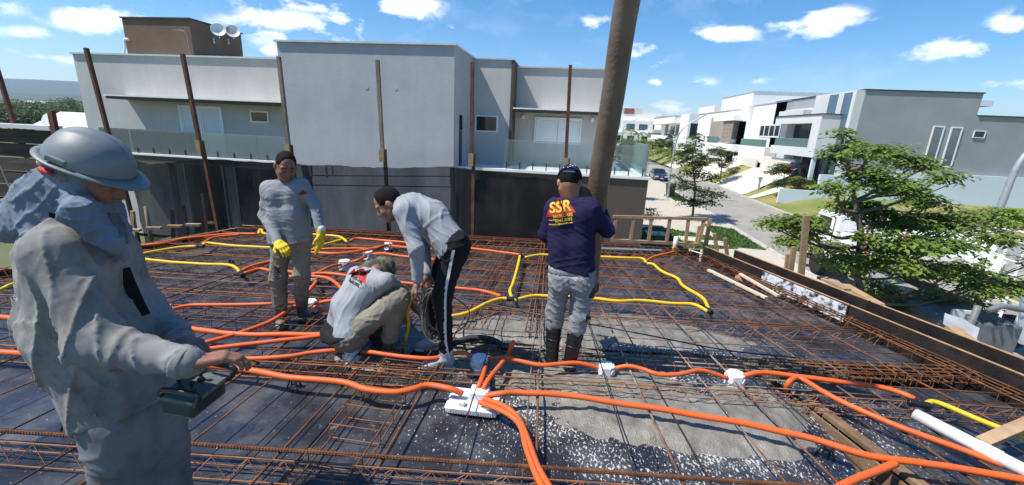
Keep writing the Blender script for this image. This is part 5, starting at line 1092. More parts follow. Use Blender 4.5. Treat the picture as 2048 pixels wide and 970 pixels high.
# ------------------------------------------------------------------ bending worker with the cable
Y=3.0
j=dict(hipL=J(910,500,Y-.08),hipR=J(905,494,Y+.14),mid=J(862,436,Y+.03),shL=J(806,423,Y-.17),shR=J(803,414,Y+.20),neck=J(793,407,Y+.02))
kL,kR=J(884,590,Y-.10),J(862,592,Y+.16); aL,aR=J(893,712,Y-.03),J(872,676,Y+.28); tL,tR=J(845,737,Y-.10),J(838,692,Y+.22)
eL,eR=J(832,496,Y-.24),J(846,490,Y+.16); wL,wR=J(836,562,Y-.22),J(853,549,Y+.0)
hc=J(775,403,Y+.0); hf=nrm([-.80,-.22,-.62]); hu=nrm([-.5,-.05,.85])
B=Vol(); torso(B,j,-.025,.06,1,.9); B.cone(j['shL'],eL,.045,.036).cone(eL,wL,.038,.028).cone(j['shR'],eR,.045,.036).cone(eR,wR,.038,.028); leg(B,j['hipL'],kL,aL,(.07,.05,.036)); leg(B,j['hipR'],kR,aR,(.07,.05,.036)); B.cone(j['neck'],hc,.055,.05)
Hd=Vol(); head(Hd,hc,hf,hu); Hd.cone(hc-hf*.03-UP*.02,lerp(hc,j['neck'],1.3),.055,.06,.03)
HL=Vol().prims(hand(wL,(-.38,.0,-.9),(.5,.2,-.3),(-.5,-.8,.1),.42,1.08)); HR=Vol().prims(hand(wR,(.40,-.15,-.9),(-.6,.5,-.3),(.2,-1,0),.45,1.08))
A=vmesh([B.mesh(.014),Hd.mesh(.0055),HL.mesh(.0048),HR.mesh(.0048)],'person',m_skin); tag(A,'person in pale grey shirt and black track trousers bending over a coil of cable','person')
hair('hair',A,hc,hf,hu,m_hair,1.0,-.03,3)
V=Vol(); sc,mid,hcc,lat=torso(V,j,.012,.07,1,.95); dn=nrm(hcc-mid)
V.cone(lerp(sc,mid,.3)+np.array([.02,0,.02]),mid+np.array([0,0,.012]),.128,.118,.06)
for s,hp in ((-1,j['hipL']),(1,j['hipR'])): V.cone(mid+lat*s*.05,hp,.115,.122,.06)
V.cut(J(912,487,Y),nrm([.62,0,-.6])).ball(lerp(j['neck'],hc,.75),.060,.015,'sub')
for sh,el,wr in ((j['shL'],eL,lerp(eL,wL,.93)),(j['shR'],eR,lerp(eR,wR,.93))): V.cone(sh,el,.062,.054,.05).cone(el,wr,.054,.044,.03)
S=vmesh([V.mesh(.0075,folds(.007,15,21,(.4,0,.2)))],'shirt',m_grey2,A)
V=Vol(); V.cone(j['hipL']+np.array([-.0,0,.04]),j['hipR']+np.array([-.0,0,.04]),.118,.118,.04); V.cut(j['hipL']+np.array([-.05,0,.1]),nrm([-.62,0,.7])); leg(V,j['hipL'],kL,aL,(.098,.074,.054)); leg(V,j['hipR'],kR,aR,(.098,.074,.054))
T=vmesh([V.mesh(.0080,folds(.009,15,22,(0,0,.9)))],'trousers',m_blk,A)
tp=[J(907,500,Y-.3),J(899,540,Y-.3),J(891,585,Y-.3),J(890,630,Y-.3),J(891,680,Y-.3),J(897,716,Y-.3)]; P=[]; Tt=bvh(T)
for q in spline([Vector(x) for x in tp],.02):
    d=(q-EYE).normalized(); hit=Tt.ray_cast(EYE,d,9)
    if hit[0]: P.append(hit[0]-d*.003)
b=MB(); 
for p in P: b.v+=[tuple(p+Vector((-.011,0,0))),tuple(p+Vector((.011,0,0)))]
b.f=[(2*i,2*i+1,2*i+3,2*i+2) for i in range(len(P)-1)]; b.build('white_stripe',m_prt_w,A,smooth=True)
m_shoe=mat('cement_dusted_shoe',(.30,.33,.33),.85,.2,10,bump=.3,col2=(.42,.44,.43))
for an,to,kn,s5 in ((aL,tL,kL,31),(aR,tR,kR,32)):
    sh_=boot('shoe',A,lerp(an,kn,.12),an-UP*.005,to,m_shoe,(.056,.056),seed=s5,h=.0065,fo=.003); sole('sole',sh_,an,to,m_cuff,min(an[2]-.08,to[2]-.03)-.005)
# coil of cable hanging from the far hand
r_=random.Random(9); pts=[]; top=Vector(J(862,578,Y-.04)); 
for k in range(15):
    ax=.085+.030*r_.random(); az=.20+.035*r_.random(); cx_=r_.uniform(-.012,.03); dy=r_.uniform(-.05,.05)
    for i in range(26):
        a=math.pi/2+2*math.pi*i/26; pts.append(top+Vector((cx_+.03+ax*math.cos(a),dy+.02*math.sin(2*a+k),-.205+az*math.sin(a)*(1.0)+.0*k)))
m_cab=mat('grey_cable',(.055,.055,.05),.5,.2,5,col2=(.12,.12,.11)); o=MB().tube(spline(pts,.03),.0062,5).build('cable_coil',m_cab,smooth=True); tag(o,'hanging coil of grey cable held by the bending worker','cable coil')
q=[Vector(J(828,580,Y-.22)),Vector(J(845,610,Y-.2)),Vector(J(858,650,Y-.15)),Vector(J(900,668,Y-.05)),Vector(J(930,650,Y+.05)),Vector(J(938,620,Y+.1)),Vector(J(905,594,Y+.1)),Vector(J(880,600,Y+.05))]
o=MB().tube(spline(q,.03),.0055,5).build('cable_loop',m_cab,smooth=True); tag(o,'loose loop of cable swinging right of the coil','cable')
# ------------------------------------------------------------------ crouching worker
Y=3.05
j=dict(hipR=J(703,668,Y-.10),hipL=J(680,660,Y+.12),mid=J(702,612,Y+.06),shR=J(772,562,Y-.02),shL=J(712,548,Y+.32),neck=J(752,543,Y+.18))
kR,kL=J(797,598,Y-.02),J(775,592,Y+.34); aR,aL=J(772,700,Y+.06),J(692,694,Y+.05); tR,tL=J(800,712,Y+.08),J(668,709,Y+.0)
aL=J(745,690,Y+.32); tL=J(775,700,Y+.40)
eR,eL=J(806,580,Y+.22),J(770,590,Y+.5); wR,wL=J(826,612,Y+.30),J(806,625,Y+.40)
hc=J(764,540,Y+.27); hf=nrm([.72,.42,-.62]); hu=nrm([.5,.3,.8])
B=Vol(); torso(B,j,-.025,.06,1,.9); B.cone(j['shR'],eR,.048,.040).cone(eR,wR,.042,.029).cone(j['shL'],eL,.048,.04).cone(eL,wL,.042,.029); leg(B,j['hipR'],kR,aR,(.07,.05,.036)); leg(B,j['hipL'],kL,aL,(.07,.05,.036)); B.cone(j['neck'],hc,.055,.05)
Hd=Vol(); head(Hd,hc,hf,hu); Hd.cone(hc-hf*.03,j['neck'],.055,.06,.03)
HR=Vol().prims(hand(wR,(.6,.2,-.6),(.0,.3,-1),(-.3,.6,.3),.5,1.05)); HL=Vol().prims(hand(wL,(.6,-.1,-.5),(.1,-.2,-1),(.3,-.6,.3),.5,1.0))
A=vmesh([B.mesh(.012),Hd.mesh(.006),HR.mesh(.0048),HL.mesh(.0055)],'person',m_skin2); tag(A,'person in grey printed shirt crouching with their back to the camera','person')
m_hat=fabric('olive_camouflage_cloth',(.055,.062,.042),(.15,.15,.105),16,.9,.3,.45,.55)
V=Vol(); u=nrm(hu-hf*(hu@hf)); r=np.cross(hf,u); V.ell(hc+u*.02,(hf*.112,u*.105,r*.095),.02).cut(hc-u*.012,-u).ell(hc-u*.010,(hf*.150,u*.014,r*.135),.03); V.cone(hc-hf*.08-u*.02,hc-hf*.13-u*.09,.06,.05,.04); vmesh([V.mesh(.0065,folds(.006,30,3))],'hat',m_hat,A)
V=Vol(); sc,mid,hcc,lat=torso(V,j,.014,.07,1,1.0); bk=nrm(np.cross(lat,nrm(hcc-sc))); bk=bk*(-1 if bk[1]>0 else 1)
V.cone(lerp(sc,mid,.25)+bk*.025,mid+bk*.03,.125,.125,.06)
for s,hp in ((-1,j['hipL']),(1,j['hipR'])): V.cone(mid+lat*s*.065,lerp(hcc,hp,.95),.122,.130,.06)
V.cut(J(672,655,Y),nrm([-.35,.0,-1])).ball(lerp(j['neck'],hc,.8),.064,.015,'sub')
for sh,el in ((j['shR'],eR),(j['shL'],eL)): V.cone(sh,lerp(sh,el,.42),.062,.064,.05)
S=vmesh([V.mesh(.0075,folds(.006,14,41,(.2,0,.5)))],'shirt',m_grey2,A)
V=Vol(); V.cone(j['hipL']+np.array([-.01,-.02,-.01]),j['hipR']+np.array([-.01,-.02,-.01]),.130,.130,.05); V.cut(J(672,664,Y),nrm([-.35,0,1])); leg(V,j['hipR'],kR,lerp(kR,aR,.72),(.105,.082,.072)); leg(V,j['hipL'],kL,lerp(kL,aL,.72),(.105,.082,.072))
T=vmesh([V.mesh(.0075,folds(.010,15,42,(.5,0,.5)))],'trousers',m_khaki,A)
V=Vol(); V.cone(j['hipL']+np.array([-.03,-.03,-.02]),j['hipR']+np.array([-.03,-.03,-.02]),.125,.125,.05); V.cut(J(668,676,Y),nrm([.6,.0,-1])).cut(J(672,654,Y),nrm([-.2,0,1])); vmesh([V.mesh(.011)],'underwear',m_blk,A)
boot('boot',A,lerp(kR,aR,.45),aR,tR,m_mud,(.066,.052),seed=43,fo=.006); boot('boot',A,lerp(kL,aL,.45),aL,tL,m_rub,(.066,.052),seed=44)
lx=nrm(j['shR']-j['shL']); sp=nrm(sc-hcc); dr=nrm(_v(EYE)-sc)
lx=nrm(gy(742,552,Y)-gy(706,543,Y)); uyb=Vector(nrm([.55,0,.8])); c0=J(720,546,Y+.03)
project('logo_mountain',poly_mesh([(-.10,-.04),(-.05,.03),(-.03,.0),(0,.045),(.04,.01),(.06,.03),(.10,-.04)]),S,c0,lx,uyb,m_prt_r,A,.004,1); project('logo_lettering',text_mesh('SSR',.06,.002),S,J(724,547,Y+.03),lx,uyb,m_prt_k,A,.007)
project('phone_print',text_mesh('99191-1482',.030,.0012),S,J(715,557,Y+.02),lx,uyb,m_prt_k,A,.005); project('phone_print',text_mesh('3243.2855',.030,.0012),S,J(712,563,Y+.02),lx,uyb,m_prt_k,A,.005)
# yellow vibrator handle on the ground between the two workers
P=[Vector(J(822,598,Y+.05)),Vector(J(815,625,Y+.08)),Vector(J(817,655,Y+.1)),Vector(J(805,700,Y+.15))]
o=MB().tube(spline(P,.03),[.014]*len(spline(P,.03)),8).build('yellow_strap',m_ye,smooth=True); tag(o,'yellow hose end hanging between the bending and crouching workers','hose')
# ------------------------------------------------------------------ helmeted worker with the remote control
Y=1.25; Q=1.27
m_jkt=mat('faded_grey_jacket',(.200,.196,.188),.92,.1,3.5,bump=.08,bscale=420,col2=(.285,.278,.265),spec=.2); m_trs=mat('dusty_blue_grey_trousers',(.150,.150,.165),.92,.1,4,bump=.08,bscale=420,col2=(.205,.202,.21),spec=.2); m_clo=fabric('blue_grey_head_cloth',(.105,.140,.185),(.19,.23,.285),5)
j=dict(hipL=J(305,835,Y+.10),hipR=J(240,845,Y-.04),mid=J(185,660,Y+.02),shL=J(205,480,Y+.17),shR=J(118,497,Y-.09),neck=J(140,425,Y+.05))
eR,eL=J(192,685,Y-.15),J(290,625,Y+.24); wR,wL=J(382,727,Y-.10),J(362,683,Y+.10)
kR,kL=J(262,1090,Y-.02),J(345,1080,Y+.10); aR,aL=kR+np.array([-.05,.0,-.42]),kL+np.array([-.05,.05,-.42])
hc=J(178,342,Y+.03); hf=nrm([.80,.22,-.36]); hu=nrm([.42,.05,1]); u=nrm(hu-hf*(hu@hf)); r=np.cross(hf,u)
B=Vol(); torso(B,j,-.035); B.cone(j['shR'],eR,.045,.036).cone(eR,wR,.038,.028).cone(j['shL'],eL,.045,.036).cone(eL,wL,.038,.028); leg(B,j['hipR'],kR,aR,(.06,.05,.04)); leg(B,j['hipL'],kL,aL,(.06,.05,.04)); B.cone(j['neck'],hc,.05,.05)
Hd=Vol(); HP=head(Hd,hc,hf,hu); Hd.cone(hc-hf*.03,j['neck'],.052,.058,.03)
HR=Vol().prims(hand(wR,J(432,716,Y-.05)-wR,(.35,.1,-1),(.1,.9,.2),.50,1.12)); HL=Vol().prims(hand(wL,J(398,694,Y+.05)-wL,(.2,-.1,-1),(.1,-.9,.2),.45,1.08))
A=vmesh([B.mesh(.014),Hd.mesh(.005),HR.mesh(.0038),HL.mesh(.0042)],'person',m_skin); tag(A,'person in grey jacket and grey hard hat working a remote control, left foreground','person')
for m_ in (m_jkt,m_trs):
    t=m_.node_tree; b_=t.nodes['Principled BSDF']; c_=N(t,'ShaderNodeTexCoord'); n_=N(t,'ShaderNodeTexNoise',i_Scale=6.5,i_Detail=8.0,i_Roughness=.7); t.links.new(c_.outputs['Object'],n_.inputs['Vector'])
    r_n=N(t,'ShaderNodeMapRange'); r_n.inputs[1].default_value=.50; r_n.inputs[2].default_value=.72; r_n.inputs[4].default_value=.75; t.links.new(n_.outputs[0],r_n.inputs[0]); x_=N(t,'ShaderNodeMix',data_type='RGBA'); t.links.new(r_n.outputs[0],x_.inputs['Factor']); t.links.new(b_.inputs['Base Color'].links[0].from_socket,x_.inputs['A']); x_.inputs['B'].default_value=(.10,.085,.068,1); t.links.new(x_.outputs['Result'],b_.inputs['Base Color'])
# hard hat: moulded shell with ridges and a brim
m_hat2=mat('grey_hard_hat',(.120,.145,.158),.52,.2,9,col2=(.185,.205,.212),coat=.0,bump=.02)
hcx=hc+u*.030; b=MB(); ns,nr=56,18
def hpt(th,ph,add=0):
    cf,cr,cu_=math.cos(th)*math.sin(ph),math.sin(th)*math.sin(ph),math.cos(ph); lat_=cr*.118
    rd=1+.055*math.exp(-(lat_/.017)**2)*min(1,max(0,(1.30-ph)/.35))+.030*math.exp(-((abs(lat_)-.050)/.012)**2)*min(1,max(0,(1.05-ph)/.3))
    return hcx+(hf*.128*cf+r*.108*cr+u*.114*cu_)*rd*(1+add)
for i in range(nr+1):
    ph=.02+(math.pi/2-.02)*i/nr
    for k in range(ns): b.v.append(tuple(hpt(2*math.pi*k/ns,ph)))
for i in range(nr): b.f+=[(i*ns+k,i*ns+(k+1)%ns,(i+1)*ns+(k+1)%ns,(i+1)*ns+k) for k in range(ns)]
b.f.append(tuple(range(ns))); hat=b.build('hard_hat',m_hat2,A,smooth=True)
b=MB()
for w0,dz in ((-.002,.002),(1,-.004),(1,-.008),(-.004,-.004)):
    for k in range(ns):
        th=2*math.pi*k/ns; c_=math.cos(th); wd=(.016+.034*max(0,c_)**3+.006*max(0,-c_))*w0 if w0==1 else w0; p=hpt(th,math.pi/2); d=hf*c_*.128+r*math.sin(th)*.108; d=d/np.linalg.norm(d); b.v.append(tuple(p+d*wd+u*(dz-.30*max(0,wd)*max(0,c_))))
for i in range(4): b.f+=[(i*ns+k,i*ns+(k+1)%ns,((i+1)%4)*ns+(k+1)%ns,((i+1)%4)*ns+k) for k in range(ns)]
b.build('brim',m_hat2,hat,smooth=True)
for e in (-1,1): MB().obox(Vector(hcx+u*.014+r*e*.106-hf*.025),Vector(hf*.030),Vector(r*.007),Vector(u*.010)).build('side_slot',m_hat2,hat,bevel=.004)
V=Vol(); V.cone(hcx-hf*.095-u*.035+r*.06,hcx-hf*.115-u*.035-r*.02,.013,.013,.02); vmesh([V.mesh(.005)],'headband',mat('pale_green_headband',(.35,.42,.36),.5,.1,5),hat)
V=Vol(); V.cone(hcx-hf*.085-u*.052+r*.072,hcx-hf*.045-u*.040+r*.092,.009,.009,.01); vmesh([V.mesh(.004)],'red_strap',m_prt_r,hat)
# cloth wrapped round head and shoulders
V=Vol(); V.ell(hc-u*.035-hf*.012,(hf*.100,u*.115,r*.088),.03).cone(hc-u*.085-hf*.02,lerp(hc,j['neck'],.95),.084,.100,.05).cone(hc-u*.095+hf*.055,lerp(hc,j['neck'],.75)+hf*.085,.050,.070,.04)
V.cone(hc-hf*.085-u*.07+r*.03,J(72,385,Y-.02),.042,.052,.04).cone(J(72,385,Y-.02),J(40,425,Y+.02),.052,.055,.04).cone(lerp(hc,j['neck'],.9),J(55,432,Y+.02),.085,.055,.05)
V.cone(J(110,425,Y),J(22,462,Y+.02),.075,.05,.06).cone(j['neck'],J(75,470,Y-.06),.08,.04,.06).cone(j['neck']+hf*.02,J(232,465,Y+.08),.092,.050,.05).cone(J(165,425,Y-.06),J(222,485,Y-.04),.062,.028,.05).cone(J(222,485,Y-.04),J(250,515,Y+.02),.030,.015,.03)
V.ell(hc+hf*.100-u*.028,(hf*.072,u*.046,r*.085),.012,'sub'); V.cut(hcx-u*.005,u)
CL=vmesh([V.mesh(.0052,folds(.009,21,51,(.5,0,.7)))],'head_cloth',m_clo,A)
# jacket
V=Vol(); sc,mid,hcc,lat=torso(V,j,.030,.09,1.15,1.0)
bkd=np.array([-.045,0,0]); V.cone(lerp(sc,mid,.1)+bkd,mid+bkd*1.4,.140,.138,.08).cone(mid+bkd*1.4,hcc+bkd*1.2+UP*.05,.138,.158,.08).cone(mid+np.array([.03,.05,0]),hcc+np.array([.025,.04,.06]),.134,.154,.08)
V.cut(J(225,818,Y),nrm([.26,0,-1])); V.ball(lerp(j['neck'],hc,.55),.068,.02,'sub')
V.cone(j['shR']-UP*.015,eR,.080,.076,.05).cone(eR,lerp(eR,wR,.95),.075,.055,.05).cone(j['shL']-UP*.015,eL,.090,.082,.06).cone(eL,lerp(eL,wL,.93),.076,.056,.05)
f1=_folds(.015,12,61,(.3,.1,.6)); f2=_folds(.0095,27,62,(.6,0,.4),1.4); f4=_folds(.0028,60,67,(.5,0,.5),1.2)
JK=vmesh([V.mesh(.0070,lambda P:f1(P)+f2(P)+f4(P))],'jacket',m_jkt,A)
for wr_,el_ in ((wR,eR),(wL,eL)):
    V=Vol(); V.cone(lerp(el_,wr_,.84),lerp(el_,wr_,.96),.060,.057,.01); V.cut(lerp(el_,wr_,.97),nrm(wr_-el_)).cut(lerp(el_,wr_,.86),-nrm(wr_-el_)); vmesh([V.mesh(.005,_folds(.003,60,5))],'cuff',m_jkt,JK)
V=Vol(); leg(V,j['hipR']+UP*.03,kR,aR,(.118,.100,.088)); leg(V,j['hipL']+UP*.03,kL,aL,(.118,.100,.088)); f3=_folds(.010,13,63,(.4,0,.2)); f5=_folds(.006,32,64,(.6,0,.3)); vmesh([V.mesh(.0075,lambda P:f3(P)+f5(P))],'trousers',m_trs,A)
for an,kn in ((aR,kR),(aL,kL)):
    a2=np.array([an[0],an[1],.09]); boot('boot',A,lerp(kn,a2,.55),a2,a2+np.array([.18,.04,-.045]),m_rub,(.075,.055),h=.012)
# shoulder strap of the remote, over the jacket
Tj=bvh(JK)
def strap(pts,w,name):
    P=[]
    for q in spline([Vector(J(*p,.7)) for p in pts],.015):
        d=(q-EYE).normalized(); hit=Tj.ray_cast(EYE,d,4)
        if hit[0]: P.append((hit[0]-d*.007,d))
    for _ in range(3): P=[(sum((P[k][0] for k in range(max(0,i-2),min(len(P),i+3))),Vector())/len(P[max(0,i-2):i+3]),P[i][1]) for i in range(len(P))]
    b=MB()
    for i,(p,d) in enumerate(P):
        t=(P[min(i+1,len(P)-1)][0]-P[max(i-1,0)][0]).normalized(); s_=t.cross(d).normalized()*w; b.v+=[tuple(p-s_),tuple(p+s_),tuple(p+s_-d*.004),tuple(p-s_-d*.004)]
    for i in range(len(P)-1): b.f+=[(4*i+k,4*i+(k+1)%4,4*i+4+(k+1)%4,4*i+4+k) for k in range(4)]
    if len(P)>2: b.build(name,m_blk,A,smooth=False)
strap(((24,490),(38,462),(62,448),(100,440),(140,440),(165,446)),.026,'shoulder_strap'); strap(((236,505),(248,540),(265,585),(288,630),(304,655)),.019,'chest_strap')
# remote control box
m_rem=mat('dark_green_plastic',(.022,.034,.030),.5,.2,8,bump=.05,col2=(.04,.055,.048)); c=Vector(J(390,786,Y-.05)); ux=Vector((.95,.05,-.10)).normalized(); G=1.02; uy=Vector((-.05,1,0)); uy=(uy-ux*uy.dot(ux)).normalized(); uz=ux.cross(uy); ux,uy,uz=ux*G,uy*G,uz*G
o=thing('remote_control',c,'dark green remote control box with black handle in the helmeted worker\'s hands','remote control')
MB().obox(c-uz*.012,ux*.058,uy*.080,uz*.030).build('case',m_rem,o,bevel=.010); MB().obox(c+uz*.026,ux*.066,uy*.086,uz*.008).build('top_panel',mat('worn_grey_green',(.10,.125,.11),.6,.2,12),o,bevel=.004)
for (a,b_) in ((-.03,-.03),(.02,-.035),(.0,.03)):
    q=c+ux*a+uy*b_+uz*.034; MB().lathe([(.014,0),(.012,.008),(.006,.012),(.005,.030),(.009,.034),(.009,.040),(.004,.044)],q,10,uz).build('joystick',m_bp,o,smooth=True)
for s in (-1,1):
    P=spline([c+uy*s*.08-ux*.055+uz*.03,c+uy*s*.085-ux*.035+uz*.064,c+uy*s*.085+ux*.06+uz*.070,c+uy*s*.085+ux*.090+uz*.062,c+uy*s*.08+ux*.068+uz*.018],.010); MB().tube(P,.0095,8).build('handle',m_bp,o,smooth=True)
MB().obox(c-uz*.012+ux*.0585,ux*.001,uy*.05,uz*.016).build('rating_plate',m_prt_k,o)
# ================================================================== trees and plants
def leaf_mat(name,c,c2):
    m=mat(name,c,.55,.2,.9,col2=c2,lo=.3,hi=.7,spec=.35,rnd=0); t=m.node_tree; b=t.nodes['Principled BSDF']
    b.inputs['Subsurface Weight'].default_value=0; tr=N(t,'ShaderNodeBsdfTranslucent'); src=b.inputs['Base Color'].links[0].from_socket; hh=N(t,'ShaderNodeHueSaturation'); hh.inputs['Value'].default_value=1.5; hh.inputs['Hue'].default_value=.485; t.links.new(src,hh.inputs['Color']); t.links.new(hh.outputs[0],tr.inputs[0])
    mx=N(t,'ShaderNodeMixShader'); mx.inputs[0].default_value=.28; out=t.nodes['Material Output']; t.links.new(b.outputs[0],mx.inputs[1]); t.links.new(tr.outputs[0],mx.inputs[2]); t.links.new(mx.outputs[0],out.inputs[0]); return m
m_leaf=leaf_mat('fresh_leaf',(.085,.150,.022),(.21,.285,.058)); m_leafd=leaf_mat('dark_leaf',(.026,.055,.014),(.065,.105,.026)); m_leafo=leaf_mat('olive_leaf',(.06,.08,.02),(.13,.15,.045)); m_palm=leaf_mat('palm_frond',(.07,.10,.02),(.17,.19,.05))
m_bark=mat('grey_bark',(.10,.075,.055),.9,.3,8,bump=.6,bscale=30,col2=(.19,.15,.115))
def leaf(b,p,s,r,flat=.5):
    a=r.uniform(0,6.283); tilt=r.gauss(-.25,.45)*flat*1.6; d=Vector((math.cos(a)*math.cos(tilt),math.sin(a)*math.cos(tilt),math.sin(tilt))); w=Vector((-math.sin(a),math.cos(a),r.uniform(-.4,.4)))*s*.26; L=s*r.uniform(.7,1.2); m=p+d*L*.5-Vector((0,0,L*.03)); up=Vector((0,0,s*.05))
    b.add([p,m+w+up,p+d*L-Vector((0,0,L*.12)),m-w+up],[(0,1,2),(0,2,3)])
def spray(b,p,s,r,n=6):                                       # a twig with paired leaflets
    a=r.uniform(0,6.283); d=Vector((math.cos(a),math.sin(a),r.uniform(-.5,.25))).normalized(); side=d.cross(Vector((0,0,1))).normalized()
    for i in range(n):
        q=p+d*(s*.5*i); sg=1 if i%2 else -1; e=(side*sg*.8+d*.55+Vector((0,0,r.uniform(-.35,.15)))).normalized(); L=s*r.uniform(.75,1.15); w=e.cross(Vector((r.uniform(-.4,.4),r.uniform(-.4,.4),1))).normalized()*L*.27; m=q+e*L*.5
        b.add([q,m+w,q+e*L-Vector((0,0,L*.15)),m-w],[(0,1,2),(0,2,3)])
def tree(base,pads,trunk_pts,s,n,label,m,seed,group=None,r0=.09,cat='tree',name='tree',tr_mat=None):
    r=random.Random(seed); o=thing(name,base,label,cat,group); T=spline([Vector(p) for p in trunk_pts],.15); nT=len(T)
    b=MB().tube(T,[r0*(1-.72*i/nT) for i in range(nT)],8); 
    for (c,rad) in pads:
        k=min(range(nT),key=lambda i:(T[i]-c).length+max(0,T[i].z-c.z+.15)*3); p0=T[max(0,k-1)]; mid=(p0+c)/2+Vector((r.uniform(-.1,.1),r.uniform(-.1,.1),-.10*(c-p0).length)); q=spline([p0,mid,c],.1+rad[0]*.05); L=len(q); rr=r0*.32
        b.tube(q,[max(.2*rr,rr*(1-.8*i/L)) for i in range(L)],5)
        for _ in range(3):
            e=c+Vector((r.uniform(-1,1)*rad[0],r.uniform(-1,1)*rad[1],r.uniform(-.5,.5)*rad[2])); b.tube([q[L//2],(q[L//2]+e)/2+Vector((0,0,-.03)),e],[rr*.35,rr*.25,rr*.1],4)
    b.build('trunk',tr_mat or m_bark,o,smooth=True)
    tot=sum(p[1][0]*p[1][1] for p in pads); b=MB()
    for (c,rad) in pads:
        k=max(4,int(n*rad[0]*rad[1]/tot))
        for _ in range(k):
            while True:
                v=Vector((r.uniform(-1,1),r.uniform(-1,1),r.uniform(-1,1)))
                if v.length<1: break
            v=v*(1-.25*r.random()); p=c+Vector((v.x*rad[0],v.y*rad[1],v.z*rad[2]-.25*rad[2]*(v.x*v.x+v.y*v.y)))
            spray(b,p,s,r,r.choice((4,5,6)))
    b.build('crown',m,o,fix=False); return o
def pads_px(L,Y,dY,seed,sc=1.0,lift=0):
    r=random.Random(seed); out=[]
    for (px,py,rx,ry) in L:
        Yq=Y+r.uniform(-dY,dY); c=gy(px,py,Yq); e=gy(px+rx,py,Yq); a=(e-c).length*sc; z=(gy(px,py-ry,Yq)-c).length*sc; out.append((c,(a,a*r.uniform(.7,1.1),z))); 
    return out
PF=[(1690,262,20,14),(1700,285,25,14),(1680,305,40,18),(1740,298,45,18),(1785,305,45,20),(1840,325,50,18),(1895,350,35,12),(1740,345,60,22),(1672,372,45,16),(1800,370,60,20),(1850,398,50,16),(1725,415,70,20),(1790,440,70,22),(1612,438,42,16),(1560,440,36,14),(1590,480,42,14),(1540,445,20,9),(1668,492,34,14),(1700,520,50,20),(1870,440,70,18),(1950,432,60,16),(2020,425,45,14),(1900,485,60,20),(1850,535,60,22),(1780,515,60,22),(1930,535,50,16),(1990,562,60,14),(2040,572,40,12),(1870,588,50,15),(1935,600,45,13),(1760,575,40,16),(1820,485,50,16),(1990,470,50,12),(1745,470,50,18),(1960,575,40,12),(1610,460,30,10),(2080,440,50,16),(2090,520,50,16),(1800,605,30,10)]
Yt=7.3; tb=gy(1722,640,Yt)
tree(Vector((tb.x,Yt,-4)),pads_px(PF,Yt,.75,5),[(tb.x+.1,Yt,-4),(tb.x,Yt,-2),gy(1720,600,Yt),gy(1712,540,Yt),gy(1722,470,Yt),gy(1705,380,Yt+.1),gy(1692,300,Yt)],.096,4100,'leafy green tree with layered branches in front of the mixer truck',m_leaf,3,None,.10)
Pm=[(1396,272,14,8),(1380,298,20,9),(1362,322,18,9),(1408,312,22,9),(1388,342,30,11),(1426,352,18,9),(1372,368,26,10),(1410,382,30,10),(1436,388,14,7),(1385,402,26,9),(1360,392,12,7),(1400,325,20,8),(1420,402,18,7),(1395,285,14,8),(1350,350,12,7)]
bs=gz(1385,436,-4); tree(bs,pads_px(Pm,bs.y,1.2,8),[bs,gy(1388,400,bs.y),gy(1390,370,bs.y),gy(1385,320,bs.y),gy(1393,280,bs.y)],.26,620,'slim street tree with dark leaves beside the near kerb',m_leafd,9,None,.09)
def small(px,pyb,Y,L,s,n,label,m,seed,r0=.08,sc=1.0,zoff=0):
    bs=gy(px,pyb,Y); top=L[0]; tree(bs,pads_px(L,Y,.5,seed,sc),[bs-Vector((0,0,.3)),gy(px+1,(pyb+top[1])/2,Y),gy(top[0],top[1]+3,Y)],s,n,label,m,seed,None,r0)
small(1567,386,47,[(1568,332,22,7),(1545,343,16,5),(1590,338,14,6),(1558,338,18,6),(1580,330,14,5)],.26,300,'umbrella shaped tree on the lawn before the grey house',m_leafo,21)
small(1442,352,56,[(1438,296,10,6),(1452,306,14,6),(1428,300,10,5),(1460,322,10,6),(1432,318,12,6),(1448,330,12,6)],.34,240,'loose tree before the taupe recessed house',m_leafo,22)
small(1300,448,28,[(1301,418,8,5),(1294,428,7,4),(1308,427,7,4),(1300,434,8,4)],.20,60,'young sapling planted in the lawn by the meter wall',m_leaf,23,.03)
small(1375,330,84,[(1372,288,10,6),(1382,300,14,7),(1362,305,12,6),(1376,315,16,7)],.5,200,'dark tree behind the far bins',m_leafd,24)
small(1325,300,112,[(1325,280,9,5),(1318,288,9,5),(1332,290,9,5)],.6,140,'round tree before the far wood panelled house',m_leafd,25)
small(1595,372,45,[(1594,356,7,5),(1588,362,6,4),(1602,361,6,4)],.24,60,'small grey green shrub by the garage drive',m_leafo,26,.03)
small(1630,375,43.2,[(1628,366,6,4),(1634,369,5,3)],.24,50,'round shrub beside the garage post',m_leafd,27,.03)
small(1556,372,44.5,[(1557,360,6,6),(1556,368,7,5)],.24,60,'bushy stem plant at the foot of the umbrella tree',m_leafd,28,.03)
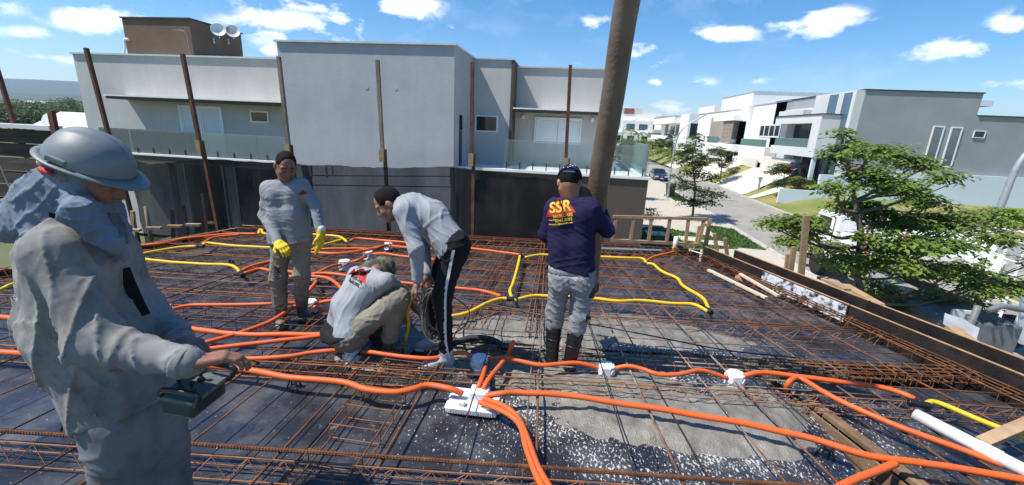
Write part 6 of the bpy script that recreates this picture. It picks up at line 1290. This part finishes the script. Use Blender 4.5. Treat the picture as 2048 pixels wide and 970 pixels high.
# palms
def palm(px,pyb,pyt,Y,fl,label,seed,nf=13):
    r=random.Random(seed); a=gy(px,pyb,Y); t=gy(px,pyt,Y); o=thing('palm',a,label,'palm'); MB().tube([a-Vector((0,0,.3)),(a+t)/2+Vector((.05,0,0)),t],[.14,.11,.09],8).build('trunk',m_bark,o,smooth=True); b=MB()
    for k in range(nf):
        an=6.283*k/nf+r.uniform(-.2,.2); d=Vector((math.cos(an),math.sin(an),0)); up=r.uniform(.3,1.1); P=[t+d*fl*s_+Vector((0,0,fl*(up*s_-1.15*s_*s_))) for s_ in [i/9 for i in range(10)]]; sd_=d.cross(Vector((0,0,1)))
        for i in range(1,10):
            for sg in (-1,1):
                q=P[i]; e=(sd_*sg*.8+d*.5+Vector((0,0,-.45))).normalized()*fl*.30*(1-.5*abs(i/9-.45)); w=d*fl*.045; b.add([q-w,q+w,q+e],[(0,1,2)])
    b.build('fronds',m_palm,o,fix=False)
palm(1262,292,262,118,2.6,'tall palm left of two before the far cream house',1); palm(1277,294,268,112,2.3,'tall palm right of two before the far cream house',2); palm(1478,352,338,62,1.9,'low palm beside the dark hedge',3); palm(1605,372,358,44.5,1.2,'small fan palm by the garage drive',4)
# hedges and shrub beds
def hedge(pts,Y,rad,label,m,seed,n=200,s=.35):
    r=random.Random(seed); b=MB(); c0=gy(*pts[0],Y)
    for (px,py) in pts:
        c=gy(px,py,Y+r.uniform(-.6,.6))
        for _ in range(n):
            v=Vector((r.gauss(0,.5),r.gauss(0,.4),r.uniform(-1,1)*(1-.3*r.random()))); spray(b,c+Vector((v.x*rad[0],v.y*rad[1],v.z*rad[2])),s,r,4)
    o=b.build('hedge',m,fix=False); return tag(o,label,'hedge')
hedge([(1465,348),(1480,345),(1495,346),(1510,344),(1525,346),(1540,350)],60,(1.3,1.0,.75),'dark clipped hedge before the white cubic house',m_leafd,31,90,.32)
hedge([(1245,282),(1262,284),(1280,286),(1298,287),(1312,289)],100,(2.2,1.5,1.0),'bright hedge across the far end of the street',m_leaf,32,70,.55)
hedge([(1390,322),(1405,324),(1420,326),(1432,328)],78,(1.6,1.2,.9),'dark shrub bed below the taupe house',m_leafd,33,70,.45)
hedge([(1300,305),(1320,303),(1335,302)],92,(1.8,1.2,.7),'low green shrubs behind the blue car',m_leaf,34,60,.45)
hedge([(1238,300),(1250,300),(1240,310),(1262,308)],40,(.8,.8,.7),'shrubs seen through the terrace glass',m_leafd,35,70,.3)
hedge([(1340,268),(1340,280),(1341,292),(1341,302)],96,(.55,.5,1.2),'narrow dark cypress before the far white house',m_leafd,36,60,.45)
# wood in the valley at far left: each crown a tree
r=random.Random(77)
for i in range(34):
    px=-10+i*5.9+r.uniform(-4,4); row=i%3; Yv=(88,110,150)[row]+r.uniform(-8,8); py=(232,222,214)[row]+r.uniform(-5,5)
    c=gy(px,py,Yv); R_=(3.6,4.0,5.2)[row]*r.uniform(.8,1.25)
    pads=[(c+Vector((r.uniform(-1,1)*R_*.6,r.uniform(-.6,.6)*R_,r.uniform(-.4,.5)*R_)),(R_*.55,R_*.5,R_*.36)) for _ in range(6)]
    tree(Vector((c.x,c.y,-6)),pads,[(c.x,c.y,-8),(c.x,c.y,c.z-1),(c.x,c.y,c.z+1)],.85,95,'round dark tree in the wood beyond the left houses',(m_leafd,m_leafd,m_leafo)[i%3],100+i,'trees of the far left wood',.25)
# ================================================================== lamp posts, bins, cars, truck
m_galv=mat('galvanised_steel',(.42,.44,.45),.45,.1,3,metal=.5)
def lamp(pts,Y,r,label,headed=True):
    P=[gy(px,py,Y) for px,py in pts]; base_=Vector((P[0].x,Y,-4)); o=thing('street_lamp',base_,label,'street lamp'); q=spline([base_]+P,.2); n=len(q); MB().tube(q,[r*(1-.45*i/n) for i in range(n)],10).build('pole',m_galv,o,smooth=True)
    if headed:
        d=(P[-1]-P[-2]).normalized(); MB().obox(P[-1]+d*.3,d*.38,d.cross(Vector((0,0,1))).normalized()*.12,Vector((0,0,.05))).build('lamp_head',m_galv,o,bevel=.03)
lamp([(1337,385),(1343,330),(1352,285),(1362,262),(1380,247),(1402,235)],42.5,.09,'curved grey street lamp behind the slim street tree')
lamp([(1239,300),(1243,270),(1250,252),(1262,243),(1270,240)],95,.10,'far curved street lamp at the end of the road')
lamp([(1990,440),(2003,408),(2020,365),(2035,332),(2060,300),(2110,270)],20.0,.17,'curved grey pole at the right edge before the blue plinth')
o=thing('light_bollard',gz(1518,376,-3.7),'short grey post lamp on the pale driveway edge','post'); a=gy(1517,377,48); MB().box(a.x-.07,a.x+.07,47.9,48.1,a.z-.2,gy(1517,360,48).z).build('post',m_galv,o); MB().box(a.x-.16,a.x+.16,47.85,48.15,gy(1517,360,48).z,gy(1517,356,48).z+.12).build('lamp_head',m_galv,o)
def bin_(px,pyb,label,s=1.0):
    c=gz(px,pyb,-4); o=thing('wheeled_bin',c,label,'bin'); m=mat('dark_bin_plastic',(.012,.014,.016),.5,.2,3)
    b=MB(); P=[(-.26,-.28,.06),(.26,-.28,.06),(.26,.28,.06),(-.26,.28,.06),(-.34,-.36,1.0),(.34,-.36,1.0),(.34,.40,1.0),(-.34,.40,1.0)]; b.add([c+Vector(p)*s for p in P],[(0,3,2,1),(4,5,6,7),(0,1,5,4),(1,2,6,5),(2,3,7,6),(3,0,4,7)]); b.build('body',m,o,bevel=.03)
    b=MB(); P=[(-.37,-.42,1.0),(.37,-.42,1.0),(.37,.43,1.03),(-.37,.43,1.03),(-.33,-.36,1.08),(.33,-.36,1.08),(.33,.40,1.13),(-.33,.40,1.13)]; b.add([c+Vector(p)*s for p in P],[(0,3,2,1),(4,5,6,7),(0,1,5,4),(1,2,6,5),(2,3,7,6),(3,0,4,7)]); b.build('lid',m,o,bevel=.02)
    for sx_ in (-.36,.36): MB().lathe([(.02,-.03),(.11,-.03),(.11,.03),(.02,.03)],c+Vector((sx_*s,.26*s,.12)),12,(1,0,0)).build('wheel',m_bp,o)
bin_(1339,394,'black wheeled bin at the foot of the near street lamp',1.15); bin_(1338,325,'dark wheeled bin far up the road, left of two',1.0); bin_(1346,327,'dark wheeled bin far up the road, right of two',1.0)
m_tyre=mat('tyre_rubber',(.015,.015,.016),.8,.2,5,bump=.2); m_rim=mat('alloy_rim',(.45,.46,.47),.35,.1,5,metal=.7); m_lens=mat('headlamp_lens',(.65,.68,.70),.1,.05,3); m_tail=mat('tail_lamp',(.45,.02,.02),.2,.1,3)
def wheel(p,c,ax,R_,w,name='wheel',rim=.6):
    t=MB().lathe([(R_*rim,-w/2),(R_*.93,-w/2),(R_,-w*.36),(R_,w*.36),(R_*.93,w/2),(R_*rim,w/2)],c,28,ax).build(name,m_tyre,p,smooth=False)
    ax=Vector(ax); MB().lathe([(.01,w*.30),(R_*.22,w*.32),(R_*.24,w*.22),(R_*rim*.9,w*.10),(R_*rim,w*.45),(R_*rim*1.02,w*.46)],c,20,ax).build('rim',m_rim,t,smooth=True)
def car(c,yaw,paint,label,L=4.45,Wd=1.78,Hh=1.47,suv=False):
    c=Vector(c); o=thing('car',c,label,'car'); ca,sa=math.cos(yaw),math.sin(yaw); X=lambda x,y,z: c+Vector((x*ca-y*sa,x*sa+y*ca,z))       # +y is forward
    hb=.62 if not suv else .72
    prof=[(-L/2,.42),(-L/2+.05,.85),(-L/2+.35,hb+.36),(L/2-1.25,hb+.34),(L/2-.25,hb+.10),(L/2,.55),(L/2-.03,.25),(-L/2+.05,.25)]
    b=MB(); n=len(prof)
    for xs,ins in ((-1,.10),(-1,0),(1,0),(1,.10)):
        k=0
    secs=[(-Wd/2+.10,.05),(-Wd/2,.0),(Wd/2,.0),(Wd/2-.10,.05)]
    st=[]
    for i,xx in enumerate((-Wd/2,-Wd/2+.12,Wd/2-.12,Wd/2)):
        for (y,z) in prof: ed=i in (0,3); b.v.append(tuple(X(xx,y*(.95 if ed else 1.0),z-(.06 if ed and z>.6 else 0)+(.03 if ed and z<.3 else 0))))
    for i in range(3):
        for k in range(n): b.f.append((i*n+k,i*n+(k+1)%n,(i+1)*n+(k+1)%n,(i+1)*n+k))
    b.f+= [tuple(range(n))[::-1],tuple(range(3*n,4*n))]; body=b.build('body',paint,o,smooth=False,bevel=.04)
    z0=hb+.30; rf=[(-L/2+.45,z0),(-L/2+1.0,Hh-.03),(.15,Hh),(L/2-1.30,z0)] if not suv else [(-L/2+.15,z0),(-L/2+.45,Hh-.03),(.25,Hh),(L/2-1.30,z0)]
    b=MB()
    for (y,z) in rf:
        wd=Wd/2-.06 if z<z0+.1 else Wd/2-.22; b.v+= [tuple(X(-wd,y,z)),tuple(X(wd,y,z))]
    b.f=[(0,1,3,2),(2,3,5,4),(4,5,7,6),(0,2,4,6),(1,7,5,3)]; b.build('cabin',paint,o,bevel=.03)
    def pane(i,j,name,sh=.012):
        a0,a1=Vector(b.v[2*i]),Vector(b.v[2*i+1]); d0,d1=Vector(b.v[2*j]),Vector(b.v[2*j+1]); P=[a0.lerp(a1,.08).lerp(d0,.12),a1.lerp(a0,.08).lerp(d1,.12),d1.lerp(d0,.08).lerp(a1,.10),d0.lerp(d1,.08).lerp(a0,.10)]; nn=(P[1]-P[0]).cross(P[3]-P[0]).normalized(); nn=nn if nn.z>0 else -nn; MB().extr([p+nn*.002 for p in P],nn*sh).build(name,m_pane,o)
    pane(2,3,'windscreen'); pane(0,1,'rear_window')
    for s in (0,1):
        q=[Vector(b.v[2*i+s]) for i in range(4)]; m_=sum(q,Vector())/4; q=[p.lerp(m_,.16) for p in q]; nn=(q[1]-q[0]).cross(q[3]-q[0]).normalized(); out=X((-1,1)[s],0,0)-c; nn=nn if nn.dot(out)>0 else -nn; MB().extr([p+nn*.002 for p in q],nn*.012).build('side_window',m_pane,o)
    for sx_ in (-1,1):
        for yy in (-L/2+.85,L/2-.85): wheel(o,X(sx_*(Wd/2-.10),yy,.32),Vector((sx_*ca,sx_*sa,0)),.32,.22)
        MB().obox(X(sx_*(Wd/2-.30),L/2-.12,.62),(X(.2,0,0)-c),(X(0,.10,0)-c),Vector((0,0,.07))).build('headlight',m_lens,o,bevel=.02); MB().obox(X(sx_*(Wd/2-.28),-L/2+.06,.86),(X(.2,0,0)-c),(X(0,.08,0)-c),Vector((0,0,.07))).build('tail_light',m_tail,o,bevel=.02); MB().obox(X(sx_*(Wd/2+.06),.55,hb+.38),(X(.09,0,0)-c),(X(0,.05,0)-c),Vector((0,0,.06))).build('mirror',paint,o,bevel=.02)
    MB().obox(X(0,L/2-.0,.45),(X(.55,0,0)-c),(X(0,.04,0)-c),Vector((0,0,.09))).build('grille',m_bp,o); MB().obox(X(0,L/2+.05,.42),(X(.2,0,0)-c),(X(0,.008,0)-c),Vector((0,0,.055))).build('number_plate',m_wp,o); MB().lathe([(.07,0),(.07,.012),(.05,.012),(.05,.006),(.02,.006)],X(0,L/2+.03,.60),14,X(0,1,0)-c).build('badge',m_alu,o)
    return o
m_cblue=mat('dark_blue_paint',(.028,.036,.065),.25,.05,1,coat=.8,metal=.3); m_cblk=mat('black_paint',(.008,.008,.009),.2,.05,1,coat=.8)
p=gz(1317,363,-4.1); car((p.x+.3,p.y+2.2,-4.1),math.pi+.02,m_cblue,'dark blue saloon car parked facing the camera on the road')
p=gy(1622,360,46.5); car((23.3,46.3,-1.72),-math.pi/2-.0,m_cblk,'black car backed under the grey house carport',4.2,1.75,1.55,True)
# concrete mixer truck along the near kerb
o=thing('mixer_truck',(12.8,16,-4.1),'white concrete mixer truck parked on the road behind the leafy tree','truck'); m_tw=mat('white_truck_paint',(.80,.80,.79),.35,.04,2,coat=.4,col2=(.68,.68,.66),lo=.5,hi=.8); m_tch=mat('dark_chassis',(.02,.021,.023),.6,.2,3); GT=-4.1; TX=11.6
cab=MB(); pr=[(18.75,GT+.95),(18.75,GT+2.95),(20.3,GT+2.98),(20.95,GT+1.95),(21.05,GT+.75),(20.45,GT+.75),(20.2,GT+1.15),(19.3,GT+1.15),(19.1,GT+.8)]; cab.extr([(TX,y,z) for y,z in pr],(2.45,0,0)); cab.build('cab',m_tw,o,bevel=.06)
MB().extr([(TX-.012,y,z) for y,z in ((19.25,GT+1.95),(19.25,GT+2.75),(20.15,GT+2.75),(20.55,GT+1.95))],(.01,0,0)).build('door_window',m_pane,o); MB().box(TX-.015,TX-.002,18.95,19.0,GT+1.1,GT+2.8).box(TX-.02,TX-.002,19.3,19.5,GT+1.78,GT+1.83).build('door_trim',m_bp,o)
MB().extr([(TX+.15,20.36,GT+2.85),(TX+2.3,20.36,GT+2.85),(TX+2.3,20.95,GT+2.0),(TX+.15,20.95,GT+2.0)],(0,.03,.02)).build('windscreen',m_pane,o)
MB().box(TX-.25,TX-.12,20.3,20.42,GT+1.9,GT+2.6).build('mirror',m_bp,o,bevel=.02); MB().tube([(TX,20.3,GT+2.6),(TX-.2,20.36,GT+2.65),(TX-.2,20.36,GT+1.85),(TX,20.3,GT+1.9)],.02,6).build('mirror_arm',m_bp,o)
MB().box(TX-.05,TX+2.5,20.7,21.2,GT+.45,GT+.85).build('bumper',m_tw,o,bevel=.05); MB().box(TX+.25,TX+.45,11.3,20.9,GT+.7,GT+1.0).box(TX+2.0,TX+2.2,11.3,20.9,GT+.7,GT+1.0).build('chassis_rail',m_tch,o)
b=MB(); 
for k in range(9): a=math.pi*k/8; b.v+=[(TX-.02,19.75+.72*math.cos(a),GT+.55+.72*math.sin(a)),(TX+.5,19.75+.72*math.cos(a),GT+.55+.72*math.sin(a)),(TX-.02,19.75+.78*math.cos(a),GT+.55+.80*math.sin(a)),(TX+.5,19.75+.78*math.cos(a),GT+.55+.80*math.sin(a))]
for k in range(8): q=4*k; b.f+=[(q,q+1,q+5,q+4),(q+2,q+6,q+7,q+3),(q,q+4,q+6,q+2)]
b.build('wheel_arch',m_tch,o)
for y in (19.75,14.5,13.15):
    for x,sg in ((TX+.15,-1),(TX+2.3,1)): wheel(o,Vector((x,y,GT+.53)),(sg,0,0),.53,.32,'wheel',.55)
MB().box(TX+.0,TX+.5,15.6,17.4,GT+.6,GT+1.25).build('fuel_tank',m_alu,o,bevel=.1); MB().box(TX+.05,TX+.9,17.7,18.6,GT+.9,GT+2.3).build('water_tank',m_tw,o,bevel=.12)
ax=Vector((0,-1,.17)).normalized(); dc=Vector((TX+1.22,18.3,GT+2.05)); MB().lathe([(.55,0),(.95,.25),(1.12,1.3),(1.16,2.2),(1.08,3.2),(.80,4.6),(.55,5.6),(.52,5.9)],dc,32,ax).build('drum',m_tw,o,smooth=True)
for hgt,rr in ((1.3,1.13),(3.2,1.09),(5.6,.57)): MB().lathe([(rr,-.05),(rr+.025,-.04),(rr+.025,.04),(rr,.05)],dc+ax*hgt,32,ax).build('drum_band',m_tch if hgt==5.6 else m_prt_r,o)
e=dc+ax*5.9
for sx_ in (-1,1): MB().beam((TX+1.22+sx_*.75,12.6,GT+1.0),(TX+1.22+sx_*.5,12.3,GT+2.9),.14,.14).build('drum_stand',m_tw,o)
b=MB(); b.add([(e.x-.75,12.5,GT+3.55),(e.x+.75,12.5,GT+3.55),(e.x+.75,11.3,GT+3.65),(e.x-.75,11.3,GT+3.65),(e.x-.35,12.3,GT+2.7),(e.x+.35,12.3,GT+2.7),(e.x+.35,11.7,GT+2.6),(e.x-.35,11.7,GT+2.6)],[(0,1,5,4),(1,2,6,5),(2,3,7,6),(3,0,4,7)]); b.build('hopper',m_tw,o)
b=MB(); 
for k in range(7): a=math.pi*k/6; b.v+=[(e.x-.28*math.cos(a),11.8,GT+2.3-.28*math.sin(a)),(e.x-.9-.24*math.cos(a),10.6,GT+1.4-.24*math.sin(a))]
b.f=[(2*k,2*k+1,2*k+3,2*k+2) for k in range(6)]; b.build('chute',m_galv,o,smooth=True)
pl_=MB().box(TX-.06,TX-.02,11.5,12.5,GT+2.2,GT+3.3).build('side_panel',m_tw,o,bevel=.02)
lad=MB().tube([(TX-.15,11.35,GT+.6),(TX-.15,11.35,GT+3.7),(TX-.15,10.9,GT+3.7),(TX-.15,10.9,GT+.6)],.03,6).build('ladder',m_tw,o)
for k in range(8): MB().tube([(TX-.15,11.35,GT+.8+k*.35),(TX-.15,10.9,GT+.8+k*.35)],.018,6).build('rung',m_tw,lad)
MB().tube(spline([(TX-.1,12.9,GT+3.2),(TX-.3,12.0,GT+3.9),(TX-.1,11.2,GT+4.0),(TX+1,10.9,GT+4.0)],.1),.035,6).build('hand_rail',m_tw,o,smooth=True)
me=text_mesh('XSIT',.36,.012); 
for v in me.vertices: x,y=v.co.x,v.co.y; v.co=Vector((TX-.064,12.0-y,GT+2.75+x))
me.materials.clear(); me.materials.append(m_prt_k); link('panel_lettering',me,o)
o.location.y+=1.2
# grey pump machine standing on the ground outside the right boards
Ym=6.6; c=gy(1930,650,Ym); o=thing('concrete_pump',(c.x,Ym,-4),'grey concrete pump hopper with white plate outside the right boards','concrete pump'); m_mg=mat('machine_grey',(.07,.075,.08),.55,.2,3,col2=(.19,.20,.21))
MB().box(c.x-.35,c.x+.75,Ym,Ym+.9,-4,c.z+.05).build('engine_cover',m_mg,o,bevel=.03); a=gy(1900,625,Ym); MB().box(a.x,a.x+.32,Ym-.03,Ym-.005,a.z-.2,a.z+.06).build('white_plate',m_wp,o)
me=text_mesh('B',.2,.006); 
for v in me.vertices: v.co=Vector((a.x+.22+v.co.x,Ym-.034,a.z-.07+v.co.y))
me.materials.clear(); me.materials.append(m_mg); link('plate_letter',me,o)
a=gy(1940,640,Ym-.2); MB().tube([a+Vector((0,0,-.7)),a+Vector((.04,0,.22))],.04,10).build('hydraulic_column',m_mg,o,smooth=True)
MB().tube(spline([gy(1975,622,Ym-1.2),gy(2005,612,Ym-1.2),gy(2035,618,Ym-1.2),gy(2070,622,Ym-1.2)],.05),.035,8).build('grey_bent_bar',m_mg,o,smooth=True)
o=MB(); P=[gy(1885,650,5.6),gy(1890,625,5.8),gy(1960,655,5.6),gy(1950,690,5.3)]; b=MB(); n=10
for i in range(n+1):
    for k in range(n+1):
        u_,w_=i/n,k/n; p=P[0].lerp(P[3],u_).lerp(P[1].lerp(P[2],u_),w_); b.v.append(tuple(p+Vector((0,0,.04*noise.noise(p*5)))))
b.f=[(i*(n+1)+k,i*(n+1)+k+1,(i+1)*(n+1)+k+1,(i+1)*(n+1)+k) for i in range(n) for k in range(n)]; o=b.build('plastic_sheet',mat('grey_plastic_sheet',(.34,.36,.38),.35,.2,5),smooth=True); tag(o,'crumpled grey plastic sheet beside the right boards','plastic sheet')
# ================================================================== air
hz=MB().box(-5400,5400,-350,5600,-6.5,330); m=bpy.data.materials.new('haze'); m.use_nodes=True; t=m.node_tree; t.nodes.clear(); pv=N(t,'ShaderNodeVolumePrincipled'); pv.inputs['Color'].default_value=(.60,.78,1.0,1); pv.inputs['Density'].default_value=.00013; pv.inputs['Anisotropy'].default_value=.2; t.links.new(pv.outputs[0],N(t,'ShaderNodeOutputMaterial').inputs['Volume'])
HAZE=True
if HAZE: o=hz.build('haze',m); tag(o,kind='stuff')
